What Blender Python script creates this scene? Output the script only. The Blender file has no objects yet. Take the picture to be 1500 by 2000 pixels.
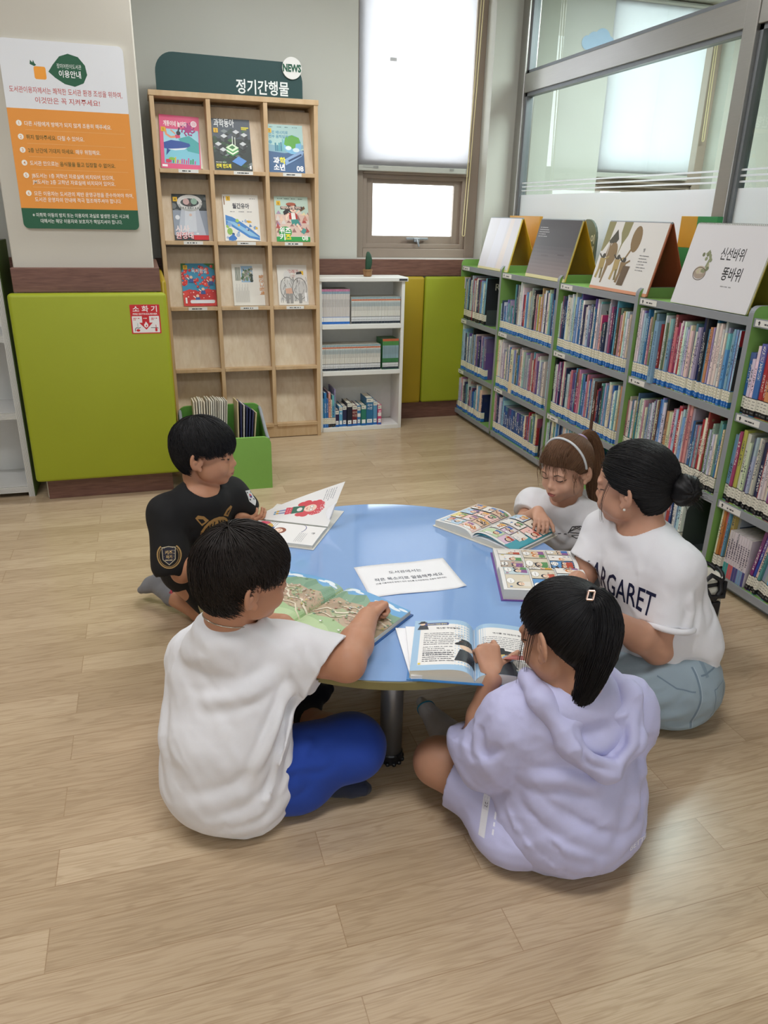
import bpy, bmesh, math, random
import numpy as np
from mathutils import Vector, Matrix
from mathutils.bvhtree import BVHTree
random.seed(7); rng = np.random.default_rng(7)
SC = bpy.context.scene
COL = SC.collection
PI = math.pi

# ---------------------------------------------------------------- camera
def make_camera():
    f, p, yaw, roll, H = 1462.63, math.radians(21.7817), math.radians(17.3798), math.radians(1.32566), 1.4
    cp, sp = math.cos(p), math.sin(p)
    fw = Vector((math.sin(yaw)*cp, math.cos(yaw)*cp, -sp)); r = Vector((math.cos(yaw), -math.sin(yaw), 0)); u = r.cross(fw)
    c, s = math.cos(roll), math.sin(roll)
    r2 = c*r + s*u; u2 = -s*r + c*u
    cam = bpy.data.cameras.new('camera'); o = bpy.data.objects.new('camera', cam); COL.objects.link(o)
    m = Matrix((r2, u2, -fw)).transposed().to_4x4(); m.translation = (0, 0, H); o.matrix_world = m
    cam.sensor_fit = 'VERTICAL'; cam.sensor_height = 36; cam.sensor_width = 27; cam.lens = f*36/2000
    cam.clip_start = .02; SC.camera = o
make_camera()

# ---------------------------------------------------------------- world, lights, exposure
SC.view_settings.view_transform = 'Standard'; SC.view_settings.look = 'None'
SC.view_settings.gamma = 1; SC.view_settings.use_curve_mapping = False
SC.view_settings.exposure = 0.12
SC.cycles.use_denoising = True
SC.cycles.max_bounces = 8; SC.cycles.transparent_max_bounces = 12
SC.cycles.sample_clamp_indirect = 8; SC.cycles.caustics_reflective = False; SC.cycles.caustics_refractive = False
W = bpy.data.worlds.new('sky'); SC.world = W; W.use_nodes = True
bg = W.node_tree.nodes['Background']; bg.inputs[0].default_value = (.90, .95, 1, 1); bg.inputs[1].default_value = 5.0
def area(name, loc, size, power, col=(1, .97, .92), rot=(0, 0, 0)):
    l = bpy.data.lights.new(name, 'AREA'); l.shape = 'RECTANGLE'; l.size, l.size_y = size; l.energy = power; l.color = col
    o = bpy.data.objects.new(name, l); COL.objects.link(o); o.location = loc; o.rotation_euler = rot
    return o
for x, y, pw in ((.9, 3.7, 26), (.3, .9, 26), (-1.3, 2.2, 26), (3.5, 3.6, 105)):  # all unseen: far pair inferred from floor glints, near pair added for top light
    area('ceiling_lamp', (x, y, 2.84), (1.2, .3), pw, (.98, .98, 1))

# ---------------------------------------------------------------- materials
def lin(h):
    if not isinstance(h, str): return tuple(h)[:3]
    h = h.lstrip('#'); v = [int(h[i:i+2], 16)/255 for i in (0, 2, 4)]
    return tuple(c/12.92 if c <= .04045 else ((c+.055)/1.055)**2.4 for c in v)
MATS = {}
def N(t, typ, **k):
    n = t.nodes.new(typ)
    for a, b in k.items(): setattr(n, a, b)
    return n
def mat(name, col='#888888', rough=.5, metal=0, noise=.05, nscale=30, bump=0, bscale=250, spec=.5, sheen=0, sss=0, stretch=None, coat=0):
    if name in MATS: return MATS[name]
    m = bpy.data.materials.new(name); m.use_nodes = True; t = m.node_tree; b = t.nodes['Principled BSDF']
    c = lin(col); b.inputs['Roughness'].default_value = rough; b.inputs['Metallic'].default_value = metal
    b.inputs['Specular IOR Level'].default_value = spec; b.inputs['Sheen Weight'].default_value = sheen
    b.inputs['Coat Weight'].default_value = coat
    if sss:
        b.inputs['Subsurface Weight'].default_value = sss; b.inputs['Subsurface Radius'].default_value = (.012, .005, .003)
    tc = N(t, 'ShaderNodeTexCoord'); mp = N(t, 'ShaderNodeMapping'); t.links.new(tc.outputs['Object'], mp.inputs[0])
    if stretch: mp.inputs['Scale'].default_value = stretch
    nz = N(t, 'ShaderNodeTexNoise'); nz.inputs['Scale'].default_value = nscale; nz.inputs['Detail'].default_value = 4
    t.links.new(mp.outputs[0], nz.inputs['Vector'])
    mx = N(t, 'ShaderNodeMix', data_type='RGBA')
    mx.inputs['A'].default_value = (*[x*(1-noise) for x in c], 1); mx.inputs['B'].default_value = (*[min(1, x*(1+noise)) for x in c], 1)
    t.links.new(nz.outputs['Fac'], mx.inputs['Factor']); t.links.new(mx.outputs['Result'], b.inputs['Base Color'])
    if bump:
        n2 = N(t, 'ShaderNodeTexNoise'); n2.inputs['Scale'].default_value = bscale; n2.inputs['Detail'].default_value = 3
        t.links.new(mp.outputs[0], n2.inputs['Vector'])
        bp = N(t, 'ShaderNodeBump'); bp.inputs['Strength'].default_value = bump; bp.inputs['Distance'].default_value = .002
        t.links.new(n2.outputs['Fac'], bp.inputs['Height']); t.links.new(bp.outputs[0], b.inputs['Normal'])
    MATS[name] = m; return m
def wood(name, c1, c2, scale=6, stretch=(1, 14, 14), rough=.45):
    if name in MATS: return MATS[name]
    m = mat(name, c1, rough=rough); t = m.node_tree; b = t.nodes['Principled BSDF']
    mp = [n for n in t.nodes if n.type == 'MAPPING'][0]; mp.inputs['Scale'].default_value = stretch
    nz = N(t, 'ShaderNodeTexNoise'); nz.inputs['Scale'].default_value = scale; nz.inputs['Detail'].default_value = 8; nz.inputs['Distortion'].default_value = .6
    t.links.new(mp.outputs[0], nz.inputs['Vector'])
    cr = N(t, 'ShaderNodeValToRGB'); cr.color_ramp.elements[0].position = .35; cr.color_ramp.elements[1].position = .68
    cr.color_ramp.elements[0].color = (*lin(c2), 1); cr.color_ramp.elements[1].color = (*lin(c1), 1)
    t.links.new(nz.outputs['Fac'], cr.inputs[0]); t.links.new(cr.outputs[0], b.inputs['Base Color'])
    return m
def print_mat(name='print', rough=.45, spec=.4):
    if name in MATS: return MATS[name]
    m = mat(name, '#ffffff', rough=rough, spec=spec); t = m.node_tree; b = t.nodes['Principled BSDF']
    at = N(t, 'ShaderNodeAttribute'); at.attribute_name = 'Col'
    mx = N(t, 'ShaderNodeMix', data_type='RGBA', blend_type='MULTIPLY'); mx.inputs['Factor'].default_value = .25
    nz = [n for n in t.nodes if n.type == 'TEX_NOISE'][0]
    t.links.new(at.outputs['Color'], mx.inputs['A']); t.links.new(nz.outputs['Fac'], mx.inputs['B'])
    t.links.new(at.outputs['Color'], b.inputs['Base Color'])
    MATS[name] = m; return m

# ---------------------------------------------------------------- objects
def link(o, parent=None):
    COL.objects.link(o)
    if parent is not None:
        o.parent = parent; o.matrix_parent_inverse = parent.matrix_basis.inverted()
    return o
def tag(o, label, cat, group=None):
    o['label'] = label; o['category'] = cat
    if group: o['group'] = group
    return o
def thing(name, label, cat, loc=(0, 0, 0), rz=0, group=None):
    o = bpy.data.objects.new(name, None); o.location = loc; o.rotation_euler = (0, 0, rz); o.empty_display_size = .05
    COL.objects.link(o); o.matrix_basis = Matrix.Translation(loc) @ Matrix.Rotation(rz, 4, 'Z')
    return tag(o, label, cat, group)
def struct(o): o['kind'] = 'structure'; return o
def meshobj(name, V, F, mats, parent=None, smooth=False, mi=None, cols=None):
    me = bpy.data.meshes.new(name)
    V = np.asarray(V, np.float32)
    if isinstance(F, np.ndarray):
        me.vertices.add(len(V)); me.vertices.foreach_set('co', V.ravel())
        k = F.shape[1]; me.loops.add(F.size); me.loops.foreach_set('vertex_index', F.astype(np.int32).ravel())
        me.polygons.add(len(F)); me.polygons.foreach_set('loop_start', np.arange(0, F.size, k, dtype=np.int32))
        me.update(calc_edges=True)
    else:
        me.from_pydata([tuple(map(float, v)) for v in V], [], [tuple(map(int, f)) for f in F])
    for m in (mats if isinstance(mats, (list, tuple)) else [mats]): me.materials.append(m)
    if mi is not None: me.polygons.foreach_set('material_index', np.asarray(mi, np.int32))
    if smooth: me.polygons.foreach_set('use_smooth', np.ones(len(me.polygons), bool))
    if cols is not None:                                  # one colour per face
        ca = me.color_attributes.new('Col', 'FLOAT_COLOR', 'CORNER'); buf = []
        for p in me.polygons: buf += [*cols[p.index], 1.]*p.loop_total
        ca.data.foreach_set('color', np.asarray(buf, np.float32))
    me.update()
    return link(bpy.data.objects.new(name, me), parent)
def rrect(x0, y0, x1, y1, r=.01, n=5, corners=(1, 1, 1, 1)):
    out = []
    for k, (cx, cy, a) in enumerate(((x1-r, y1-r, 0), (x0+r, y1-r, 90), (x0+r, y0+r, 180), (x1-r, y0+r, 270))):
        if not corners[k]:
            out.append(((x1, y1), (x0, y1), (x0, y0), (x1, y0))[k]); continue
        for i in range(n+1):
            t = math.radians(a+90*i/n); out.append((cx+r*math.cos(t), cy+r*math.sin(t)))
    return out
def circ(cx, cy, rx, ry=None, n=20, rot=0):
    ry = rx if ry is None else ry; c, s = math.cos(rot), math.sin(rot); o = []
    for i in range(n):
        a = 2*PI*i/n; x, y = rx*math.cos(a), ry*math.sin(a); o.append((cx+x*c-y*s, cy+x*s+y*c))
    return o
def tubeframes(P):
    P = [Vector(p) for p in P]; T = []
    for i in range(len(P)):
        T.append((P[min(i+1, len(P)-1)]-P[max(i-1, 0)]).normalized())
    n = T[0].orthogonal().normalized(); out = []
    for i, t in enumerate(T):
        n = (n - t*n.dot(t))
        n = n.normalized() if n.length > 1e-6 else t.orthogonal().normalized()
        out.append((P[i], n, t.cross(n)))
    return out
class MB:
    def __init__(s): s.V = []; s.F = []; s.M = []
    def add(s, V, F, m=0):
        k = len(s.V); s.V += [tuple(v) for v in V]; s.F += [tuple(i+k for i in f) for f in F]; s.M += [m]*len(F); return s
    def box(s, x0, x1, y0, y1, z0, z1, bev=0, seg=2, m=0, rot=None, piv=None):
        bm = bmesh.new(); bmesh.ops.create_cube(bm, size=1)
        for v in bm.verts: v.co = Vector(((v.co.x+.5)*(x1-x0)+x0, (v.co.y+.5)*(y1-y0)+y0, (v.co.z+.5)*(z1-z0)+z0))
        if bev: bmesh.ops.bevel(bm, geom=list(bm.edges), offset=bev, segments=seg, profile=.5, affect='EDGES')
        if rot is not None:
            pv = Vector(piv); 
            for v in bm.verts: v.co = rot @ (v.co-pv) + pv
        bm.verts.index_update(); s.add([v.co[:] for v in bm.verts], [[v.index for v in f.verts] for f in bm.faces], m); bm.free(); return s
    def prism(s, out, ax, a, b, m=0, side=None):
        """outline in the plane normal to ax ('x': (y,z), 'y': (x,z), 'z': (x,y))"""
        f = {'x': lambda u, v, w: (w, u, v), 'y': lambda u, v, w: (u, w, v), 'z': lambda u, v, w: (u, v, w)}[ax]
        n = len(out); V = [f(u, v, a) for u, v in out]+[f(u, v, b) for u, v in out]
        s.add(V, [list(range(n))[::-1], list(range(n, 2*n))], m)
        k = len(s.V)-2*n; s.F += [(k+i, k+(i+1) % n, k+n+(i+1) % n, k+n+i) for i in range(n)]; s.M += [m if side is None else side]*n
        return s
    def tube(s, P, r, n=8, m=0, cap=True):
        fr = tubeframes(P); R = r if hasattr(r, '__len__') else [r]*len(P); V = []; F = []
        for (p, a, b), q in zip(fr, R):
            for i in range(n):
                t = 2*PI*i/n; V.append(p+(a*math.cos(t)+b*math.sin(t))*q)
        for j in range(len(P)-1):
            for i in range(n): F.append((j*n+i, j*n+(i+1) % n, (j+1)*n+(i+1) % n, (j+1)*n+i))
        if cap: F += [list(range(n))[::-1], list(range((len(P)-1)*n, len(P)*n))]
        return s.add(V, F, m)
    def lathe(s, prof, c=(0, 0, 0), n=32, m=0):
        V = []; F = []
        for r, z in prof:
            for i in range(n):
                t = 2*PI*i/n; V.append((c[0]+r*math.cos(t), c[1]+r*math.sin(t), c[2]+z))
        for j in range(len(prof)-1):
            for i in range(n): F.append((j*n+i, j*n+(i+1) % n, (j+1)*n+(i+1) % n, (j+1)*n+i))
        F += [list(range(n))[::-1], list(range((len(prof)-1)*n, len(prof)*n))]
        return s.add(V, F, m)
    def grid(s, fn, nu, nv, m=0):
        V = [fn(i/nu, j/nv) for j in range(nv+1) for i in range(nu+1)]
        F = [(j*(nu+1)+i, j*(nu+1)+i+1, (j+1)*(nu+1)+i+1, (j+1)*(nu+1)+i) for j in range(nv) for i in range(nu)]
        return s.add(V, F, m)
    def sheet(s, fn, nu, nv, th, m=0):
        """closed sheet of thickness th following fn(u,v,h)"""
        k = (nu+1)*(nv+1); V = [fn(i/nu, j/nv, h) for h in (0, th) for j in range(nv+1) for i in range(nu+1)]
        q = lambda i, j, l: l*k+j*(nu+1)+i; F = []
        for j in range(nv):
            for i in range(nu):
                F.append((q(i, j, 1), q(i+1, j, 1), q(i+1, j+1, 1), q(i, j+1, 1))); F.append((q(i, j, 0), q(i, j+1, 0), q(i+1, j+1, 0), q(i+1, j, 0)))
        for i in range(nu): F += [(q(i, 0, 0), q(i+1, 0, 0), q(i+1, 0, 1), q(i, 0, 1)), (q(i, nv, 1), q(i+1, nv, 1), q(i+1, nv, 0), q(i, nv, 0))]
        for j in range(nv): F += [(q(0, j, 1), q(0, j+1, 1), q(0, j+1, 0), q(0, j, 0)), (q(nu, j, 0), q(nu, j+1, 0), q(nu, j+1, 1), q(nu, j, 1))]
        return s.add(V, F, m)
    def build(s, name, mats, parent=None, smooth=False):
        return meshobj(name, s.V, s.F, mats, parent, smooth, s.M)
def box(name, x0, x1, y0, y1, z0, z1, m, parent=None, bev=.002, seg=2):
    return MB().box(x0, x1, y0, y1, z0, z1, bev, seg).build(name, m, parent)

# ---------------------------------------------------------------- flat printing: coloured shapes and lettering laid on a surface
TXT = {}
def text_mesh(s, bold=0):
    k = (s, bold)
    if k not in TXT:
        cu = bpy.data.curves.new('t', 'FONT'); cu.body = s; cu.size = 1; cu.offset = bold; cu.resolution_u = 2
        o = bpy.data.objects.new('t', cu); COL.objects.link(o)
        me = bpy.data.meshes.new_from_object(o)
        V = np.array([v.co[:2] for v in me.vertices]) if len(me.vertices) else np.zeros((0, 2)); F = [tuple(p.vertices) for p in me.polygons]
        bpy.data.objects.remove(o); bpy.data.curves.remove(cu); bpy.data.meshes.remove(me); TXT[k] = (V, F)
    return TXT[k]
class Print:
    def __init__(s, step=3e-5): s.V = []; s.F = []; s.C = []; s.h = step; s.step = step; s.clip = None
    def raw(s, V, F, col):
        k = len(s.V); c = lin(col)
        if s.clip: V = [(min(s.clip[0], max(0, x)), min(s.clip[1], max(0, y))) for x, y in V]
        s.V += [(x, y, s.h) for x, y in V]; s.F += [tuple(i+k for i in f) for f in F]; s.C += [c]*len(F); s.h += s.step; return s
    def poly(s, pts, col): return s.raw(pts, [tuple(range(len(pts)))], col)
    def rect(s, x0, y0, x1, y1, col): return s.poly([(x0, y0), (x1, y0), (x1, y1), (x0, y1)], col)
    def rr(s, x0, y0, x1, y1, r, col): return s.poly(rrect(x0, y0, x1, y1, r), col)
    def circle(s, x, y, r, col, ry=None, rot=0, n=18): return s.poly(circ(x, y, r, ry, n, rot), col)
    def strip(s, pts, w, col, taper=False):
        L = []; R = []; n = len(pts)
        for i in range(n):
            a = pts[max(i-1, 0)]; b = pts[min(i+1, n-1)]; dx, dy = b[0]-a[0], b[1]-a[1]; l = math.hypot(dx, dy) or 1
            q = w/2*((1-.8*i/(n-1)) if taper else 1); L.append((pts[i][0]-dy/l*q, pts[i][1]+dx/l*q)); R.append((pts[i][0]+dy/l*q, pts[i][1]-dx/l*q))
        return s.raw(L+R, [(i, i+1, n+i+1, n+i) for i in range(n-1)], col)
    def ring(s, x, y, r, w, col, ry=None, n=24, a0=0, a1=360, rot=0):
        ry = r if ry is None else ry; pts = []
        for i in range(n+1):
            a = math.radians(a0+(a1-a0)*i/n); px, py = r*math.cos(a), ry*math.sin(a); pts.append((x+px*math.cos(rot)-py*math.sin(rot), y+px*math.sin(rot)+py*math.cos(rot)))
        return s.strip(pts, w, col)
    def text(s, t, x, y, size, col, anchor='l', bold=0, rot=0, sx=1, width=None):
        V, F = text_mesh(t, bold)
        if not len(V): return s
        x0, x1 = V[:, 0].min(), V[:, 0].max(); w = x1-x0
        if width: sx = width/(w*size)
        P = V.copy(); P[:, 0] -= {'l': x0, 'c': (x0+x1)/2, 'r': x1}[anchor]; P = P*size; P[:, 0] *= sx
        c, q = math.cos(rot), math.sin(rot)
        return s.raw([(x+a*c-b*q, y+a*q+b*c) for a, b in P], F, col)
    def squig(s, x, y, w, h, col, n=None, seed=0):
        """a line of dashes, as small print looks from afar"""
        r = random.Random(seed); V = []; F = []; t = 0
        while t < w:
            d = r.uniform(.5, 2.4)*h; 
            if t+d > w: break
            k = len(V); V += [(x+t, y), (x+t+d, y), (x+t+d, y+h*.62), (x+t, y+h*.62)]; F.append((k, k+1, k+2, k+3)); t += d+h*r.choice((.25, .3, .8))
        return s.raw(V, F, col) if F else s
    def build(s, name, fn, parent=None, m=None, sub=None):
        V, F, C = s.V, s.F, s.C
        if sub:
            bm = bmesh.new(); vs = [bm.verts.new(v) for v in V]; lay = bm.faces.layers.int.new('c')
            for i, f in enumerate(F):
                try: g = bm.faces.new([vs[j] for j in f]); g[lay] = i
                except ValueError: pass
            bmesh.ops.triangulate(bm, faces=list(bm.faces))
            for _ in range(6):
                es = [e for e in bm.edges if e.calc_length() > sub]
                if not es: break
                bmesh.ops.subdivide_edges(bm, edges=es, cuts=1); bmesh.ops.triangulate(bm, faces=[f for f in bm.faces if len(f.verts) > 3])
            bm.verts.index_update(); V = [v.co[:] for v in bm.verts]; F = [[v.index for v in f.verts] for f in bm.faces]; C = [C[f[lay]] for f in bm.faces]; bm.free()
        return meshobj(name, [fn(*v) for v in V], F, m or print_mat(), parent, False, None, C)
def plane_map(o, ux, uy):
    """x,y,h on a plane with origin o and unit axes"""
    o, ux, uy = Vector(o), Vector(ux).normalized(), Vector(uy).normalized(); n = ux.cross(uy)
    return lambda x, y, h: o+ux*x+uy*y+n*(h+.0002)
# ================================================================ the room
YW = 5.12                                   # face of the back wall
def floor_mat():
    m = bpy.data.materials.new('laminate'); m.use_nodes = True; t = m.node_tree; b = t.nodes['Principled BSDF']; L = t.links.new
    tc = N(t, 'ShaderNodeTexCoord'); mp = N(t, 'ShaderNodeMapping'); L(tc.outputs['Object'], mp.inputs[0]); mp.inputs['Location'].default_value = (.31, .01, 0)
    br = N(t, 'ShaderNodeTexBrick'); br.offset = .37; br.offset_frequency = 2; br.squash = 1
    for k, v in (('Scale', 1), ('Mortar Size', .0011), ('Mortar Smooth', .1), ('Bias', 0), ('Brick Width', .93), ('Row Height', .107)): br.inputs[k].default_value = v
    br.inputs['Color1'].default_value = (0, 0, 0, 1); br.inputs['Color2'].default_value = (1, 1, 1, 1); br.inputs['Mortar'].default_value = (.5, .5, .5, 1)
    L(mp.outputs[0], br.inputs['Vector'])
    # grain: every board gets its own offset
    sep = N(t, 'ShaderNodeSeparateColor'); L(br.outputs['Color'], sep.inputs[0])
    cmb = N(t, 'ShaderNodeCombineXYZ'); mul = N(t, 'ShaderNodeMath', operation='MULTIPLY'); mul.inputs[1].default_value = 37; L(sep.outputs[0], mul.inputs[0]); L(mul.outputs[0], cmb.inputs['Z']); L(mul.outputs[0], cmb.inputs['X'])
    add = N(t, 'ShaderNodeVectorMath', operation='ADD'); L(mp.outputs[0], add.inputs[0]); L(cmb.outputs[0], add.inputs[1])
    m2 = N(t, 'ShaderNodeMapping'); m2.inputs['Scale'].default_value = (1.1, 11, 1); L(add.outputs[0], m2.inputs[0])
    n1 = N(t, 'ShaderNodeTexNoise'); n1.inputs['Scale'].default_value = 2.2; n1.inputs['Detail'].default_value = 3; n1.inputs['Distortion'].default_value = .4; L(m2.outputs[0], n1.inputs['Vector'])
    rings = N(t, 'ShaderNodeMath', operation='MULTIPLY'); rings.inputs[1].default_value = 46; L(n1.outputs['Fac'], rings.inputs[0])
    sn = N(t, 'ShaderNodeMath', operation='SINE'); L(rings.outputs[0], sn.inputs[0])
    m3 = N(t, 'ShaderNodeMapping'); m3.inputs['Scale'].default_value = (3, 120, 1); L(add.outputs[0], m3.inputs[0])
    n2 = N(t, 'ShaderNodeTexNoise'); n2.inputs['Scale'].default_value = 3; n2.inputs['Detail'].default_value = 6; L(m3.outputs[0], n2.inputs['Vector'])
    r1 = N(t, 'ShaderNodeValToRGB'); e = r1.color_ramp.elements
    e[0].position = 0; e[0].color = (*lin('#baa385'), 1); e[1].position = 1; e[1].color = (*lin('#ccb698'), 1); x = r1.color_ramp.elements.new(.45); x.color = (*lin('#c3ac8e'), 1)
    L(sep.outputs[0], r1.inputs[0])
    dk = N(t, 'ShaderNodeMix', data_type='RGBA', blend_type='MULTIPLY'); L(r1.outputs[0], dk.inputs['A'])
    r2 = N(t, 'ShaderNodeValToRGB'); f = r2.color_ramp.elements; f[0].position = .0; f[0].color = (.74, .70, .66, 1); f[1].position = .42; f[1].color = (1, 1, 1, 1)
    hf = N(t, 'ShaderNodeMath', operation='MULTIPLY_ADD'); hf.inputs[1].default_value = .5; hf.inputs[2].default_value = .5; L(sn.outputs[0], hf.inputs[0]); L(hf.outputs[0], r2.inputs[0])
    L(r2.outputs[0], dk.inputs['B']); dk.inputs['Factor'].default_value = .42
    d2 = N(t, 'ShaderNodeMix', data_type='RGBA', blend_type='MULTIPLY'); L(dk.outputs['Result'], d2.inputs['A']); d2.inputs['Factor'].default_value = .7
    r3 = N(t, 'ShaderNodeValToRGB'); g = r3.color_ramp.elements; g[0].position = .3; g[0].color = (.76, .71, .65, 1); g[1].position = .55; g[1].color = (1, 1, 1, 1); L(n2.outputs['Fac'], r3.inputs[0]); L(r3.outputs[0], d2.inputs['B'])
    d3 = N(t, 'ShaderNodeMix', data_type='RGBA', blend_type='MULTIPLY'); L(d2.outputs['Result'], d3.inputs['A']); d3.inputs['B'].default_value = (.74, .68, .62, 1); L(br.outputs['Fac'], d3.inputs['Factor'])
    L(d3.outputs['Result'], b.inputs['Base Color']); b.inputs['Roughness'].default_value = .25; b.inputs['Specular IOR Level'].default_value = .45
    return m
M_wall = mat('wall_paint', '#c4c5bd', rough=.8, noise=.03, nscale=3, bump=.08, bscale=400)
M_pillar = mat('pillar_paint', '#c8c4b8', rough=.8, noise=.03, nscale=4, bump=.08, bscale=400)
M_brown = wood('brown_trim', '#7a5648', '#634238', scale=5, stretch=(2, 10, 26), rough=.5)
M_lime = mat('lime_leatherette', '#99a41e', rough=.55, noise=.04, nscale=6, bump=.15, bscale=500)
M_olive = mat('olive_leatherette', '#a98f17', rough=.55, noise=.04, nscale=6, bump=.15, bscale=500)
M_frame = mat('window_frame', '#97887b', rough=.45, noise=.03)
M_steel = mat('brushed_steel', '#b4b2ae', rough=.32, metal=.85, noise=.06, nscale=8, stretch=(1, 1, 40))
M_white = mat('white_board', '#e2e2de', rough=.5, noise=.02)
M_beech = wood('beech', '#cbaf8a', '#bf9f78', scale=4, stretch=(6, 6, 1.2), rough=.5)
M_beechl = wood('beech_panel', '#d3c3ab', '#c8b498', scale=5, stretch=(8, 8, 1.5), rough=.55)
M_green = mat('green_board', '#7ba556', rough=.5, noise=.04, nscale=12)
M_grey = mat('grey_edging', '#8f949a', rough=.45, noise=.04)
M_blackp = mat('black_plastic', '#15161a', rough=.4)
M_darkgreen = mat('dark_green_board', '#1d4141', rough=.6, noise=.05, nscale=60)

F = meshobj('floor', [(-5, -4, 0), (7, -4, 0), (7, 7, 0), (-5, 7, 0)], [(0, 1, 2, 3)], floor_mat()); struct(F)
struct(box('ceiling', -5, 7, -4, 7, 2.9, 3.0, mat('ceiling_white', '#e9e8e4', rough=.9), bev=0))
# back wall with two window openings
b = MB(); Y0, Y1 = YW, 5.42
for x0, x1, z0, z1 in ((-5, 1.37, 0, 2.9), (1.37, 2.272, 0, 1.11), (1.37, 2.272, 2.8, 2.9), (2.272, 3.12, 0, 2.9), (3.12, 4.1, 0, 1.11), (3.12, 4.1, 2.8, 2.9), (4.1, 7, 0, 2.9)):
    b.box(x0, x1, Y0, Y1, z0, z1)
struct(b.build('wall_back', M_wall))
rw = MB()
for x0, x1, z0, z1 in ((-5, 7, 0, 1.0), (-5, 7, 1.9, 2.9), (-5, -3.4, 1.0, 1.9), (-1.2, -.6, 1.0, 1.9), (1.6, 2.2, 1.0, 1.9), (4.4, 7, 1.0, 1.9)): rw.box(x0, x1, -4.1, -4, z0, z1)
struct(rw.build('wall_rear', M_wall)); struct(box('wall_left', -5.1, -5, -4, 7, 0, 2.9, M_wall, bev=0)); struct(box('wall_right', 7, 7.1, -4, 7, 0, 2.9, M_wall, bev=0))
b = MB(); b.box(-.575, .045, 3.94, YW, 0, 2.9, .006);
struct(b.build('wall_pillar', M_pillar))
b = MB(); b.box(-.585, .068, 3.91, 4.6, 1.022, 1.131, .003); struct(b.build('trim_1', M_brown))
struct(box('trim_2', .07, 3.0, 5.095, YW, 1.0, 1.108, M_brown))
struct(box('trim_3', -4, -.6, 5.095, YW, 1.0, 1.108, M_brown))
struct(box('baseboard_pillar', -.568, .047, 3.925, 4.6, 0, .105, M_brown)); struct(box('baseboard_back', .07, 2.45, 5.08, YW, 0, .12, M_brown))

def cushion(name, label, x0, x1, y0, y1, z0, z1, m):
    o = box(name, x0, x1, y0, y1, z0, z1, m, bev=.018, seg=4)
    for p in o.data.polygons: p.use_smooth = True
    return tag(o, label, 'wall cushion')
cushion('wall_cushion', 'large square lime green padded wall cushion on the pillar below the rules board', -.612, .088, 3.872, 3.925, .108, 1.02, M_lime)
cushion('wall_cushion', 'narrow olive yellow wall cushion edge behind the pillar, beside the magazine rack', .064, .1, 4.12, 5.05, .11, 1.06, M_olive)
cushion('wall_cushion', 'olive yellow wall cushion between the white bookcase and the lime cushion', 1.25, 1.838, 5.05, 5.095, .12, .998, M_olive)
cushion('wall_cushion', 'lime green wall cushion in the corner beside the first green bookcase', 1.842, 2.44, 5.05, 5.095, .12, .998, M_lime)

# ---- window 1: frame, lower sash with handle, roller blind
def window(n, x0, x1, y, zs, zt, sash=True):
    zm = 1.64
    f = MB()
    f.box(x0, x0+.075, y, y+.09, zs, zt, .004); f.box(x1-.075, x1, y, y+.09, zs, zt, .004); f.box(x0+.075, x1-.075, y, y+.09, zs, zs+.06, .004)
    f.box(x0+.075, x1-.075, y-.01, y+.09, zm, zm+.09, .004); f.box(x0+.075, x1-.075, y, y+.09, zt-.07, zt, .004)
    W1 = struct(f.build(f'window_{n}', M_frame))
    s = MB(); a0, a1, c0, c1 = x0+.075, x1-.075, zs+.06, zm
    for i, d in enumerate((.0, .028)):
        q = .012+.05*i; 
        s.box(a0, a0+q+.02, y+.02+d, y+.08, c0, c1, .003); s.box(a1-q-.02, a1, y+.02+d, y+.08, c0, c1, .003)
        s.box(a0, a1, y+.021+d, y+.08, c0, c0+q+.02, .003); s.box(a0, a1, y+.021+d, y+.08, c1-q*.6-.02, c1, .003)
    s.build('window_sash', M_frame, W1)
    g = MB().box(a0+.07, a1-.07, y+.06, y+.066, c0+.07, c1-.05).box(x0+.075, x1-.075, y+.06, y+.066, zm+.09, zt-.07)
    g.build('window_glass', glass_mat('window_glass', (.99, 1, .99)), W1)
    h = MB(); xm = (x0+x1)/2+.02; h.box(xm-.075, xm+.085, y+.015, y+.03, c0+.058, c0+.073, .004); h.box(xm-.02, xm+.02, y+.005, y+.03, c0+.043, c0+.07, .004); h.tube([(xm, y+.008, c0+.06), (xm+.004, y, c0+.045), (xm+.012, y-.004, c0+.015)], [.009, .008, .006])
    h.build('window_handle', mat('handle_grey', '#9aa0a6', rough=.3, metal=.4), W1)
    return W1
def glass_mat(name, tint, refl=1.45):
    if name in MATS: return MATS[name]
    m = bpy.data.materials.new(name); m.use_nodes = True; t = m.node_tree; t.nodes.remove(t.nodes['Principled BSDF'])
    a = N(t, 'ShaderNodeBsdfTransparent'); a.inputs[0].default_value = (*tint, 1); g = N(t, 'ShaderNodeBsdfGlossy'); g.inputs['Roughness'].default_value = .01; g.inputs[0].default_value = (.9, .95, .93, 1)
    fr = N(t, 'ShaderNodeFresnel'); fr.inputs[0].default_value = refl; mx = N(t, 'ShaderNodeMixShader')
    ge = N(t, 'ShaderNodeNewGeometry'); mm = N(t, 'ShaderNodeMath', operation='MULTIPLY'); iv = N(t, 'ShaderNodeMath', operation='SUBTRACT'); iv.inputs[0].default_value = 1
    t.links.new(ge.outputs['Backfacing'], iv.inputs[1]); t.links.new(iv.outputs[0], mm.inputs[0]); t.links.new(fr.outputs[0], mm.inputs[1]); t.links.new(mm.outputs[0], mx.inputs[0]); t.links.new(a.outputs[0], mx.inputs[1]); t.links.new(g.outputs[0], mx.inputs[2]); t.links.new(mx.outputs[0], t.nodes['Material Output'].inputs[0])
    MATS[name] = m; return m
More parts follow.
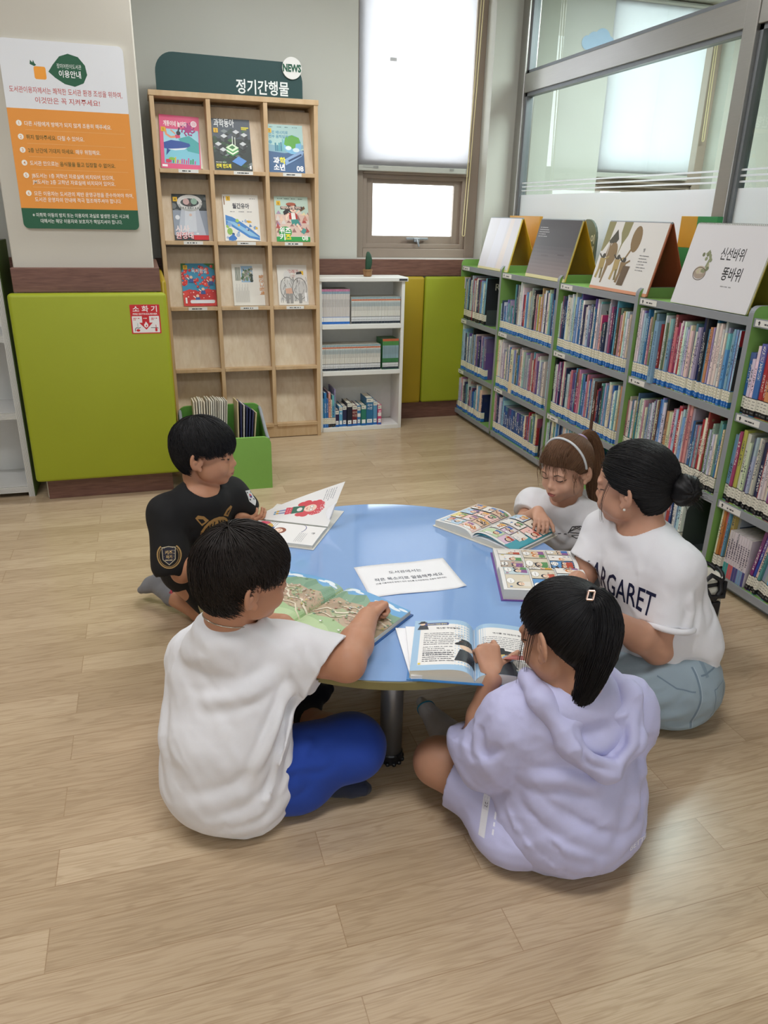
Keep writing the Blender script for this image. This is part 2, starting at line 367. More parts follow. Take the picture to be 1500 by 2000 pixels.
def trans_mat(name, col, frac):
    m = bpy.data.materials.new(name); m.use_nodes = True; t = m.node_tree; t.nodes.remove(t.nodes['Principled BSDF'])
    tc = N(t, 'ShaderNodeTexCoord'); nz = N(t, 'ShaderNodeTexNoise'); nz.inputs['Scale'].default_value = 2; t.links.new(tc.outputs['Object'], nz.inputs['Vector'])
    mc = N(t, 'ShaderNodeMix', data_type='RGBA'); c = lin(col); mc.inputs['A'].default_value = (*[x*.96 for x in c], 1); mc.inputs['B'].default_value = (*c, 1); t.links.new(nz.outputs['Fac'], mc.inputs['Factor'])
    a = N(t, 'ShaderNodeBsdfDiffuse'); g = N(t, 'ShaderNodeBsdfTranslucent'); mx = N(t, 'ShaderNodeMixShader'); mx.inputs[0].default_value = frac
    for q in (a, g): t.links.new(mc.outputs['Result'], q.inputs[0])
    t.links.new(a.outputs[0], mx.inputs[1]); t.links.new(g.outputs[0], mx.inputs[2]); t.links.new(mx.outputs[0], t.nodes['Material Output'].inputs[0]); return m
M_blind = trans_mat('blind_cloth', '#dfdfe2', .9)
window(1, 1.37, 2.272, 5.25, 1.11, 2.8); window(2, 3.12, 4.1, 5.25, 1.11, 2.8)
struct(MB().box(1.37, 2.272, YW-.005, 5.25, 1.1, 1.112, .003).build('trim_4', mat('sill', '#c9c6c2', rough=.35)))
def blind(label, x0, x1, y, zb, xc):
    r = thing('roller_blind', label, 'window blind', ((x0+x1)/2, y, zb))
    MB().sheet(lambda u, v, h: (x0+(x1-x0)*u, y+h, zb+.03+(2.75-zb)*v), 4, 6, .0015).build('blind_cloth', M_blind, r)
    MB().box(x0, x1, y-.008, y+.01, zb, zb+.034, .005).build('bottom_bar', mat('blind_bar', '#b9bab2', rough=.5), r)
    MB().tube([(x0, y+.02, 2.77), (x1, y+.02, 2.77)], .022, 12).build('roller_tube', M_white, r)
    zc = xc[2]; c = MB()
    for dx in (0, .018):
        P = [(xc[0]+dx+.02*(1-(z-zc)/(2.77-zc))*xc[3], y-.015, z) for z in np.linspace(2.77, zc, 14)]; c.tube(P, .0035, 5)
    c.tube([(xc[0]+.02*xc[3]+.009+.009*math.cos(a), y-.015, zc+.012*math.sin(a)) for a in np.linspace(PI, 2*PI, 7)], .0035, 5)
    c.build('pull_cord', mat('cord_beige', '#c8b98c', rough=.6), r); return r
bl = blind('white translucent roller blind half lowered over the window above the cactus', 1.40, 2.175, 5.215, 1.655, (2.2, 0, 1.27, -2.2))
pr = Print(); pr.rect(.2, 2.29-1.685, .245, 2.31-1.685, '#c9c9cc'); pr.rect(.03, -.012, .1, .002, '#a9aaa5'); pr.rect(.1, -.014, .135, .001, '#8f908c'); pr.rect(.64, -.014, .67, .0, '#9a9b96')
pr.build('maker_label', plane_map((1.40, 5.204, 1.685), (1, 0, 0), (0, 0, 1)), bl)
blind('white translucent roller blind in the room behind the glass partition', 3.14, 3.95, 5.22, 1.67, (4.0, 0, 1.95, 1))

# ---- glass partition behind the green bookcases
g = MB()
g.box(2.455, 2.54, 5.03, YW, 0, 2.9, .004); g.box(2.455, 2.54, 2.955, 3.035, 0, 2.9, .004); g.box(2.455, 2.54, .9, .98, 0, 2.9, .004); g.box(2.455, 2.54, -1.2, -1.12, 0, 2.9, .004)
for a, c in ((3.035, 5.03), (.98, 2.955), (-1.12, .9)): g.box(2.46, 2.535, a, c, 2.14, 2.25, .004); g.box(2.46, 2.535, a, c, 0, .9, .004)
P = struct(g.build('wall_right_partition', M_steel)); P.name = 'wall_glass'
e = MB()
for a, c in ((3.035, 5.03), (.98, 2.955), (-1.12, .9)):
    for z0, z1 in ((.9, 2.14), (2.25, 2.9)):
        e.box(2.475, 2.52, a, a+.022, z0, z1); e.box(2.475, 2.52, c-.022, c, z0, z1); e.box(2.475, 2.52, a, c, z1-.02, z1); e.box(2.475, 2.52, a, c, z0, z0+.02)
e.build('glazing_bead', mat('bead_grey', '#7d8287', rough=.4, metal=.3), P)
gl = MB(); fz = MB()
for a, c in ((3.035, 5.03), (.98, 2.955), (-1.12, .9)):
    gl.box(2.494, 2.502, a, c, .9, 2.14); gl.box(2.494, 2.502, a, c, 2.25, 2.9)
    fz.box(2.489, 2.4935, a+.022, c-.022, .92, 1.531)
    for z in (1.553, 1.577, 1.600): fz.box(2.489, 2.4935, a+.022, c-.022, z, z+.008)
gl.build('glass_pane', glass_mat('partition_glass', (.80, .87, .84), 1.5), P)
fz.build('frosted_film', trans_mat('frosted_film', '#f4f6fa', .4), P)
cl = Print(); 
for x, y, r in ((0, 0, .055), (.06, .018, .06), (-.05, -.012, .042), (.11, -.008, .045), (.04, -.03, .05)): cl.circle(x, y, r, '#8fb2d4')
tag(cl.build('cloud_sticker', plane_map((2.985, YW-.002, 2.485), (1, 0, 0), (0, 0, 1))), 'pale blue cloud sticker on the far wall seen through the glass', 'sticker')
# ================================================================ rules board, sticker
def slab(out, o, ux, uy, th, name, m, parent=None, bev=True):
    """a board with the given outline lying on a plane"""
    o, ux, uy = Vector(o), Vector(ux).normalized(), Vector(uy).normalized(); n = ux.cross(uy); b = MB(); k = len(out)
    V = [o+ux*x+uy*y for x, y in out]+[o+ux*x+uy*y+n*th for x, y in out]
    b.add(V, [list(range(k))[::-1], list(range(k, 2*k))]+[(i, (i+1) % k, k+(i+1) % k, k+i) for i in range(k)])
    return b.build(name, m, parent)
T = thing('notice_board', 'white, orange and green library rules board high on the pillar', 'sign', (-.252, 3.93, 1.3))
BW, BH = .497, .742
slab(rrect(0, 0, BW, BH, .022), (-.502, 3.939, 1.3), (1, 0, 0), (0, 0, 1), .012, 'board', M_white, T)
p = Print(); W_, O_, G_ = '#e3e6ea', '#e8973a', '#1c5a3c'
p.poly(rrect(.0, 0, BW, BH, .022), W_); p.rect(0, .085, BW, .483, O_); p.poly(rrect(0, 0, BW, .085, .022, corners=(0, 0, 1, 1)), G_)
p.poly([(.185, .628), (.205, .655), (.235, .688), (.27, .7), (.31, .69), (.335, .66), (.34, .625), (.322, .592), (.285, .577), (.245, .585), (.21, .606)], G_)
p.text('장미어린이도서관', .27, .645, .0195, '#e9efe9', 'c', width=.098); p.text('이용안내', .27, .612, .03, '#ffffff', 'c', .012, width=.088)
p.rr(.128, .597, .175, .645, .008, '#f2a030')
p.poly([(.115, .652), (.118, .668), (.126, .658), (.13, .668), (.134, .656), (.14, .65), (.132, .645)], G_)
p.text('도서관이용자께서는 쾌적한 도서관 환경 조성을 위하여,', BW/2, .545, .0265, '#c4524c', 'c', .006, width=.455); p.text('이것만은 꼭 지켜주세요!', BW/2, .508, .0265, '#c4524c', 'c', .006)
rules = [(.418, [('다른 사람에게 방해가 되지 않게 조용히 해주세요.', 0)]), (.365, [('뛰지 말아주세요. ', 1), ('다칠 수 있어요.', 0)]), (.313, [('2층 난간에 기대지 마세요. ', 1), ('매우 위험해요.', 0)]),
         (.262, [('도서관 안으로는 ', 0), ('음식물을 들고 입장할 수 없어요.', 1)]), (.212, [('JB도서는 1층 저학년 자료실에 비치되어 있으며,', 0)]), (.139, [('모든 이용자는 도서관의 제반 운영규정을 준수하여야 하며,', 0)])]
for i, (y, run) in enumerate(rules):
    p.circle(.04, y+.008, .0115, '#f4f0e6'); p.text(str(i+1), .04, y+.0015, .018, '#d98a36', 'c', .01)
    x = .062
    for s, d in run:
        V, _ = text_mesh(s, .01); p.text(s, x, y, .0205, '#55561d' if d else '#f6efe2', 'l', .01, sx=.86); x += (V[:, 0].max()-V[:, 0].min())*.0205*.86+.006
    if i < 5: p.rect(.062, (y-.018) if i < 4 else .172, .47, (y-.0165) if i < 4 else .1735, '#eeb26c')
p.text('JM도서는 2층 고학년 자료실에 비치되어 있어요.', .062, .187, .0205, '#f6efe2', 'l', .01, sx=.86); p.text('도서관 운영자의 안내에 적극 협조해주셔야 합니다.', .062, .114, .0205, '#f6efe2', 'l', .01, sx=.86)
p.text('※ 미취학 아동의 방치 또는 이용자의 과실로 발생한 모든 사고에', BW/2, .05, .0195, '#e6ece4', 'c', .008, width=.41); p.text('대해서는 해당 이용자와 보호자가 책임지셔야 합니다.', BW/2, .025, .0195, '#e6ece4', 'c', .008, width=.35)
p.build('board_print', plane_map((-.502, 3.9268, 1.3), (1, 0, 0), (0, 0, 1)), T)

p = Print(); w = .137
p.rr(0, 0, w, .137, .004, '#c9232b'); p.rr(.006, .005, w-.006, .083, .003, '#eceaea')
p.text('소 화 기', w/2, .105, .031, '#f4efef', 'c', .02, width=.112); p.text('FIRE EXTINGUISHER', w/2, .089, .0115, '#f4efef', 'c', .015, width=.112)
p.poly([(.052, .083), (.085, .083), (.085, .052), (.1, .052), (.0685, .019), (.037, .052), (.052, .052)], '#c9232b')
p.poly([(.0685, .058), (.078, .044), (.0775, .034), (.0685, .028), (.06, .034), (.059, .043), (.064, .049)], '#f2eeee'); p.poly([(.07, .044), (.073, .037), (.069, .033), (.066, .037)], '#c9232b')
for x in (.012, .094): 
    for j in range(2): p.squig(x, .071-.007*j, .03-.008*j, .0055, '#c9232b', seed=j)
p.squig(.058, .071, .022, .0055, '#f0e8e8', seed=4)
p.circle(.03, .016, .009, '#c9232b', .006); p.strip([(.016, .012), (.017, .024), (.024, .029), (.034, .026), (.042, .031)], .003, '#3a3a3c'); p.strip([(.03, .03), (.03, .05)], .004, '#b8cbc8')
p.rr(.109, .01, .119, .026, .003, '#c9232b'); p.strip([(.09, .028), (.12, .028), (.124, .024)], .0025, '#333335'); p.strip([(.114, .026), (.114, .042)], .0025, '#c9232b')
T = slab(rrect(0, 0, w, .137, .004), (-.084, 3.8725, .83), (1, 0, 0), (0, 0, 1), .0012, 'fire_extinguisher_sign', M_white)
tag(T, 'square red and white fire extinguisher sticker on the lime pillar cushion', 'sign')
p.build('sign_print', plane_map((-.084, 3.871, .83), (1, 0, 0), (0, 0, 1)), T)

# ================================================================ magazine rack
RX0, RX1, RY, RYB = .107, 1.04, 4.78, 5.06
T = thing('magazine_rack', 'tall beech magazine rack with fifteen slanted display compartments', 'magazine rack', (.57, RY, 0))
for x in (RX0, RX1-.024): box('side_panel', x, x+.024, RY, RYB, 0, 1.965, M_beech, T)
box('top_panel', RX0-.004, RX1+.004, RY-.004, RYB, 1.965, 1.992, M_beech, T)
for x in (.406, .724): box('divider', x, x+.024, RY, RYB, .085, 1.965, M_beech, T)
box('back_board', RX0+.02, RX1-.02, RYB-.012, RYB-.002, .03, 1.965, M_beechl, T)
box('plinth', RX0+.024, RX1-.024, RY+.004, RY+.024, .004, .085, M_beech, T)
ROWS = (1.605, 1.222, .847, .472, .097); CELLS = ((.131, .406), (.43, .724), (.748, 1.016))
def slantY(dz): return RY+.035+dz*.30                    # front face of the slanted panel at height dz over the ledge
for r, z in enumerate(ROWS):
    for c, (a, d) in enumerate(CELLS):
        MB().add([(a, slantY(0), z), (d, slantY(0), z), (d, slantY(.335), z+.335), (a, slantY(.335), z+.335), (a, slantY(0)+.012, z), (d, slantY(0)+.012, z), (d, slantY(.335)+.012, z+.335), (a, slantY(.335)+.012, z+.335)],
                 [(0, 1, 2, 3), (7, 6, 5, 4), (0, 4, 5, 1), (1, 5, 6, 2), (2, 6, 7, 3), (3, 7, 4, 0)]).build('slanted_panel', M_beechl, T)
        box('ledge', a, d, RY-.004, slantY(0)+.012, z-.022, z, M_beech, T)
        if r < 3:
            m = (a+d)/2+(.02 if c < 2 else .0); l = box('ledge_label', m-.055, m+.055, RY-.0055, RY-.0035, z-.019, z-.001, M_white, T, 0)
            q = Print(); q.squig(.02, .006, .07, .009, '#333333', seed=r*3+c); q.build('label_print', plane_map((m-.055, RY-.006, z-.019), (1, 0, 0), (0, 0, 1)), l)
hd = [(0, 0), (.815, 0), (.815, .09)]+[(.715+.1*math.cos(a), .09+.1*math.sin(a)) for a in np.linspace(.1, PI/2, 8)]+[(.1+.1*math.cos(a), .098+.1*math.sin(a)) for a in np.linspace(PI/2, PI, 9)]
H = slab(hd, (.152, RY+.09, 1.992), (1, 0, 0), (0, 0, 1), .014, 'header_board', M_darkgreen, T)
q = Print(); q.text('정기간행물', .435, .025, .078, '#e6ebea', 'l', .018, width=.3); q.build('header_lettering', plane_map((.152, RY+.0755, 1.992), (1, 0, 0), (0, 0, 1)), H)
NB = slab(circ(0, 0, .056, n=32), (.906, RY+.074, 2.153), (1, 0, 0), (0, 0, 1), .008, 'news_badge', M_white, H)
q = Print(); q.text('NEWS', .0, -.017, .05, '#1d5a42', 'c', .05, width=.106); q.build('badge_lettering', plane_map((.906, RY+.0655, 2.153), (1, 0, 0), (0, 0, 1)), NB)

# ---- the magazines
def magazine(cx, row, w, h, label, art, th=.005, lean=0, name='magazine', z0=0):
    z = ROWS[row]; o = Vector((cx-w/2, slantY(0)-.002, z+.0005)); uy = Vector((0, .30, 1)).normalized()
    if lean: R = Matrix.Rotation(lean, 3, 'Y'); ux = R @ Vector((1, 0, 0)); uy2 = R @ uy
    else: ux, uy2 = Vector((1, 0, 0)), uy
    m = slab(rrect(0, 0, w, h, .001, 1), o, ux, uy2, th, name, mat('magazine_paper', '#e9e7e2', rough=.4)); tag(m, label, 'magazine', 'magazines on the rack')
    n = ux.cross(uy2); p = Print(); p.clip = (w, h); art(p, w, h); p.build('cover_print', plane_map(o+n*th, ux, uy2), m); return m
def yellow_tag(p, n, x, y): p.rect(x, y, x+.025, y+.025, '#dcae1a'); p.text(str(n), x+.0125, y+.005, .02, '#5a4a10', 'c', .01)
R_ = random.Random(3)
def art1(p, w, h):
    p.rect(0, 0, w, h, '#d9577f'); p.rect(.02, .028, w-.006, h-.075, '#9fd3e2')
    p.poly([(.02, .12), (.08, .15), (.15, .17), (w-.006, .13), (w-.006, .028), (.02, .028)], '#7fc4d6'); p.poly([(.1, .165), (.16, .185), (w-.006, .15), (w-.006, .09), (.15, .1)], '#4aa7a8')
    p.poly([(.02, .14), (.06, .155), (.11, .152), (.16, .142), (.165, .13), (.13, .108), (.08, .1), (.02, .108)], '#2c4f9a'); p.poly([(.04, .105), (.08, .1), (.13, .108), (.15, .12), (.1, .112)], '#dfe6ee'); p.poly([(.035, .108), (.03, .07), (.055, .1)], '#27458b')
    p.strip([(.03, .215), (.035, .185), (.06, .17), (.085, .175)], .012, '#e0936e'); p.strip([(.085, .175), (.11, .18)], .02, '#d2476c'); p.circle(.102, .195, .012, '#2a2230'); p.strip([(.1, .2), (.108, .225)], .008, '#2a2230'); p.strip([(.06, .21), (.085, .19)], .007, '#e0936e')
    for a in range(8): p.strip([(.155, .22), (.155+.03*math.cos(a*.8), .22+.03*math.sin(a*.8)), (.155+.04*math.cos(a*.8+.5), .22+.038*math.sin(a*.8+.5))], .009, '#9a2a72')
    p.circle(.155, .222, .02, '#a8307c', .023)
    for i in range(14): p.strip([(.03+i*.012, .03), (.032+i*.012, .045+R_.random()*.02)], .007, R_.choice(['#3f9152', '#d24a7a', '#2f7a46', '#e4b73a', '#c94f94']))
    p.circle(.06, .053, .018, '#86b93e', .008); p.circle(.04, .04, .014, '#d23a55', .01); p.rect(.006, .008, .035, .02, '#f0eeee')
    p.text('개똥이네 놀이터', .022, h-.058, .032, '#fff5f4', 'l', .02, width=.125); p.circle(w-.03, h-.04, .017, '#f5e9ec'); p.circle(w-.03, h-.04, .013, '#e6bfc9'); yellow_tag(p, 1, .008, h-.092)
def art2(p, w, h):
    p.rect(0, 0, w, h, '#4c555e'); p.rect(0, 0, w, h*.62, '#27332d')
    for i in range(40): x, y = R_.random()*w, R_.random()*h*.72+.02; a = R_.uniform(.01, .022); p.poly([(x-a, y), (x, y+a*.55), (x+a, y), (x, y-a*.55)], R_.choice(['#3c4a44', '#59645f', '#2d4a2e', '#7a8484', '#20271f', '#3f6a3a']))
    for x, y in ((.065, .19), (.135, .215), (.03, .145), (.18, .2), (.17, .15), (.055, .115)):
        p.poly([(x-.02, y), (x, y+.012), (x+.02, y), (x, y-.012)], '#c9ced0'); p.poly([(x-.02, y), (x, y-.012), (x, y-.035), (x-.02, y-.024)], '#4a5050'); p.poly([(x+.02, y), (x, y-.012), (x, y-.035), (x+.02, y-.024)], '#2a2f2f')
    for k, c in enumerate(('#3f8a48', '#e8f0d8', '#4b9a52', '#d6ecc8')): y = .1+k*.009; p.poly([(.07, y), (.108, y+.022), (.145, y), (.108, y-.022)], c)
    p.poly([(.088, .128), (.108, .14), (.126, .128), (.108, .117)], '#3f7a44'); p.strip([(.11, .14), (.112, .19)], .004, '#dfe6d6'); p.strip([(.125, .14), (.126, .185)], .004, '#dfe6d6')
    p.poly([(.1, .05), (.14, .08), (.185, .055), (.15, .025)], '#5b8fd0')
    p.text('과학동아', .012, h-.042, .05, '#dfe3e4', 'l', .02, width=.115); p.rect(w-.05, h-.05, w-.008, h-.042, '#d4c93a'); p.rect(w-.05, h-.058, w-.02, h-.052, '#d4c93a'); yellow_tag(p, 2, .008, h-.078)
    p.text('전력 반도체', .008, .014, .026, '#f0e23a', 'l', .03, width=.085); p.squig(.008, .042, .06, .006, '#d8d8cc', seed=2); p.rect(w-.016, .01, w-.006, .03, '#e8e8e8')
def art3(p, w, h):
    p.rect(0, 0, w, h, '#a6c8c4'); p.poly([(0, 0), (w, 0), (w, .13), (.1, .11), (0, .12)], '#3c5e86'); p.poly([(0, .12), (.1, .11), (w, .14), (w, .16), (.06, .15), (0, .16)], '#7fa8b8')
    p.circle(.15, .16, .054, '#77b4d6'); p.poly([(.1, .16), (.11, .2), (.15, .214), (.19, .2), (.2, .17), (.17, .165), (.165, .135), (.13, .14)], '#5aa43c'); p.circle(.125, .14, .018, '#d9e8ec', .012); p.circle(.17, .13, .02, '#cfe4ea', .012)
    for i in range(5): p.rect(.045+i*.011, .12, .054+i*.011, .15+R_.random()*.05, R_.choice(['#4f9aa6', '#6fb2b6', '#3f7f92']))
    p.poly([(.08, .03), (.2, .09), (.215, .12), (.2, .13), (.09, .07)], '#86a6cc'); p.poly([(.08, .03), (.2, .09), (.21, .1), (.1, .035)], '#32557f'); p.strip([(.12, .065), (.2, .105)], .01, '#20406a'); p.rect(.09, .038, .1, .06, '#1f3152')
    p.text('환경 에너지로', .012, h-.052, .02, '#5f97ac', 'l', .03); p.text('전부 움직일까', .012, h-.075, .02, '#5f97ac', 'l', .03)
    for i in range(4): p.squig(.02+.045*i, h-.016, .03, .006, '#5f7f80', seed=i)
    yellow_tag(p, 3, .006, h-.048); p.circle(.02, h-.1, .01, '#5f9ab0')
    p.text('과', .03, .052, .04, '#ffffff', 'l', .03); p.text('학', .067, .052, .04, '#efe23a', 'l', .03); p.text('소년', .03, .014, .04, '#ffffff', 'l', .03, width=.066); p.text('08', w-.05, .01, .042, '#ffffff', 'l', .02)
def art4(p, w, h):
    p.rect(0, 0, w, h, '#333a3c'); 
    for i in range(26): p.circle(R_.random()*w, h*.55+R_.random()*h*.42, R_.uniform(.008, .02), R_.choice(['#4a5150', '#28302e', '#5c4c4a', '#3d4a46', '#6a6f70']))
    p.rect(0, .03, w, .17, '#8f98a6'); p.poly([(.02, .03), (.05, .18), (.15, .18), (.18, .03)], '#b9bfca'); p.poly([(.06, .05), (.07, .17), (.13, .17), (.13, .05)], '#cdd2da')
    p.ring(.1, .215, .062, .02, '#d5d5d2', .034); p.ring(.1, .205, .062, .012, '#aeb0ae', .034, a0=180, a1=360); p.circle(.08, .22, .018, '#c9a8a4'); p.circle(.125, .222, .018, '#8fae9c'); p.circle(.1, .18, .014, '#a9acaa')
    for a in range(8): p.rect(.045+a*.014, .18, .05+a*.014, .19, '#6d706e')
    p.circle(.025, .13, .013, '#dcdfe4'); p.circle(.1, .145, .008, '#d8bcae'); p.rect(.09, .115, .11, .137, '#cfd6dc')
    p.text('시사', .008, .05, .042, '#e7d8d8', 'l', .03, width=.08); p.text('원정대', .008, .012, .042, '#d8343c', 'l', .03, width=.1); p.text('원정대', .006, .013, .042, '#f0e6e6', 'l', .012, width=.1); p.rect(.11, .003, w, .03, '#c8262c'); yellow_tag(p, 4, .006, h-.042); p.text('08', .125, .034, .014, '#f0f0f0', 'l', .02)
def art5(p, w, h):
    p.rect(0, 0, w, h, '#e6e4dc'); p.poly([(.01, .15), (.05, .138), (.1, .11), (.15, .075), (w-.005, .03), (w-.005, .005), (.14, .02), (.08, .06), (.04, .085), (.01, .09)], '#4a86c8'); p.poly([(.01, .12), (.06, .11), (.12, .075), (.17, .045), (w-.005, .02), (.15, .03), (.08, .075)], '#8fc0e0')
    for i in range(22): p.circle(R_.uniform(.01, w-.02), R_.uniform(.005, .13), R_.uniform(.003, .012), R_.choice(['#7fa8d8', '#e0b84a', '#9cc25a', '#2f4f7a', '#f2f0ea', '#a8b8d0']))
    p.circle(.03, .055, .016, '#8fb85a', .02); p.poly([(.02, .02), (.05, .04), (.07, .015), (.06, .003), (.02, .003)], '#3f78c0'); p.poly([(.13, .12), (.155, .118), (.165, .108), (.14, .105)], '#d9a934'); p.poly([(.15, .1), (.165, .085), (.145, .08)], '#5a8ac0')
    p.text('월간유아', .055, h-.078, .034, '#3a3c46', 'l', .025, width=.1); [p.squig(.04+.05*i, h-.1, .036, .005, '#6a6a70', seed=i) for i in range(3)]; yellow_tag(p, 5, .02, h-.036); p.rect(.006, h-.06, .012, h-.012, '#8f6a4a'); p.squig(w-.05, h-.025, .035, .005, '#6a6a70', seed=8)
def art6(p, w, h):
    p.rect(0, 0, w, h, '#b9cfc0'); p.rect(0, .03, w, .16, '#d8bcae'); 
    for i in range(34): x = R_.random()*w; y = R_.uniform(.04, .17); p.poly([(x-.014, y), (x, y+.03*R_.random()+.01), (x+.014, y)], R_.choice(['#c88a78', '#e6c6ae', '#9a6f6a', '#d8d0c8', '#a88aa8', '#b04f48', '#e8d9a8']))
    p.poly(rrect(-.0, 0, w, .028, .003), '#2f9a4a'); p.circle(.055, .055, .04, '#2f9a4a', .034)
    p.circle(.105, .2, .03, '#2a2324'); p.poly([(.08, .2), (.05, .175), (.055, .155), (.085, .17)], '#2a2324'); p.circle(.112, .192, .021, '#f0d2bc'); p.circle(.106, .196, .004, '#2a2324'); p.circle(.12, .196, .004, '#2a2324'); p.strip([(.108, .183), (.118, .183)], .004, '#b03a3a')
    p.poly([(.085, .17), (.125, .17), (.135, .13), (.095, .122)], '#efece6'); p.poly([(.085, .17), (.098, .17), (.1, .13), (.085, .132)], '#b5352f'); p.poly([(.122, .17), (.136, .162), (.135, .13), (.126, .13)], '#b5352f'); p.poly([(.095, .13), (.138, .132), (.15, .1), (.12, .095), (.115, .108), (.1, .1)], '#3f8f86')
    p.strip([(.13, .105), (.15, .075), (.165, .06)], .013, '#f0d2bc'); p.strip([(.16, .05), (.178, .075)], .024, '#4f9a94'); p.strip([(.085, .165), (.068, .145), (.07, .125)], .011, '#f0d2bc'); p.strip([(.13, .165), (.155, .185)], .011, '#f0d2bc'); p.poly([(.15, .19), (.18, .21), (.186, .195), (.158, .178)], '#6a4a2a')
    p.rr(.035, h-.076, .17, h-.058, .006, '#4a3a34'); p.text('어린이의 세계를 지키다', .1, h-.072, .017, '#f2d9c8', 'c', .03, width=.12); p.circle(.1, h-.045, .03, '#a8563a', .01)
    [p.squig(.02+.042*i, h-.016, .03, .006, '#4f6a60', seed=i+3) for i in range(4)]; yellow_tag(p, 6, .012, h-.052)
    p.text('위즈', .02, .05, .04, '#f4f6f0', 'l', .035, width=.068); p.text('키', .02, .012, .04, '#f4f6f0', 'l', .035); p.text('즈', .053, .012, .04, '#efe03a', 'l', .035); p.text('08', w-.05, .008, .038, '#f4f6f0', 'l', .02)
def art7(p, w, h):
    p.rect(0, 0, w, h, '#3a8fb4'); p.poly([(w-.07, h), (w, h), (w, h-.04)], '#3f7a3a'); p.poly([(0, h), (0, h-.05), (.03, h)], '#3f7a3a')
    for i in range(40): x, y = R_.random()*w, R_.uniform(.11, h-.01); r = R_.uniform(.006, .014); p.circle(x, y, r, R_.choice(['#cf3530', '#b82a2a', '#dc4a3e'])); p.circle(x-r*.3, y+r*.3, r*.25, '#f0b8ae')
    p.poly([(0, 0), (w, 0), (w, .085), (.15, .105), (.1, .085), (.04, .1), (0, .085)], '#cf3b34')
    for i in range(18): x, y = R_.random()*w, R_.uniform(.02, .085); r = R_.uniform(.016, .028); p.circle(x, y, r, R_.choice(['#d8453a', '#c23230'])); p.circle(x-r*.3, y+r*.35, r*.18, '#f2c0b8')
    for x, y in ((.055, .17), (.17, .155), (.085, .06), (.12, .1)): p.circle(x, y, .009, '#e8c4a8'); p.poly([(x-.012, y-.008), (x+.012, y-.008), (x+.014, y-.03), (x-.014, y-.03)], '#3a5a9a'); p.strip([(x-.012, y-.012), (x-.025, y)], .006, '#e8e4dc')
    p.text('독서평설', .06, h-.055, .03, '#dceef2', 'l', .006, width=.09); yellow_tag(p, 7, .012, h-.036); p.rr(.04, .016, .185, .036, .008, '#e2e2e6'); p.rect(.012, .016, .022, .05, '#efefef')
def art8(p, w, h):
    p.rect(0, 0, w, h, '#dcd9d0'); p.rect(.055, h-.11, .125, h-.012, '#8fb0cc'); 
    for i in range(40): p.circle(R_.uniform(.06, .12), R_.uniform(h-.1, h-.03), R_.uniform(.004, .01), R_.choice(['#4f6a4a', '#6f8a6a', '#8a8a80', '#3f4a40', '#a8b0a0', '#c8c4b4']))
    for i in range(16): p.rect(.012+.0055*i, .02, .0142+.0055*i, h-.14+.02*((i*7) % 3-1), '#bcb9b2')
    for i in range(4): p.rect(.02+.008*i, h-.1, .024+.008*i, h-.02, '#5a6a5a')
    p.text('월간그림책', .165, h-.065, .03, '#c98a4a', 'l', .02, rot=-PI/2, width=.12); p.squig(.15, h-.07, .004, .02, '#444444')
def art9(p, w, h):
    p.rect(0, 0, w, h, '#dcd8d0'); p.text('고래가', .1, h-.05, .026, '#b04a42', 'c', .012); p.text('그랬어', .1, h-.075, .02, '#b88a80', 'c', .008); p.rect(.142, h-.062, .165, h-.037, '#dcb024')
    def ghost(x, y, s):
        p.circle(x, y, .024*s, '#d2d0cc', .03*s); p.poly([(x-.045*s, y-.03*s), (x+.045*s, y-.03*s), (x+.05*s, y-.16*s), (x-.05*s, y-.16*s)], '#c6c4c0'); 
        for i in range(26):
            a = R_.uniform(-.05, .05)*s; c = R_.uniform(-.15, .0)*s; p.strip([(x+a, y+c), (x+a+R_.uniform(-.015, .015), y+c-.03*s)], .0022, R_.choice(['#6a6866', '#3a3836', '#9a9894', '#8a8886']))
        p.ring(x, y-.08*s, .048*s, .003, '#55534f', .07*s)
    ghost(.06, .18, .95); ghost(.135, .175, .95); p.poly([(.12, .2), (.15, .205), (.155, .19), (.118, .187)], '#3a3838'); p.poly([(.045, .1), (.085, .105), (.09, .07), (.05, .06)], '#c9a08a')
    for x in (.045, .07, .125): p.poly([(x, .07), (x+.022, .07), (x+.02, .01), (x+.002, .01)], '#8f8d8a')
    p.rect(w-.022, .02, w-.01, .075, '#f2f2f2')
MAGS = [(.252, 0, .218, .29, 'pink magazine cover of a diving child and a blue whale, top left of the rack', art1), (.548, 0, .216, .285, 'dark grey science magazine with small buildings and green chip, top middle of the rack', art2),
        (.858, 0, .215, .27, 'pale green and blue science magazine with a globe, top right of the rack', art3), (.285, 1, .195, .262, 'magazine with a silver ring on a grey cover, second row left', art4),
        (.583, 1, .21, .268, 'white magazine with a blue river drawing, second row middle', art5), (.888, 1, .206, .265, 'comic magazine with a running girl and green title, second row right', art6),
        (.31, 2, .2, .252, 'red and blue magazine covered in tomatoes, third row left', art7), (.606, 2, .19, .25, 'plain cream bulletin with a small landscape photo, third row middle', art8),
        (.882, 2, .187, .245, 'white magazine with a sketch of two people, third row right', art9)]
magazine(.272, 0, .2, .27, 'spare magazine peeking out behind the pink whale magazine', lambda p, w, h: (p.rect(0, 0, w, h, '#ddd0cc'), p.rect(w-.03, .0, w, .02, '#d8dcc0')), th=.004, lean=-.02)
for a in MAGS: magazine(*a[:5], a[5], th=.0115 if a[0] == .252 else .006, lean=.035 if a[0] == .252 else 0)

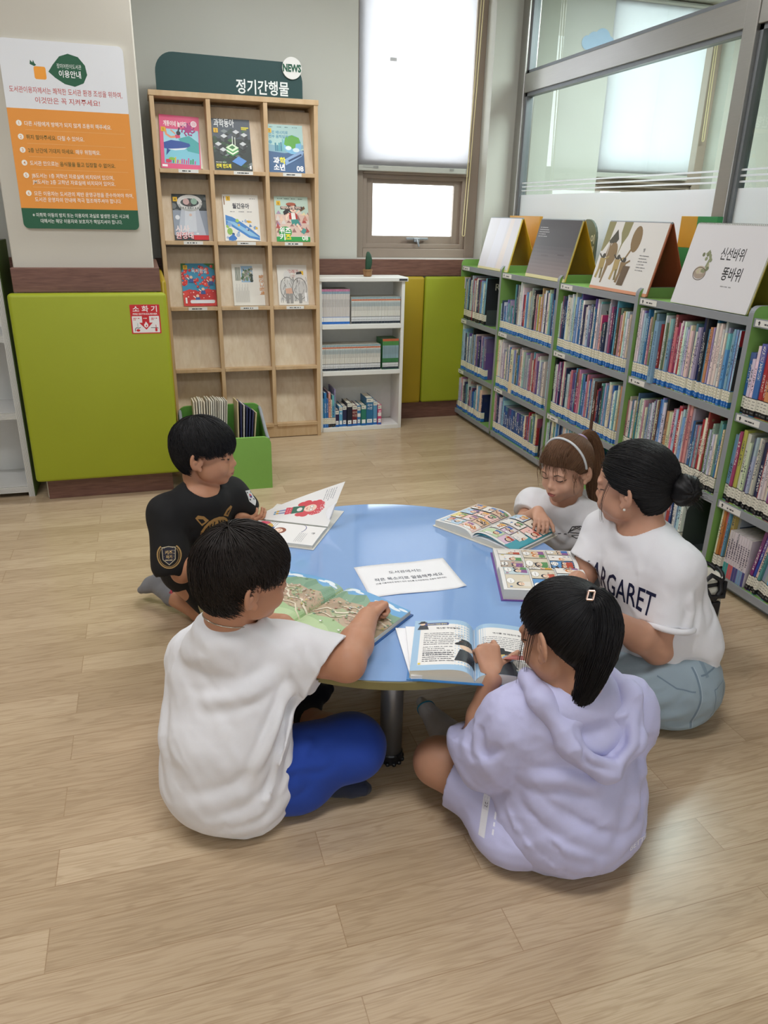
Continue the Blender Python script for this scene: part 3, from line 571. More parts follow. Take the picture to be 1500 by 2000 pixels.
# ================================================================ white bookcase, cactus
SX0, SX1, SY = 1.045, 1.625, 4.836
T = thing('white_bookcase', 'low white three shelf bookcase beside the magazine rack', 'bookcase', (1.34, SY, 0))
for x in (SX0, SX1-.022): box('side_panel', x, x+.022, SY+.006, 5.04, 0, .985, M_white, T)
box('top_panel', SX0, SX1+.018, SY-.006, 5.045, .985, 1.012, M_white, T, .004)
for z0, z1 in ((.688, .717), (.384, .413), (0, .03)): box('shelf', SX0+.022, SX1-.022, SY, 5.03, z0, z1, M_white, T)
box('back_board', SX0+.02, SX1-.02, 5.03, 5.04, .03, .985, mat('white_back', '#cfcfca', rough=.6), T)
box('maker_plate', SX1-.045, SX1+.01, SY-.0085, SY-.005, .992, 1.003, mat('plate_black', '#2b2d33', rough=.35), T, .001)
T = thing('potted_cactus', 'small dark green cactus in a terracotta pot on the white bookcase', 'plant', (1.385, 4.9, 1.012))
MB().lathe([(.022, 0), (.028, .004), (.03, .034), (.033, .036), (.033, .045), (.028, .046), (.026, .04), (.001, .04)], (1.385, 4.9, 1.0125), 6).build('pot', mat('terracotta', '#8f6b48', rough=.7, noise=.15), T)
b = MB(); nz = 12
for i in range(nz+1):
    for k in range(20): a = 2*PI*k/20; t = i/nz; r = .021*math.sin(PI*(.12+.86*t))**.45*(1+.12*math.cos(5*a)); b.V.append((1.385+.006*math.sin(t*3)+r*math.cos(a), 4.9+r*.8*math.sin(a), 1.05+.115*t))
b.F = [(i*20+k, i*20+(k+1) % 20, (i+1)*20+(k+1) % 20, (i+1)*20+k) for i in range(nz) for k in range(20)]+[tuple(range(nz*20, nz*20+20))]; b.M = [0]*len(b.F)
b.build('cactus', mat('cactus_green', '#1f4a34', rough=.55, noise=.2, nscale=120), T, True)

# ================================================================ left white case, book bin
T = thing('white_bookcase', 'empty white open bookcase with green side at the left edge', 'bookcase', (-1.1, 4.0, 0))
M_edge = mat('striped_edge', '#b9b7b2', rough=.5)
def striped(x0, x1, y0, y1, z0, z1, vertical, name, m0):
    b = MB(); n = 7
    b.box(x0, x1, y0+.004, y1, z0, z1, .001)
    for i in range(n):
        if vertical: a = x0+(x1-x0)*i/n; b.box(a+.0004, a+(x1-x0)/n*.72, y0, y0+.005, z0, z1, 0, m=1)
        else: a = z0+(z1-z0)*i/n; b.box(x0, x1, y0, y0+.005, a+.0004, a+(z1-z0)/n*.72, 0, m=1)
    return b.build(name, [m0, M_white], T)
striped(-.672, -.643, 3.985, 4.3, 0, 1.24, True, 'side_panel', mat('edge_dark', '#6a6a68', rough=.6))
box('side_facing', -.6429, -.640, 3.99, 4.3, 0, 1.24, mat('moss_green', '#56702f', rough=.6), T)
for z in (.025, .41, .785, 1.2): striped(-1.6, -.672, 3.985, 4.3, z, z+.032, False, 'shelf', MATS['edge_dark'])
for z in (.025, .41, .785, 1.2): box('shelf_top', -1.6, -.673, 3.991, 4.3, z+.0322, z+.034, M_white, T, 0)
box('back_board', -1.6, -.672, 4.29, 4.3, .03, 1.2, M_white, T); box('side_panel', -1.63, -1.6, 3.985, 4.3, 0, 1.24, M_white, T)

T = thing('magazine_bin', 'low green open bin of old magazines in front of the rack', 'bin', (.33, 3.98, 0))
BX0, BX1, BY0, BY1 = .105, .562, 3.83, 4.18
slab(rrect(0, 0, BX1-BX0, .287, .04, corners=(1, 1, 0, 0)), (BX0, BY0+.018, 0), (1, 0, 0), (0, 0, 1), .018, 'front_panel', mat('bin_green', '#82b858', rough=.45, noise=.03), T)
slab(rrect(0, 0, BX1-BX0, .39, .05, corners=(1, 1, 0, 0)), (BX0, BY1, 0), (1, 0, 0), (0, 0, 1), .018, 'back_panel', mat('bin_green_in', '#62a044', rough=.45), T)
for x, q in ((BX0+.004, BX0+.018), (BX1-.018, BX1-.004)):
    MB().prism([(BY0+.02, .0), (BY1-.02, .0), (BY1-.02, .36), (BY1-.06, .36), (BY0+.1, .285), (BY0+.02, .265)], 'x', x, q).build('side_panel', MATS['bin_green_in'], T)
    MB().tube([(x+.007, BY1-.02, .366), (x+.007, BY1-.06, .363), (x+.007, BY0+.1, .288), (x+.007, BY0+.02, .268)], .009, 8).build('edge_strip', M_grey, T)
box('bottom_panel', BX0+.02, BX1-.02, BY0+.018, BY1-.018, .02, .034, MATS['bin_green_in'], T)
slab(circ(0, 0, .03, n=24), (.185, BY0-.0005, .12), (1, 0, 0), (0, 0, 1), .002, 'orange_dot', mat('orange_dot', '#d8622a', rough=.5), T)
def old_mag(x, th, h, col, lean, i, spine):
    P = [(-th/2, 0), (th/2, 0), (th/2, h), (-th/2, h)]; y0 = BY0+.11
    b = MB(); b.box(x-th/2, x+th/2, y0, y0+.21, .037, .037+h, .0004, 1, rot=Matrix.Rotation(lean, 3, 'Y') @ Matrix.Rotation(-.12, 3, 'X'), piv=(x, y0+.1, .037))
    o = b.build('old_magazine', mat('old_mag_'+col, col, rough=.6, noise=.08, nscale=90)); 
    tag(o, f'worn back-issue magazine standing in the green bin, {ORD[i]} from the left', 'magazine', 'old magazines in the green bin'); return o
_O = 'first second third fourth fifth sixth seventh eighth ninth tenth eleventh twelfth thirteenth fourteenth fifteenth sixteenth seventeenth eighteenth nineteenth'.split()
_T = {2: 'twent', 3: 'thirt', 4: 'fort', 5: 'fift', 6: 'sixt'}
ORD = list(_O)
for n in range(20, 70):
    a, c = divmod(n, 10); ORD.append(_T[a]+'ieth' if c == 0 else _T[a]+'y-'+_O[c-1])
mi = 0; x = .185
while x < .33: th = .0075+.003*R_.random(); old_mag(x, th*.82, .405+.012*R_.random(), R_.choice(['#c9c4b8', '#d6d2c6', '#b8b2a4', '#cfc4b0']), .0+(x-.18)*.55, mi, 0); mi += 1; x += th+.0012
x = .40
while x < .475: th = .008; old_mag(x, th*.8, .40-(x-.4)*.9, R_.choice(['#2b3358', '#c7c2b8', '#31335a', '#c9b890']), (x-.37)*1.2, mi, 1); mi += 1; x += th+.0035

# ================================================================ the table
TC = Vector((.624, 1.92)); TR = .565; TZ = .40
T = thing('round_table', 'low round blue topped reading table on steel legs', 'table', (TC.x, TC.y, 0))
MB().lathe([(TR-.004, .373), (TR, .376), (TR, .3955), (TR-.002, .3975), (.0, .3975)][:4], (TC.x, TC.y, 0), 96).build('edge_band', mat('edge_olive', '#7d7448', rough=.5), T, False)
MB().lathe([(TR-.0025, .3972), (TR-.002, .4), (TR-.004, .4003)], (TC.x, TC.y, 0), 96).build('tabletop', mat('blue_laminate', '#88a9d8', rough=.05, noise=.015, nscale=5, spec=.5), T)
for k in range(4):
    t = math.radians(-105.6+90*k); x, y = TC.x+.35*math.cos(t), TC.y+.35*math.sin(t)
    lg = MB().lathe([(.0305, .03), (.0305, .374)], (x, y, 0), 28).build('leg', mat('leg_steel', '#8e8f92', rough=.38, metal=.7), T, False)
    for q in lg.data.polygons: q.use_smooth = len(q.vertices) == 4
    MB().lathe([(.026, .0), (.033, .004), (.0335, .03), (.0315, .034)], (x, y, 0), 28).build('foot_glide', M_blackp, lg)
    kb = MB()
    for a in range(12): u = 2*PI*a/12; kb.box(x+.033*math.cos(u)-.006, x+.033*math.cos(u)+.006, y+.033*math.sin(u)-.006, y+.033*math.sin(u)+.006, 0.0005, .014, .005)
    kb.build('glide_knob', M_blackp, lg)
# ================================================================ green bookcases on the right
CX, CD = 2.12, .335
DIV = (5.095, 4.445, 3.725, 3.01, 2.30, 1.59)            # near face of each upright is DIV, .022 thick
PLACE = ('first', 'second', 'third', 'fourth', 'fifth')
SH = (1.07, .715, .36, .062)                               # shelf tops; books stand on the lower three
M_sign = mat('sign_paper', '#e4e3de', rough=.5)
def upright(y, T):
    o = [(CX+CD, .03), (CX+CD, 1.112), (CX+.032, 1.112)]+[(CX+.032-.032*math.sin(a), 1.08+.032*math.cos(a)) for a in np.linspace(.15, PI/2, 7)]+[(CX, .075)]+[(CX+.045-.045*math.cos(a), .075-.045*math.sin(a)) for a in np.linspace(.2, PI/2, 6)]
    MB().prism(o, 'y', y-.003, y+.0225, 0, 1).build('side_panel', [M_green, M_grey], T)
for i in range(5):
    ya, yb = DIV[i]-.0035, DIV[i+1]+.0228
    T = thing('green_bookcase', f'low three-tier green bookcase with grey shelf edges, {PLACE[i]} from the window', 'bookcase', (CX, (ya+yb)/2, 0), group='green bookcases along the glass')
    upright(DIV[i], T)
    if i == 4: upright(DIV[5], T)
    y1 = ya; y0 = yb if i < 4 else DIV[5]+.0228
    for k, z in enumerate(SH):
        s = MB(); s.box(CX+.01, CX+CD-.006, y0, y1, z-.03, z, .001, m=0); s.box(CX+.0045, CX+.01, y0, y1, z-.031, z+.001, .001, m=1)
        sh = s.build('shelf', [M_green, M_grey], T)
        if k < 3:
            l = box('shelf_label', CX+.003, CX+.0043, y1-.13, y1-.012, z-.026, z-.003, M_sign, T, 0)
            q = Print(); q.poly([(.012, .012), (.019, .02), (.026, .012), (.022, .012), (.022, .004), (.016, .004), (.016, .012)], '#26282c'); q.squig(.045, .007, .05, .009, '#44464a', seed=i*4+k)
            q.build('label_print', plane_map((CX+.0028, y1-.012, z-.026), (0, -1, 0), (0, 0, 1)), l)
    box('back_panel', CX+CD-.006, CX+CD, y0, y1, .062, 1.07, M_green, T)
    box('kick_board', CX+.04, CX+.055, y0, y1, .001, .031, M_grey, T)

# ---- books: cover (with spine lettering in the material), page block, call number label
def cover_mat():
    m = mat('book_cover', '#ffffff', rough=.38); t = m.node_tree; b = t.nodes['Principled BSDF']; L = t.links.new
    oi = N(t, 'ShaderNodeObjectInfo'); tc = N(t, 'ShaderNodeTexCoord'); sx = N(t, 'ShaderNodeSeparateXYZ'); L(tc.outputs['Generated'], sx.inputs[0])
    so = N(t, 'ShaderNodeSeparateXYZ'); L(tc.outputs['Object'], so.inputs[0])
    def M(op, a, c): 
        n = N(t, 'ShaderNodeMath', operation=op)
        for i, v in enumerate((a, c)):
            if isinstance(v, (int, float)): n.inputs[i].default_value = v
            else: L(v, n.inputs[i])
        return n.outputs[0]
    rnd = oi.outputs['Random']
    # lettering: short marks along the spine, different on every book
    cb = N(t, 'ShaderNodeCombineXYZ'); L(M('MULTIPLY', so.outputs['Z'], 230), cb.inputs[0]); L(M('MULTIPLY', sx.outputs['Y'], 3.0), cb.inputs[1]); L(M('MULTIPLY', rnd, 91), cb.inputs[2])
    nz = N(t, 'ShaderNodeTexNoise'); nz.inputs['Scale'].default_value = 1; nz.inputs['Detail'].default_value = 1; L(cb.outputs[0], nz.inputs['Vector'])
    mark = M('GREATER_THAN', nz.outputs['Fac'], .53)
    inY = M('LESS_THAN', M('ABSOLUTE', M('SUBTRACT', sx.outputs['Y'], .5), 0), .28)
    zlo = M('ADD', M('MULTIPLY', M('FRACT', M('MULTIPLY', rnd, 7.3), 0), .25), .3)
    zhi = M('ADD', zlo, M('ADD', M('MULTIPLY', M('FRACT', M('MULTIPLY', rnd, 3.7), 0), .25), .22))
    inZ = M('MULTIPLY', M('GREATER_THAN', sx.outputs['Z'], zlo), M('LESS_THAN', sx.outputs['Z'], zhi))
    spine = M('LESS_THAN', sx.outputs['X'], .004)
    txt = M('MULTIPLY', M('MULTIPLY', mark, inY), M('MULTIPLY', inZ, spine))
    # a second colour at the head or foot of some covers, and blotchy pictures on the boards
    hs = N(t, 'ShaderNodeHueSaturation'); L(oi.outputs['Color'], hs.inputs['Color']); L(M('ADD', M('MULTIPLY', M('FRACT', M('MULTIPLY', rnd, 5.1), 0), .2), .4), hs.inputs['Hue']); hs.inputs['Value'].default_value = .9; hs.inputs['Saturation'].default_value = .8
    band = M('GREATER_THAN', sx.outputs['Z'], M('ADD', M('MULTIPLY', M('FRACT', M('MULTIPLY', rnd, 11.7), 0), .8), .62))
    n2 = N(t, 'ShaderNodeTexNoise'); n2.inputs['Scale'].default_value = 22; n2.inputs['Detail'].default_value = 2
    cc = N(t, 'ShaderNodeCombineXYZ'); L(M('MULTIPLY', rnd, 50), cc.inputs[0]); ad = N(t, 'ShaderNodeVectorMath', operation='ADD'); L(tc.outputs['Object'], ad.inputs[0]); L(cc.outputs[0], ad.inputs[1]); L(ad.outputs[0], n2.inputs['Vector'])
    blot = M('MULTIPLY', M('GREATER_THAN', n2.outputs['Fac'], .58), M('GREATER_THAN', sx.outputs['X'], .06))
    m1 = N(t, 'ShaderNodeMix', data_type='RGBA'); L(M('MAXIMUM', band, blot), m1.inputs['Factor']); L(oi.outputs['Color'], m1.inputs['A']); L(hs.outputs[0], m1.inputs['B'])
    lum = N(t, 'ShaderNodeRGBToBW'); L(oi.outputs['Color'], lum.inputs[0]); dark = M('LESS_THAN', lum.outputs[0], .22)
    tcol = N(t, 'ShaderNodeMix', data_type='RGBA'); L(dark, tcol.inputs['Factor']); tcol.inputs['A'].default_value = (.045, .05, .09, 1); tcol.inputs['B'].default_value = (.72, .71, .66, 1)
    m2 = N(t, 'ShaderNodeMix', data_type='RGBA'); L(txt, m2.inputs['Factor']); L(m1.outputs['Result'], m2.inputs['A']); L(tcol.outputs['Result'], m2.inputs['B'])
    L(m2.outputs['Result'], b.inputs['Base Color']); return m
M_cover = cover_mat(); M_pages = mat('page_edges', '#ddd6c4', rough=.8, noise=.1, nscale=60, stretch=(1, 30, 1))
M_plain = mat('plain_cover', '#ffffff', rough=.4)
def _plain():
    t = M_plain.node_tree; oi = N(t, 'ShaderNodeObjectInfo'); t.links.new(oi.outputs['Color'], t.nodes['Principled BSDF'].inputs['Base Color'])
_plain()
CACHE = {}
def book_mesh(th, h, d, m):
    k = ('c', th, h, d, m.name)
    if k not in CACHE:
        c = .0016; y = th/2; o = [(0, -y), (d, -y), (d, -y+c), (.002, -y+c), (.002, y-c), (d, y-c), (d, y), (0, y)]
        b = MB(); b.prism(o, 'z', 0, h); me = bpy.data.meshes.new('book'); me.from_pydata(b.V, [], b.F); me.materials.append(m); CACHE[k] = me
        b = MB(); b.add([(.002, -y+c, .003), (d-.004, -y+c, .003), (d-.004, y-c, .003), (.002, y-c, .003), (.002, -y+c, h-.003), (d-.004, -y+c, h-.003), (d-.004, y-c, h-.003), (.002, y-c, h-.003)], [(0, 3, 2, 1), (4, 5, 6, 7), (1, 2, 6, 5), (0, 1, 5, 4), (2, 3, 7, 6), (3, 0, 4, 7)])
        mp = bpy.data.meshes.new('page_block'); mp.from_pydata(b.V, [], b.F); mp.materials.append(M_pages); CACHE[('p',)+k[1:]] = mp
    return CACHE[k], CACHE[('p',)+k[1:]]
LST = {'blue': ('#ece8d4', '#2f74c0'), 'black': ('#e6e3d6', '#1d1d20'), 'dict': ('#e6e8ea', '#2a6fc4'), 'grey': ('#d6d8da', '#2a3440')}
def label_mesh(th, style, seed):
    k = ('l', th, style, seed % 5)
    if k not in CACHE:
        pap, band = LST[style]; p = Print(0); y = th/2+.0003; x = -.0004; V = []; F = []; C = []
        def q(pts, c): n = len(V); V.extend(pts); F.append(tuple(range(n, n+len(pts)))); C.append(lin(c))
        for z0, z1, c in ((.003, .024, band), (.024, .066, pap), (.066, .069, band)):
            q([(x, y, z0), (x, -y, z0), (x, -y, z1), (x, y, z1)], c); q([(x, -y, z0), (.022, -y, z0), (.022, -y, z1), (x, -y, z1)], c); q([(.022, y, z0), (x, y, z0), (x, y, z1), (.022, y, z1)], c)
        r = random.Random(seed % 5)
        for j in range(3):
            z = .058-.012*j; a = -y*.55
            while a < y*.5: w = min(r.uniform(.0012, .0035), y*.55-a); q([(x-.0002, a+w, z-.004), (x-.0002, a, z-.004), (x-.0002, a, z), (x-.0002, a+w, z)], '#77776f'); a += w+.0012
        for a in np.arange(-y*.6, y*.5, .0032): q([(x-.0002, a+.0016, .011), (x-.0002, a, .011), (x-.0002, a, .016), (x-.0002, a+.0016, .016)], '#a8bcd8' if style in ('blue', 'dict') else '#8a8a8c')
        o = meshobj('call_number_label', V, F, print_mat(), None, False, None, C); CACHE[k] = o.data; bpy.data.objects.remove(o)
    return CACHE[k]
def put_book(name, x, y, z, th, h, d, col, style=None, rz=0, lean=0, seed=0, m=None, kind='picture_book'):
    th = round(th, 3); h = round(h*100)/100; d = round(d, 2)
    a, p = book_mesh(th, h, d, m or M_cover)
    M = Matrix.Translation((x, y, z+abs(math.sin(lean))*th/2)) @ Matrix.Rotation(rz, 4, 'Z') @ Matrix.Rotation(lean, 4, 'X')
    o = bpy.data.objects.new(kind, a); COL.objects.link(o); o.matrix_basis = M; o.color = (*lin(col), 1)
    for nm, me in (('page_block', p),)+((('call_number_label', label_mesh(th, style, seed)),) if style else ()):
        c = bpy.data.objects.new(nm, me); COL.objects.link(c); c.parent = o
    return o
BC = [('pale blue', '#b4cdd9', 16), ('light blue', '#78aed0', 11), ('blue', '#3f74ac', 8), ('navy', '#343f62', 5), ('white', '#e8e6e0', 40), ('cream', '#e2d9c4', 14), ('pink', '#cf949f', 5), ('magenta', '#9c4470', 3), ('teal', '#5a9498', 5), ('purple', '#6c5c8c', 4), ('red', '#aa4646', 3), ('orange', '#c88a62', 3), ('yellow', '#c8b45c', 2), ('green', '#6c8f64', 3), ('grey', '#a8acb0', 10), ('black', '#303036', 3), ('brown', '#6f5446', 2), ('lilac', '#b0a8c4', 5)]
BW_ = [c[2] for c in BC]
SHN = ('top', 'middle', 'bottom')
def size_word(th, h): return ('tall' if h > .275 else 'short' if h < .225 else 'mid-height')+(' thin' if th < .0085 else ' thick' if th > .02 else '')
rb = random.Random(11)
def bay(i, k, n, y_from=None, y_to=None, style='blue', hr=(.22, .3), bias=None, lean=0, thr=(.007, .0165), specials={}, out0=None):
    """fill a shelf (k = 0 top) of unit i from its window end; returns the books"""
    y = (DIV[i]-.0045 if y_from is None else y_from); end = (DIV[i+1]+.03 if y_to is None else y_to); z = SH[k+1]+.0008; j = 0; out = []
    base = rb.uniform(*hr)
    while j < n:
        sp = specials.get(j, {})
        th = sp.get('th') or rb.choice((rb.uniform(*thr), rb.uniform(thr[0], thr[0]*1.5), rb.uniform(*thr)))
        th = round(th, 3)
        if rb.random() < .22: base = rb.uniform(*hr)
        h = sp.get('h') or min(.318, max(.16, base+rb.uniform(-.022, .022))); d = sp.get('d') or rb.uniform(.19, .25)
        nm, col, _ = rb.choices(BC, BW_)[0]
        if bias and rb.random() < .36: nm, col = rb.choice(bias)
        if 'col' in sp: nm, col = sp['col']
        ln = sp.get('lean', lean)
        if y-th-abs(math.tan(ln))*h*.0 < end: break
        c = [min(1, max(0, v*rb.uniform(.8, 1.12))) for v in lin(col)]
        x = CX+.012+rb.uniform(0, .012)+sp.get('dx', 0)
        kind = 'paperback_book' if th < .0117 else 'picture_book'  # one sort of book; the thinner ones are named apart by thickness alone
        o = put_book('book', x, y-th/2-.0004, z, th, h, d, c, sp.get('style', style), 0, ln, j, kind=kind)
        o['label'] = f'{size_word(th, h)} {nm} {"paperback" if th < .0117 else "picture book"}, {ORD[len(out)+(len(out0) if out0 else 0)]} from left, {SHN[k]} shelf, {PLACE[i]} bookcase from window'
        while len(o['label'].split()) > 16: o['label'] = o['label'].split(' ', 1)[1]
        o['category'] = 'book'; o['group'] = f'books on the {SHN[k]} shelf of the {PLACE[i]} green bookcase'
        out.append(o); y -= th+.0009+abs(ln)*.002; j += 1
        if 'gap' in sp: y -= sp['gap']
    return out, y
def bookend(y, i, k):
    z = SH[k+1]+.0005; o = [(CX+.03, z), (CX+.2, z), (CX+.2, z+.16)]+[(CX+.115+.085*math.cos(a), z+.16+.06*math.sin(a)) for a in np.linspace(.2, PI-.2, 8)]+[(CX+.03, z+.16)]
    MBk = MB().prism(o, 'y', y-.0015, y); MBk.box(CX+.03, CX+.2, y-.06, y, z, z+.0015, 0)
    tag(MBk.build('bookend', mat('bookend_grey', '#4f5658', rough=.45, metal=.3)), f'grey metal bookend at the right end of the {SHN[k]} shelf, {PLACE[i]} bookcase', 'bookend', 'bookends in the green bookcases')
BLUES = [('light blue', '#5b9cc4'), ('blue', '#2f6aa8'), ('pale blue', '#8fb4c8'), ('navy', '#22305c')]
WARM = [('white', '#dcd9d2'), ('cream', '#d9cfb4'), ('pink', '#c8788c'), ('red', '#b0383c'), ('lilac', '#a49ac0')]
MIX = [('purple', '#63508c'), ('pink', '#c8788c'), ('white', '#dcd9d2'), ('magenta', '#a03468')]
def cover_text(o, items, bgcol=None):
    """lettering on the board that faces along -y"""
    me = o.data; ys = [v.co.y for v in me.vertices]; xs = [v.co.x for v in me.vertices]; zs = [v.co.z for v in me.vertices]
    p = Print(); D, Hh = max(xs), max(zs)
    if bgcol: p.rect(.001, .001, D-.001, Hh-.001, bgcol)
    for f in items: f(p, D, Hh)
    M = o.matrix_basis.copy(); a = p.build('cover_art', plane_map((0, min(ys), 0), (1, 0, 0), (0, 0, 1))); a.parent = o
def spine_text(o, s, col, size, z0, width):
    me = o.data; p = Print(); p.text(s, 0, -size*.36, size, col, 'l', .01, width=width)
    a = p.build('spine_title', plane_map((0, 0, z0+width), (0, 0, -1), (0, -1, 0))); a.parent = o
# first unit
B, y = bay(0, 0, 26, style='black', hr=(.24, .29), lean=.04, thr=(.01, .02), specials={0: {'style': 'grey'}, 1: {'style': 'grey'}, 12: {'col': ('crimson', '#a02848'), 'th': .022, 'style': None}})
cover_text(B[-1], [lambda p, w, h: p.text('Re', w*.25, h-.075, .06, '#d8d4c8', 'l', .01)], '#2c2e34'); bookend(y-.002, 0, 0)
B, y = bay(0, 1, 27, hr=(.24, .3), bias=[('navy', '#22305c'), ('purple', '#63508c'), ('black', '#26262c'), ('pale blue', '#8fb4c8')], thr=(.012, .024)); 
B, y = bay(0, 2, 34, hr=(.19, .24), bias=BLUES+WARM, thr=(.009, .018), specials={13: {'h': .27, 'th': .012, 'col': ('white', '#dcd9d2'), 'd': .26}})
cover_text(B[min(13, len(B)-1)], [lambda p, w, h: (p.text('Repeat', .02, h-.06, .03, '#b04848', 'l', .0), p.text('after', .14, h-.06, .03, '#4a4a4e', 'l'), p.strip([(.03, h-.12), (.12, h-.1), (.2, h-.115)], .012, '#b83a30', True))], '#dcd8d0')
# second unit
B, y = bay(1, 0, 12, hr=(.165, .2), bias=[('light blue', '#5b9cc4'), ('pink', '#c8788c'), ('lilac', '#a49ac0')], thr=(.011, .018)); B2, y = bay(1, 0, 44, y_from=y, out0=B, hr=(.25, .31), bias=WARM+BLUES)
B, y = bay(1, 1, 52, y_to=DIV[2]+.075, hr=(.25, .3), bias=WARM, specials={16: {'th': .034, 'col': ('cream', '#e0d6c0'), 'style': None, 'dx': -.014}}); bookend(y-.002, 1, 1)
bo, y = bay(1, 1, 2, out0=B, y_from=DIV[2]+.062, y_to=DIV[2]+.022, hr=(.28, .3), bias=[('black', '#26262c')])
B, y = bay(1, 2, 12, hr=(.22, .27), bias=BLUES)
for j in range(11):
    th = .026; o = put_book('book', CX+.02, y-th/2, SH[3]+.0008, th, .205, .17, ('#24508f', '#2a5a9c', '#1f447c')[j % 3], 'blue', 0, 0, j, kind='encyclopedia_volume')
    tag(o, f'dark blue volume, {ORD[j]} of the matching set, bottom shelf, second bookcase', 'book', 'blue set on the second bookcase'); y -= th+.001
B, y = bay(1, 2, 16, out0=[0]*23, y_from=y-.002, y_to=DIV[2]+.1, hr=(.21, .26), bias=[('green', '#5a8a50'), ('red', '#b0383c'), ('cream', '#d9cfb4')]); bookend(y-.002, 1, 2)
# third unit
B, y = bay(2, 0, 58, hr=(.255, .312), bias=BLUES+[('teal', '#3f8a90'), ('white', '#dcd9d2')], specials={34: {'h': .235, 'th': .011, 'col': ('pink', '#dcb8b0')}, 33: {'h': .29, 'th': .01, 'col': ('pale grey', '#b4b8b8'), 'd': .25}, 35: {'h': .2}, 36: {'h': .205}, 37: {'h': .2}, 38: {'h': .21}})
def treecover(p, w, h):
    p.rect(.001, .001, .1, h-.001, '#dcc4bc'); p.poly([(.001, h-.001), (.1, h-.001), (.001, h-.08)], '#c03a78'); p.strip([(.045, .03), (.05, .08), (.052, .14)], .007, '#2a2426')
    for a in range(7): p.strip([(.05, .07+.01*a), (.05+(.028 if a % 2 else -.028), .095+.011*a)], .004, '#2a2426', True)
if len(B) > 34: cover_text(B[34], [treecover]); cover_text(B[33], [lambda p, w, h: p.text('Why?', .03, h-.07, .055, '#2a2a30', 'l', .01)], '#aab2b4')
bookend(y-.002, 2, 0)
B, y = bay(2, 1, 56, hr=(.25, .3), bias=MIX+BLUES, specials={0: {'th': .022, 'h': .31, 'col': ('black', '#26262c'), 'style': 'blue'}, 26: {'th': .016, 'col': ('black and white', '#1d1d20')}, 35: {'th': .022, 'h': .27, 'col': ('brown', '#4c352c'), 'style': None}})
B, y = bay(2, 2, 26, hr=(.2, .29), bias=BLUES)
# fourth unit
B, y = bay(3, 0, 13, hr=(.27, .31), bias=WARM+BLUES); 
th = .026; o = put_book('book', CX-.002, y-th/2-.001, SH[1]+.0008, th, .27, .24, '#7fa4c0', None, kind='picture_book', m=M_plain); tag(o, 'dusty blue book with long vertical spine title, standing proud on the fourth bookcase', 'book', 'books on the top shelf of the fourth green bookcase'); spine_text(o, 'JEANNE TITHERINGTON', '#3c5878', .013, .03, .2); y -= th+.002
B, y = bay(3, 0, 42, out0=[0]*14, y_from=y, y_to=DIV[4]+.045, hr=(.25, .312), bias=BLUES+WARM+MIX)
cover_text(B[-1], [lambda p, w, h: (p.rect(.001, h-.11, w-.001, h-.065, '#1c2438'), p.rect(.001, h-.06, .09, h-.001, '#a02838'), p.text('Slee', .025, h-.155, .045, '#b4b4b8', 'l', .02))], '#454048'); bookend(y-.002, 3, 0)
B, y = bay(3, 1, 56, y_to=DIV[4]+.045, style='black', hr=(.25, .312), bias=WARM+[('green', '#5a8a50'), ('blue', '#2f6aa8'), ('teal', '#3f8a90')], specials={24: {'h': .31, 'th': .012, 'col': ('black', '#26262c'), 'd': .26}, 25: {'h': .26}, 26: {'h': .26}, 27: {'h': .255}, 30: {'th': .018, 'h': .3, 'col': ('red', '#b82c40')}, 52: {'h': .3, 'th': .014, 'col': ('green', '#6a8f86')}})
cover_text(B[24], [lambda p, w, h: p.text('class', .05, h-.055, .045, '#c8c8c4', 'l')], '#24262a'); bookend(y-.002, 3, 1)
B, y = bay(3, 2, 14, y_from=DIV[3]-.3, y_to=DIV[4]+.04, style='black', hr=(.24, .3), bias=[('navy', '#22305c'), ('red', '#b0383c'), ('green', '#5a8a50')], thr=(.011, .022), specials={8: {'h': .31, 'th': .012, 'col': ('blue', '#2a4a8c')}})
bookend(y-.003, 3, 2)
# fifth unit (runs out of the picture)
B, y = bay(4, 0, 15, style='black', hr=(.2, .28), bias=[('white', '#dcd9d2'), ('cream', '#d9cfb4'), ('red', '#b0383c')], thr=(.013, .026), specials={0: {'th': .024, 'h': .23, 'col': ('blue and pink', '#3a7ab4')}, 1: {'th': .014, 'h': .21}})
B, y = bay(4, 1, 26, style='black', hr=(.25, .31), bias=WARM+BLUES+MIX, thr=(.009, .02), lean=.02)
B, y = bay(4, 2, 6, y_from=DIV[4]-.02, style='black', hr=(.26, .3), bias=[('orange', '#c87848'), ('light blue', '#5b9cc4'), ('yellow', '#d8b02c')], specials={4: {'h': .31, 'th': .014, 'col': ('yellow', '#d8b02c'), 'd': .27, 'dx': .02}, 5: {'h': .285, 'th': .011, 'col': ('grey', '#b0b4bc'), 'd': .26, 'dx': .03}}, lean=.02)
cover_text(B[-1], [lambda p, w, h: (p.rect(.001, .06, w-.001, h-.075, '#22304a'), p.text('Leo the L', .02, h-.045, .034, '#9a2848', 'l', .012), p.text('Curious G', .02, h-.115, .033, '#d88a3a', 'l', .02))], '#aab2c0')
for j in range(9):
    th = .012; o = put_book('book', CX+.012, y-th/2, SH[3]+.0008, th, .2, .17, '#d6cdd4', None, 0, .02, j, kind='series_reader'); y -= th+.0012
    q = Print(); q.rect(-th/2, .001, th/2, .062, ('#3f9a98', '#3f9a98', '#c86068', '#c86068', '#4a4a88', '#4a4a88', '#7a9ac0', '#7a9ac0', '#4a4a88')[j]); [q.rect(-.003, .085+.009*a, .002+.0015*(a % 2), .09+.009*a, '#54485c') for a in range(9)]
    s = q.build('spine_print', plane_map((0, 0, 0), (0, -1, 0), (0, 0, 1))); s.parent = o
    tag(o, f'slim pale reader, {ORD[j]} of the matching row, bottom shelf, fifth bookcase', 'book', 'matching readers on the fifth bookcase')
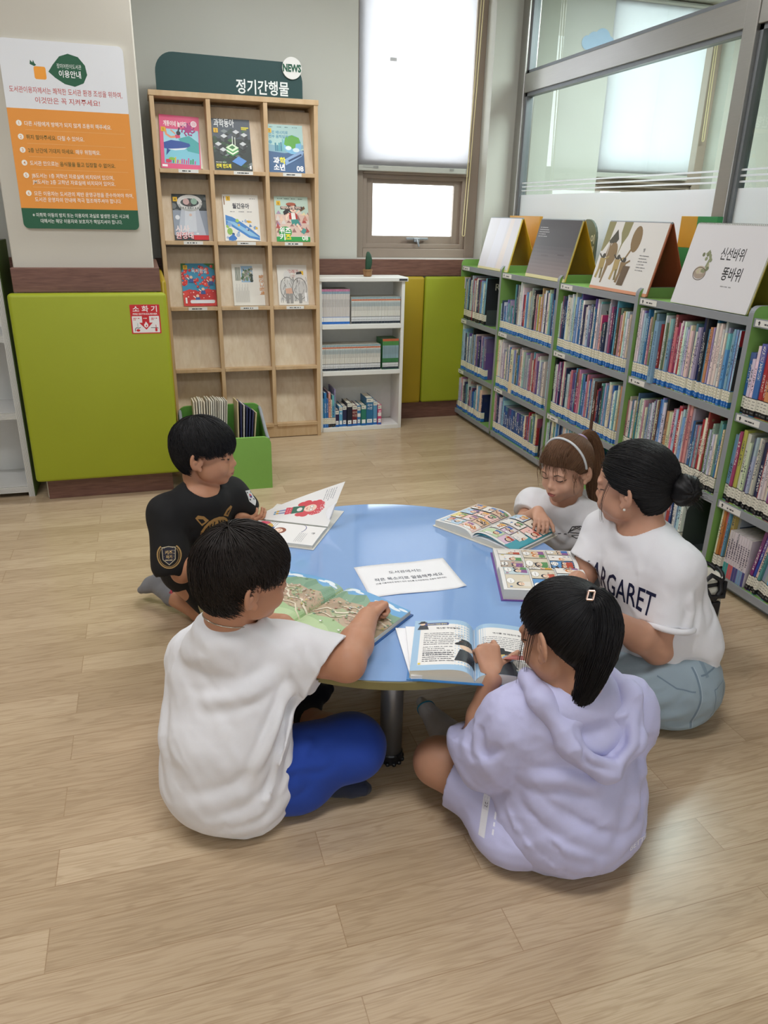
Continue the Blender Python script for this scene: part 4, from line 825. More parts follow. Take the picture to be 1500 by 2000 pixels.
B, y = bay(4, 2, 22, out0=[0]*15, y_from=y-.006, style='black', hr=(.25, .31), bias=[('navy', '#22305c'), ('magenta', '#a03468'), ('black', '#26262c'), ('orange', '#c87848')], thr=(.01, .022), lean=.16, specials={0: {'col': ('purple', '#7c2a7c'), 'h': .3}, 1: {'col': ('blue', '#2a4ea0'), 'h': .27}})

# ---- white bookcase volumes
def vol_print(th, h, bands, seed=0, lab='grey', col='#d6d4cc'):
    k = ('v', th, h, bands, lab)
    if k not in CACHE:
        p = Print(); y = th/2; r = random.Random(seed)
        p.rect(-y+.0002, .001, y-.0002, h-.001, col)
        for z0, z1, c in bands: p.rect(-y+.0003, z0, y-.0003, z1, c)
        pap, band = LST[lab]; p.rect(-y, .003, y, .018, band); p.rect(-y, .018, y, .045, pap); p.rect(-y, .045, y, .048, band); p.squig(-y*.6, .026, y*1.2, .006, '#6a6c70', seed=3)
        for a in range(7): p.rect(-y*.4, h*.5+.007*a, y*.3, h*.5+.007*a+.004, '#7a7c7c')
        o = p.build('spine_print', plane_map((0, 0, 0), (0, -1, 0), (0, 0, 1))); CACHE[k] = o.data; bpy.data.objects.remove(o)
    return CACHE[k]
def volumes(x, x1, z, th, h, col, bands, lab, text, group):
    j = 0
    while x+th < x1:
        o = put_book('book', x+th/2, SY+.012+.002*rb.random(), z, th, h, .15, col, None, PI/2, 0, j, m=M_plain, kind='series_volume'); c = bpy.data.objects.new('spine_print', vol_print(th, h, bands, 1, lab, col)); COL.objects.link(c); c.parent = o
        tag(o, text.format(ORD[j]), 'book', group); x += th+.0008; j += 1
    return x
W1 = ((.2, .21, '#8fa8b4'), (.21, .222, '#c07898'))
x = volumes(1.068, 1.262, .7175, .0095, .222, '#cfcac6', ((.192, .207, '#86a0b0'), (.207, .2215, '#c0789a')), 'dict', 'slim white volume with pink top band, {} from left, top shelf of white bookcase', 'pink banded volumes')
WB = ((.142, .156, '#c46a44'), (.158, .17, '#86a2ac'), (.105, .135, '#b4bcbc'))
volumes(1.264, 1.598, .7175, .010, .172, '#d6d4cc', ((.148, .158, '#c46a44'), (.16, .1715, '#86a2ac'), (.112, .142, '#aab6b8')), 'grey', 'slim white volume with orange band, {} from left, top shelf of white bookcase', 'orange banded volumes, top shelf')
volumes(1.068, 1.468, .4135, .010, .172, '#d6d4cc', ((.148, .158, '#c46a44'), (.16, .1715, '#86a2ac'), (.112, .142, '#aab6b8')), 'grey', 'slim white volume with orange band, {} from left, middle shelf of white bookcase', 'orange banded volumes, middle shelf')
volumes(1.482, 1.596, .4135, .0105, .205, '#3f7a4c', ((.188, .204, '#c06040'), (.16, .187, '#4f8a48'), (.075, .16, '#8aa4b0'), (.05, .075, '#3f7a4c')), 'grey', 'slim green volume, {} of the green set on the white bookcase', 'green volumes on the white bookcase')
x = 1.066
for j, (th, h, c, nm) in enumerate(((.01, .2, '#3a8ab8', 'light blue'), (.016, .235, '#2f7ab8', 'blue'), (.01, .2, '#2f6ab0', 'mid blue'), (.014, .235, '#d89a88', 'salmon'), (.008, .19, '#d6d2c0', 'cream'), (.013, .215, '#3f94c0', 'sky blue'), (.007, .265, '#8aa8c4', 'pale blue'))):
    o = put_book('book', x+th/2, SY+.012, .0308, th, h, .18, c, 'black' if j > 2 else 'blue', PI/2, 0, j); tag(o, f'{nm} thin book at the left end of the bottom shelf, white bookcase', 'book', 'books on the bottom shelf of the white bookcase'); x += th+.002
x = 1.156
def dic(p, t, col, y0): p.text(t, 0, y0, .018, col, 'c', .02)
for j, (th, h, c, nm, t, tc) in enumerate((( .024, .118, '#2c2048', 'dark purple', '', ''), (.023, .14, '#5aa0c8', 'sky blue', '사', '#f0f0f0'), (.028, .145, '#262a4c', 'navy', '', ''), (.034, .165, '#1c1c2c', 'black', '', ''), (.034, .145, '#6a2430', 'dark red', '국어사전', '#c8b8a8'), (.024, .135, '#3a7ab0', 'blue and white', '', ''), (.034, .145, '#2a7a68', 'green', '', ''), (.048, .19, '#2a6a94', 'large teal blue', '국어사전', '#e4e8ea'), (.028, .165, '#5a94bc', 'pale blue', '', ''), (.026, .14, '#c84878', 'pink and white', '영어', '#f4e8ec'))):
    o = put_book('book', x+th/2, SY+.012+.004*(j % 3), .0308, th, h, .16, c, None, PI/2, 0, j, m=M_plain, kind='dictionary'); y = th/2
    p = Print(); p.rect(-y+.0004, .001, y-.0004, h-.001, c); p.rect(-y+.001, h-.03, y-.001, h-.004, '#d6d6cc'); p.squig(-y*.6, h-.02, y*1.2, .006, '#55585c', seed=j); p.rect(-y*.75, .016, y*.75, .042, '#e8eaec'); p.squig(-y*.4, .026, y*.9, .007, '#44464a', seed=j+9); p.rect(-y, .002, y, .014, '#2468b8')
    if j in (5, 9): p.rect(-y+.001, .06, y-.001, .085, '#e4e2de')
    if len(t) == 4: p.text(t[:2], 0, h-.058, .02, tc, 'c', .01); p.text(t[2:], 0, h-.08, .02, tc, 'c', .01)
    elif t: [p.text(q, 0, h-.055-.024*a, .02, tc, 'c', .02) for a, q in enumerate(t)]
    a = p.build('spine_print', plane_map((0, 0, 0), (0, -1, 0), (0, 0, 1))); a.parent = o
    tag(o, f'{nm} thick dictionary on the bottom shelf of the white bookcase', 'book', 'dictionaries on the bottom shelf'); x += th+.0025

# ================================================================ picture stands on top of the bookcases
def easel(y1, y0, board, pages, label, art, spiral=False, h=.312):
    T = thing('picture_stand', label, 'book display', (CX+.1, (y0+y1)/2, 1.071), group='open easel books on the bookcases'); L_ = y1-y0
    xb, xa, z0 = CX+.012, CX+.088, 1.0712; uy = Vector((xa-xb, 0, h)).normalized(); hl = math.hypot(xa-xb, h)
    fw = [(0, 0), (L_, 0), (L_, hl), (0, hl)]
    nrm = Vector((0, -1, 0)).cross(uy)
    slab(rrect(0, 0, L_, hl, .004), Vector((xb+.010, y1, z0+.002)), (0, -1, 0), uy, .003, 'front_board', mat('stand_'+board, board, rough=.5), T)
    uyb = Vector((xa-xb-.20, 0, h)).normalized(); hb = math.hypot(xa-xb-.20, h)
    slab(rrect(0, 0, L_, hb, .004), Vector((xb+.20+.012, y0, z0+.002)), (0, 1, 0), uyb, .003, 'rear_board', MATS['stand_'+board], T)
    for j in range(3): slab(rrect(0, 0, L_-.004, hl-.004, .003), Vector((xb+.010, y1-.002, z0+.002))+nrm*(.003+.0025*j)-uy*.001*j, (0, -1, 0), uy, .0019, 'page', mat('page_'+pages, pages, rough=.5), T)
    p = Print(); p.clip = (L_-.004, hl-.004); art(p, L_-.004, hl-.004); p.build('page_print', plane_map(Vector((xb+.010, y1-.002, z0+.002))+nrm*.0101, (0, -1, 0), uy), T)
    MB().tube([(xa+.008, y1, z0+h+.001), (xa+.008, y0, z0+h+.001)], .005, 8).build('top_binding', M_grey if not spiral else M_white, T)
    if spiral:
        s = MB()
        for a in np.linspace(y1-.01, y0+.01, 46): s.tube([(xa+.008+.007*math.cos(q), a, z0+h+.001+.007*math.sin(q)) for q in np.linspace(0, 2*PI, 9)], .0011, 4)
        s.build('spiral_wire', M_steel, T)
def ea1(p, w, h): p.rect(0, .012, w, h, '#d8d6dc'); p.rect(0, 0, w, .012, '#d8d09a'); p.poly([(.12, .012), (.25, .012), (.28, h), (.16, h)], '#dcdce6'); p.poly([(.27, .012), (.34, .012), (.36, h), (.31, h)], '#e2d8d4')
def ea2(p, w, h):
    p.rect(0, .012, w, h, '#4a4648'); p.rect(0, 0, w, .016, '#d8d09a'); 
    for j in range(8): p.rect(0, .016+j*.02, w, .016+(j+1)*.02, ('#8a7d7c', '#857877', '#7d7171', '#746969', '#6c6263', '#645b5d', '#5a5355', '#524c4e')[j])
    [p.squig(.02, h-.045-.012*j, .09+.02*(j % 3), .006, '#b8b4b4', seed=j) for j in range(5)]; p.squig(.12, .12, .1, .012, '#5c5252', seed=9); p.rect(.3, .13, .37, .137, '#4f4747')
def ea3(p, w, h):
    p.rect(0, 0, w, h, '#dedcd8'); p.rect(0, .0, w, .012, '#d89878'); a = '#8f8a62'; b_ = '#8a7352'
    p.poly([(.0, h), (.06, h), (.05, h-.09), (.015, h-.14), (0, h-.14)], a); p.poly([(.13, h), (.2, h), (.19, h-.06), (.165, h-.1), (.15, h-.16), (.147, h-.16), (.155, h-.1), (.13, h-.05)], a); p.circle(.265, h-.075, .038, b_, .06, .1); p.strip([(.25, h-.12), (.22, h-.17)], .012, b_)
    p.poly([(.05, h-.09), (.095, h-.035), (.125, h-.08), (.11, h-.1), (.06, h-.105)], '#4f4b40'); p.poly([(.06, h-.1), (.11, h-.1), (.115, h-.165), (.05, h-.165)], b_); [p.strip([(.063+.015*j, h-.1), (.063+.015*j, h-.16)], .004, '#dedcd8') for j in range(4)]
    p.circle(.105, h-.15, .04, b_, .055); p.poly([(.08, .19), (.12, .2), (.1, .1), (.085, .03), (.075, .03)], b_)
    for x, y, c in ((.045, .1, '#a8935c'), (.17, .1, '#b09a68'), (.225, .09, b_)):
        p.circle(x, y+.055, .013, '#4a453c'); p.strip([(x-.01, y+.045), (x-.04, y+.065)], .008, '#4a453c'); p.poly([(x-.025, y+.045), (x+.02, y+.045), (x+.024, y-.005), (x-.02, y-.01)], c); p.strip([(x-.01, y), (x-.02, y-.05)], .018, c); p.strip([(x+.012, y), (x+.02, y-.05)], .016, '#7d7048'); p.strip([(x+.012, y+.04), (x+.045, y+.055)], .009, c)
    p.poly([(.22, .03), (.27, .03), (.285, .12), (.23, .12)], '#6a5844'); p.text('빛', .345, .19, .018, '#55555a', 'l'); [p.squig(.33, .17-.013*j, .07-.012*(j % 2), .006, '#8a8a8c', seed=j) for j in range(6)]
def ea4(p, w, h):
    p.rect(0, 0, w, h, '#dedde0'); p.text('신선바위', .2, .19, .052, '#2a2a2c', 'l', .012, width=.13); p.text('똥바위', .245, .115, .056, '#2a2a2c', 'l', .014, width=.105); p.squig(.26, .085, .06, .007, '#9a9a9c', seed=2)
    p.circle(.115, .13, .036, '#a8988a', .026); p.circle(.115, .14, .03, '#c4b6a6', .016); 
    for j in range(16): x = .1+R_.random()*.06; y = .13+R_.random()*.08; p.circle(x, y, .008, R_.choice(['#8a9070', '#a8a888', '#767c5c', '#c0b89a']))
    p.strip([(.14, .15), (.15, .19), (.13, .215), (.12, .2)], .012, '#8f9474'); p.ring(.115, .125, .036, .003, '#6a5c50', .025)
easel(4.85, 4.40, '#d0a020', '#e8e2a4', 'pale blank picture stand on the bookcase nearest the window', ea1)
easel(4.155, 3.70, '#d0a020', '#e8e2a4', 'dark grey night scene picture stand with yellow back on the second bookcase', ea2)
easel(3.45, 2.975, '#a85432', '#e0a080', 'picture stand with brown balloons and dancing people, rust coloured back, third bookcase', ea3)
easel(2.80, 2.35, '#a8963a', '#e4e2d4', 'white spiral bound picture stand with black brush lettering on the fourth bookcase', ea4, True)
T = slab([(0, 0), (.2, 0), (.2, .2)]+[(.1+.1*math.cos(a), .22+.1*math.sin(a)) for a in np.linspace(.1, PI-.1, 12)]+[(0, .2)], (2.37, 4.0, 1.0715), (0, -1, 0), (0, 0, 1), .012, 'round_top_sign', mat('sign_sage', '#5c6a60', rough=.55)); tag(T, 'grey green round topped sign standing behind the night scene stand', 'sign')
p = Print(); p.text('이', .165, .2, .05, '#c8cec8', 'c', .02); p.text('책', .165, .14, .05, '#c8cec8', 'c', .02); p.build('sign_lettering', plane_map((2.358, 4.0, 1.0715), (0, -1, 0), (0, 0, 1)), T)
T = thing('block_panel', 'yellow, green and blue toy block panel behind the white spiral stand', 'panel', (2.4, 3.03, 1.0715))
for (a, c, z0, z1, cl) in ((3.165, 3.05, 1.28, 1.415, '#c49a2c'), (3.165, 3.05, 1.16, 1.28, '#2a8a4c'), (3.165, 3.05, 1.0715, 1.16, '#2a5a98'), (3.05, 2.92, 1.28, 1.415, '#2a8a4c'), (3.05, 2.92, 1.0715, 1.28, '#c49a2c')): box('colour_block', 2.4, 2.43, c, a, z0, z1, mat('blk'+cl, cl, rough=.5), T)
T = box('orange_board', 2.38, 2.4, 4.5, 4.93, 1.0715, 1.40, mat('orange_board', '#cf9a3a', rough=.5)); tag(T, 'orange board standing behind the pale blank picture stand', 'panel')
# ================================================================ open books on the table
M_paper = mat('paper_white', '#f0f0f2', rough=.55, noise=.01)
class OpenBook:
    """gutter runs from g0 (foot) to g1 (head); right page to the right of that direction. A page is a curved sheet over its block."""
    def __init__(s, name, label, g0, g1, wl, wr, tl, tr, cover, hump=.012, z=TZ+.0008, over=.006, cov_th=.0025, edge='#dad5c6'):
        s.g0, g1 = Vector((*g0, 0)), Vector((*g1, 0)); s.h = (g1-s.g0).length; s.uy = (g1-s.g0)/s.h; s.ux = Vector((s.uy.y, -s.uy.x, 0)); s.z = z; s.hump = hump; s.t = (tl, tr); s.w = (wl, wr); s.ct = cov_th
        c = s.g0+s.uy*s.h/2; s.T = thing(name, label, 'book', (c.x, c.y, z)); m = mat('cover'+cover, cover, rough=.4)
        cw = s.at
        for sd, w in ((-1, wl), (1, wr)):
            V = [cw(sd*x, y, zz) for zz in (0, cov_th) for x, y in ((0, -over), (w+over, -over), (w+over, s.h+over), (0, s.h+over))]
            meshobj('cover', V, [(0, 1, 2, 3), (7, 6, 5, 4), (0, 4, 5, 1), (1, 5, 6, 2), (2, 6, 7, 3), (3, 7, 4, 0)], m, s.T)
        s.fn = [None, None]; s.edge = mat('edge'+edge, edge, rough=.8, noise=.12, nscale=300, stretch=(.1, .1, 6))
    def at(s, x, y, z): p = s.g0+s.ux*x+s.uy*y; return Vector((p.x, p.y, s.z+z))
    def block(s, side, skew=.0, fan=0):
        sd = (-1, 1)[side]; w = s.w[side]; t = s.t[side]; b = MB()
        f = lambda u: s.ct+.0015+(t-.0015)*(1-math.exp(-u*w/.012))*(1-.0*u)+s.hump*math.sin(PI*min(1, u**.62))*(1-.35*u)
        fn = lambda u, v, h: s.at(sd*(w*u), s.h*v, f(u)+h)
        s.fn[side] = fn; nu = 22; V = []; F = []
        for i in range(nu+1):
            u = i/nu
            for v in (0, 1):
                V.append(s.at(sd*w*u, s.h*v, s.ct)); V.append(fn(u, v, 0))
        for i in range(nu):
            a = 4*i; F += [(a, a+4, a+5, a+1), (a+2, a+3, a+7, a+6), (a+1, a+5, a+7, a+3), (a, a+2, a+6, a+4)]
        a = 4*nu; F += [(a, a+2, a+3, a+1), (0, 1, 3, 2)]
        meshobj('page_block', V, F, s.edge, s.T)
        MB().sheet(lambda u, v, h: fn(.004+.996*u, v, .0004+h), 24, 2, .0004).build('page', M_paper, s.T, True)
    def page(s, side, fn, n=24):
        s.fn[side] = fn; MB().sheet(fn, 2*n, 30, .0003).build('page', M_paper, s.T, True)
    def art(s, side, draw):
        """draw(p,w,h) in page coordinates: x from the left edge of the page, y from the foot"""
        w, h = s.w[side], s.h; p = Print(); draw(p, w, h); fn = s.fn[side]
        p.build('page_print', (lambda x, y, q: fn(min(1, max(0, 1-x/w)), min(1, max(0, y/h)), .001+q)) if side == 0 else (lambda x, y, q: fn(min(1, max(0, x/w)), min(1, max(0, y/h)), .001+q)), s.T, sub=.009)
# --- picture book with the green valley (boy in the white shirt)
B = OpenBook('picture_book', 'large open picture book of a green valley village under the pointing hand', (.277, 1.670), (.458, 1.822), .215, .218, .009, .011, '#2c5a98', hump=.016)
B.block(0); B.block(1)
def valley(p, w, h, s, seed):
    r = random.Random(seed); X = lambda x: x*w if s else (1-x)*w
    P = lambda pts, c: p.poly([(X(a), b*h) for a, b in pts], c)
    p.rect(0, 0, w, h, '#a9bd92'); P([(0, .8), (1, .76), (1, 1), (0, 1)], '#6fa8d6')
    for a, b, q in ((.12, .93, .03), (.2, .96, .04), (.3, .93, .03), (.62, .9, .035), (.72, .93, .045), (.84, .91, .035), (.93, .95, .03)): p.circle(X(a), b*h, q*w*2.2, '#e3ecf2', q*w*.75, n=14)
    P([(0, .56), (0, .84), (.06, .88), (.12, .9), (.2, .83), (.3, .86), (.4, .93), (.5, .86), (.56, .82), (.7, .89), (.8, .83), (.88, .78), (1, .8), (1, .54)], '#86a78c'); P([(.3, .86), (.4, .93), (.46, .8), (.4, .66), (.34, .7)], '#779a80'); P([(.06, .88), (.12, .9), (.2, .7), (.1, .64)], '#7a9d82'); P([(.62, .85), (.7, .89), (.78, .72), (.68, .62)], '#7c9f84')
    P([(0, .62), (.15, .72), (.3, .67), (.5, .72), (.7, .64), (.9, .68), (1, .62), (1, .3), (.6, .22), (.2, .24), (0, .34)], '#b7a58a')
    for k, c in enumerate(('#c0a58c', '#ae9a80', '#a9b48c', '#bfa48e', '#b39c86', '#9dae88', '#c6b096')):
        a = .02+.13*k+r.uniform(-.03, .03); b = .34+.22*r.random(); P([(a, b), (a+.1, b+.12), (a+.22, b+.1), (a+.26, b-.02), (a+.14, b-.1)], c)
        for j in range(6): p.strip([(X(a+.03+.03*j), (b-.01-.008*j)*h), (X(a+.09+.025*j), (b+.09-.012*j)*h)], .0011, '#a38a76')
    P([(0, 0), (1, 0), (1, .24), (.8, .3), (.6, .22), (.4, .27), (.2, .22), (0, .28)], '#a2bd8c'); P([(0, 0), (.6, 0), (.45, .1), (.2, .16), (0, .2)], '#b3c99a')
    pts = [(.0, .30), (.1, .34), (.2, .43), (.28, .42), (.36, .39), (.44, .44), (.5, .52), (.58, .54), (.64, .49), (.72, .5), (.85, .56), (1, .54)]; p.strip([(X(a), b*h) for a, b in pts], .0065, '#e2d8c2'); p.strip([(X(a*.6+.35), (b*.5+.40)*h) for a, b in pts], .004, '#e0d6c0'); p.strip([(X(a), (b-.14+.1*a)*h) for a, b in pts[:8]], .004, '#ddd2ba')
    for _ in range(110):
        a, b = r.random(), r.uniform(.22, .68); q = r.uniform(.0015, .0042); p.circle(X(a), b*h, q, r.choice(['#87a074', '#76957a', '#97a878', '#8a9a70', '#c4b06e', '#b58a78', '#9a9c78', '#7c9c8c']), q*r.uniform(.6, 1.), n=7)
    for _ in range(18):
        a, b = X(r.uniform(.1, .9)), r.uniform(.46, .68)*h; q = r.uniform(.002, .0038); p.rect(a-q, b, a+q, b+q, '#dcd4c8'); p.poly([(a-q*1.3, b+q), (a+q*1.3, b+q), (a, b+q*1.8)], r.choice(['#b87868', '#8a98a6', '#c09a6a', '#7a90aa']))
    for _ in range(3): a, b = X(r.uniform(.3, .8)), r.uniform(.07, .15)*h; p.circle(a, b, .004, '#e6e6e0', .003, n=8); p.circle(a+.004, b+.001, .0018, '#55554f', n=6)
B.art(0, lambda p, w, h: valley(p, w, h, 0, 5)); B.art(1, lambda p, w, h: valley(p, w, h, 1, 8))
# --- history book (girl in lavender)
B = OpenBook('picture_book', 'thick open history book with light blue page borders overhanging the near table edge', (.640, 1.320), (.727, 1.530), .150, .175, .019, .016, '#2f78b8', hump=.013)
B.block(0); B.block(1)
for j, (q, z) in enumerate(((.024, .009), (.05, .003))):
    L = [(-.146, -.004), (-.120, .0), (-.120, .22), (-.150-q, .214)]; V = [B.at(x, y, z+h) for h in (0, .0035) for x, y in L]
    meshobj('loose_leaf', V, [(0, 1, 2, 3), (7, 6, 5, 4), (0, 4, 5, 1), (1, 5, 6, 2), (2, 6, 7, 3), (3, 7, 4, 0)], M_paper, B.T)
def hat(p, x, y, s):
    p.poly([(x-.022*s, y-.05*s), (x+.03*s, y-.05*s), (x+.022*s, y-.012*s), (x-.012*s, y-.012*s)], '#2c3038'); p.circle(x, y, .012*s, '#e6c8ae'); p.poly([(x-.018*s, y+.004*s), (x-.012*s, y+.018*s), (x+.014*s, y+.016*s), (x+.02*s, y+.002*s), (x, y+.008*s)], '#5a3a2c'); p.circle(x, y+.01*s, .022*s, '#202228', .006*s, rot=.2); p.poly([(x-.012*s, y+.01*s), (x-.009*s, y+.024*s), (x+.01*s, y+.025*s), (x+.013*s, y+.011*s)], '#202228')
def hist(p, w, h, right):
    p.rect(0, 0, w, h, '#9fc0dc'); a, c = (.016, w-.012) if not right else (.01, w-.014); p.rect(a, .022, c, h-.02, '#e9e7e3'); p.ring((a+c)/2, .02, .0001, .0001, '#333333', n=3)
    if not right:
        p.rr(a+.004, h-.026, a+.07, h-.013, .003, '#3f4a86'); p.text('만능님의 마음을 훔쳐라!', a+.016, h-.0225, .0066, '#e8e08a', 'l', .02, width=.05); hat(p, a+.004, h-.018, .55); p.text('역사란 무엇일까?', (a+c)/2+.008, h-.044, .0085, '#3a3a40', 'c', .02)
    else: p.text('역사를 왜 배워야 할까?', (a+c)/2, h-.05, .0085, '#3a3a40', 'c', .02)
    for j in range(12): p.squig(a+.01, h-.066-.0085*j-(.004 if j > 6 else 0), (c-a-.02)*(1 if j % 4 else .75)*(.72 if 4 < j and not right else 1), .0036, '#5c5e66', seed=j+30*right)
    if not right: [p.squig(a+.01, .07-.0085*j, (c-a)*.62, .0036, '#5c5e66', seed=j+60) for j in range(5)]; hat(p, c-.008, .105, 1.3); p.rect(a+.001, .024, a+.007, .03, '#e0c84a')
    else: hat(p, a+.045, .075, 1.5); p.poly([(a+.015, .06), (a+.06, .085), (a+.062, .08), (a+.02, .053)], '#e2cf7a'); p.poly([(a+.03, .025), (a+.09, .027), (a+.08, .05), (a+.045, .055)], '#2f3238'); p.circle(a+.068, .068, .014, '#8fb2d6')
B.art(0, lambda p, w, h: hist(p, w, h, 0)); B.art(1, lambda p, w, h: hist(p, w, h, 1))
# --- comics
def comic(p, w, h, seed, rows, tint):
    r = random.Random(seed); p.rect(0, 0, w, h, '#e8e6e2'); y = h-.01; m = .009
    for n in rows:
        hh = (h-.02)/len(rows); x = m; k = n
        for j in range(n):
            ww = (w-2*m)*(r.uniform(.75, 1.25)/n) if j < n-1 else w-m-x
            x1 = min(x+ww, w-m); p.rect(x, y-hh+.003, x1-.002, y-.001, '#2b2b30'); bgc = r.choice(tint); p.rect(x+.0008, y-hh+.0038, x1-.0028, y-.0018, bgc)
            cw = x1-x-.004; ch = hh-.006
            for _ in range(4): a, b = x+.004+r.random()*max(.002, cw-.006), y-ch+.004+r.random()*(ch-.012); p.circle(min(a, x1-.006), b, r.uniform(.002, .005), r.choice(['#5a7fae', '#c8a070', '#7a9a72', '#a87a8c', '#d8c87a', '#6a5a58']), r.uniform(.002, .006), n=9)
            for q in range(r.choice((1, 2))):
                a = x+cw*(.3+.4*q)+r.uniform(-.003, .003); b = y-ch*.62; s = min(cw, ch)*.22; s = min(s, .011); p.poly([(a-s*1.1, b-s*.5), (a+s*1.1, b-s*.5), (a+s*1.2, y-ch+.001), (a-s*1.2, y-ch+.001)], r.choice(['#3f6fb0', '#b8503c', '#d8a03a', '#5a8f5a', '#8a5a8f', '#e2dcd2'])); p.circle(a, b+s*.25, s*1.05, r.choice(['#33271f', '#5a3a24', '#c87830', '#1f2638', '#8a4a2a']), n=12); p.circle(a, b, s*.82, '#edcfb4', n=12); p.circle(a-s*.3, b, s*.14, '#26262a', n=6); p.circle(a+s*.3, b, s*.14, '#26262a', n=6); p.strip([(a-s*.2, b-s*.4), (a+s*.2, b-s*.4)], s*.14, '#a83a34')
            if r.random() < .75: a, b = x+cw*r.uniform(.3, .7), y-ch*.2; p.circle(a, b, min(cw*.32, .016), '#2b2b30', ch*.16+.0006); p.circle(a, b, min(cw*.32, .016)-.0007, '#f2f0ec', ch*.16); p.squig(a-min(cw*.2, .01), b-.001, min(cw*.4, .02), .0026, '#55555a', seed=j)
            x = x1
        y -= hh
TA = ['#e8e0d0', '#f0c8c0', '#b8d0e4', '#e6d48a', '#c8dcb4', '#e0c4d8', '#ece8e0', '#d8b8a0']; TB = ['#e8e4de', '#8fb4d8', '#5f94c8', '#ece8e0', '#d8cdb8', '#c4d4d8', '#b8a898', '#eceae6']
B = OpenBook('comic_book', 'open colourful comic book in front of the small girl with the headband', (1.162, 2.190), (.957, 2.079), .17, .160, .008, .018, '#e4e0d4', hump=.010)
B.block(1); 
# the near page arches up from the gutter and runs over the table edge under the girl's hand
B.block(0)
MB().sheet(lambda u, v, h: B.at(-(.004+.166*u), B.h*v, B.ct+.012+.017*math.sin(PI*min(1, u**.7))*(1-.3*u)+.002+h), 20, 2, .0006).build('loose_leaf', mat('leaf_teal', '#3f9aa8', rough=.5), B.T, True)
B.page(0, lambda u, v, h: B.at(-(.002+.172*u), B.h*v, B.ct+.010+.026*math.sin(PI*min(1, u**.6))*(1-.25*u)+h))
B.art(1, lambda p, w, h: comic(p, w, h, 4, (2, 3, 2, 3), TA)); B.art(0, lambda p, w, h: comic(p, w, h, 9, (2, 3, 2, 2), TA))
B = OpenBook('comic_book', 'thick open blue toned comic book at the right table edge before the woman', (1.165, 1.748), (.932, 1.828), .165, .140, .03, .016, '#6a4a94', hump=.006)
B.block(0); B.block(1); B.art(1, lambda p, w, h: comic(p, w, h, 21, (3, 2, 3), TB)); B.art(0, lambda p, w, h: comic(p, w, h, 27, (2, 3, 2), TB))
# --- thin drawing book (boy in black): one page flat, the other lifted
B = OpenBook('picture_book', 'white open book with red haired girl drawing, page lifted by the boy in black', (.306, 2.398), (.515, 2.276), .168, .165, .004, .010, '#dcd9d2', hump=.003)
B.block(1)
def lift(u, v, h):
    a = math.radians(26+17*v); w = .168*u*(.13+.87*v**.75); c = math.radians(22)*math.sin(PI*u)
    return B.at(-(w*math.cos(a+c*.4)+h*math.sin(a)), B.h*v+.025*u*v*v, .012+w*math.sin(a)*(1+.06*u)+h*math.cos(a))
B.page(0, lift)
def hair_girl(p, w, h):
    p.rect(0, 0, w, h, '#e9e8e6'); cx = w*.5; y = h*.66
    for a in range(9): t = a*.7; p.circle(cx+.022*math.cos(t), y+.012+.02*math.sin(t), .016, '#d24a52', n=12)
    for x in (-.03, .03): p.circle(cx+x, y-.018, .017, '#d24a52'); p.circle(cx+x*1.1, y-.034, .012, '#d24a52')
    p.circle(cx, y, .019, '#f0cfba', .021); p.circle(cx-.008, y+.004, .006, '#3a3a40', n=10); p.circle(cx+.008, y+.004, .006, '#3a3a40', n=10); p.circle(cx-.008, y+.004, .005, '#f4f2ee', n=10); p.circle(cx+.008, y+.004, .005, '#f4f2ee', n=10); p.strip([(cx-.006, y-.009), (cx, y-.012), (cx+.006, y-.009)], .002, '#a8343c')
    p.poly([(cx-.018, y-.02), (cx+.018, y-.02), (cx+.026, y-.06), (cx-.026, y-.06)], '#2f6a54'); p.circle(cx, y-.035, .012, '#e4e2de', .009); p.poly([(cx-.024, y-.06), (cx+.024, y-.06), (cx+.03, y-.082), (cx-.03, y-.082)], '#d85060')
    for a in range(7): p.circle(cx-.022+.007*a, y-.066-.009*(a % 2), .0018, '#f4e4e4', n=7)
    for x in (-.012, .012): p.rect(cx+x-.006, y-.105, cx+x+.006, y-.082, '#8a90b8'); p.circle(cx+x, y-.108, .008, '#d8a83c', .005); p.circle(cx+x+.004, y-.116, .008, '#5f94b8', .004)
    for j in range(5): p.squig(.012, h-.02-.007*j, .05-.005*(j % 2), .003, '#8a8c94', seed=j); p.squig(w-.04, .012, .025, .003, '#8a8c94', seed=9)
def face_page(p, w, h):
    p.rect(0, 0, w, h, '#e9e8e6'); cx, y = w*.5, h*.42; p.circle(cx, y, .024, '#8a4a34', .021); p.circle(cx+.002, y-.004, .016, '#f0d4c0', .015); p.poly([(cx-.02, y-.024), (cx+.02, y-.024), (cx+.03, y-.07), (cx-.03, y-.07)], '#46588f'); p.strip([(cx-.02, y-.035), (cx-.048, y-.055)], .014, '#dcae3a'); p.circle(cx-.05, y-.07, .018, '#c8425c'); 
    for a in (-.006, .006): p.circle(cx+a, y, .0022, '#33333a', n=7)
    p.ring(cx-.03, y+.03, .05, .0024, '#44508a', a0=60, a1=170); p.poly([(cx-.084, y+.04), (cx-.074, y+.042), (cx-.08, y+.03)], '#44508a'); p.text('짠!', cx-.012, h-.03, .012, '#44464c', 'l', .01)
    for j in range(5): p.squig(.012, .075-.008*j, .06-.008*(j % 2), .0034, '#77797f', seed=j+3); p.squig(w*.5, h-.045-.006*j, .07, .0022, '#9a9ca2', seed=j+13)
B.art(0, hair_girl); B.art(1, face_page)
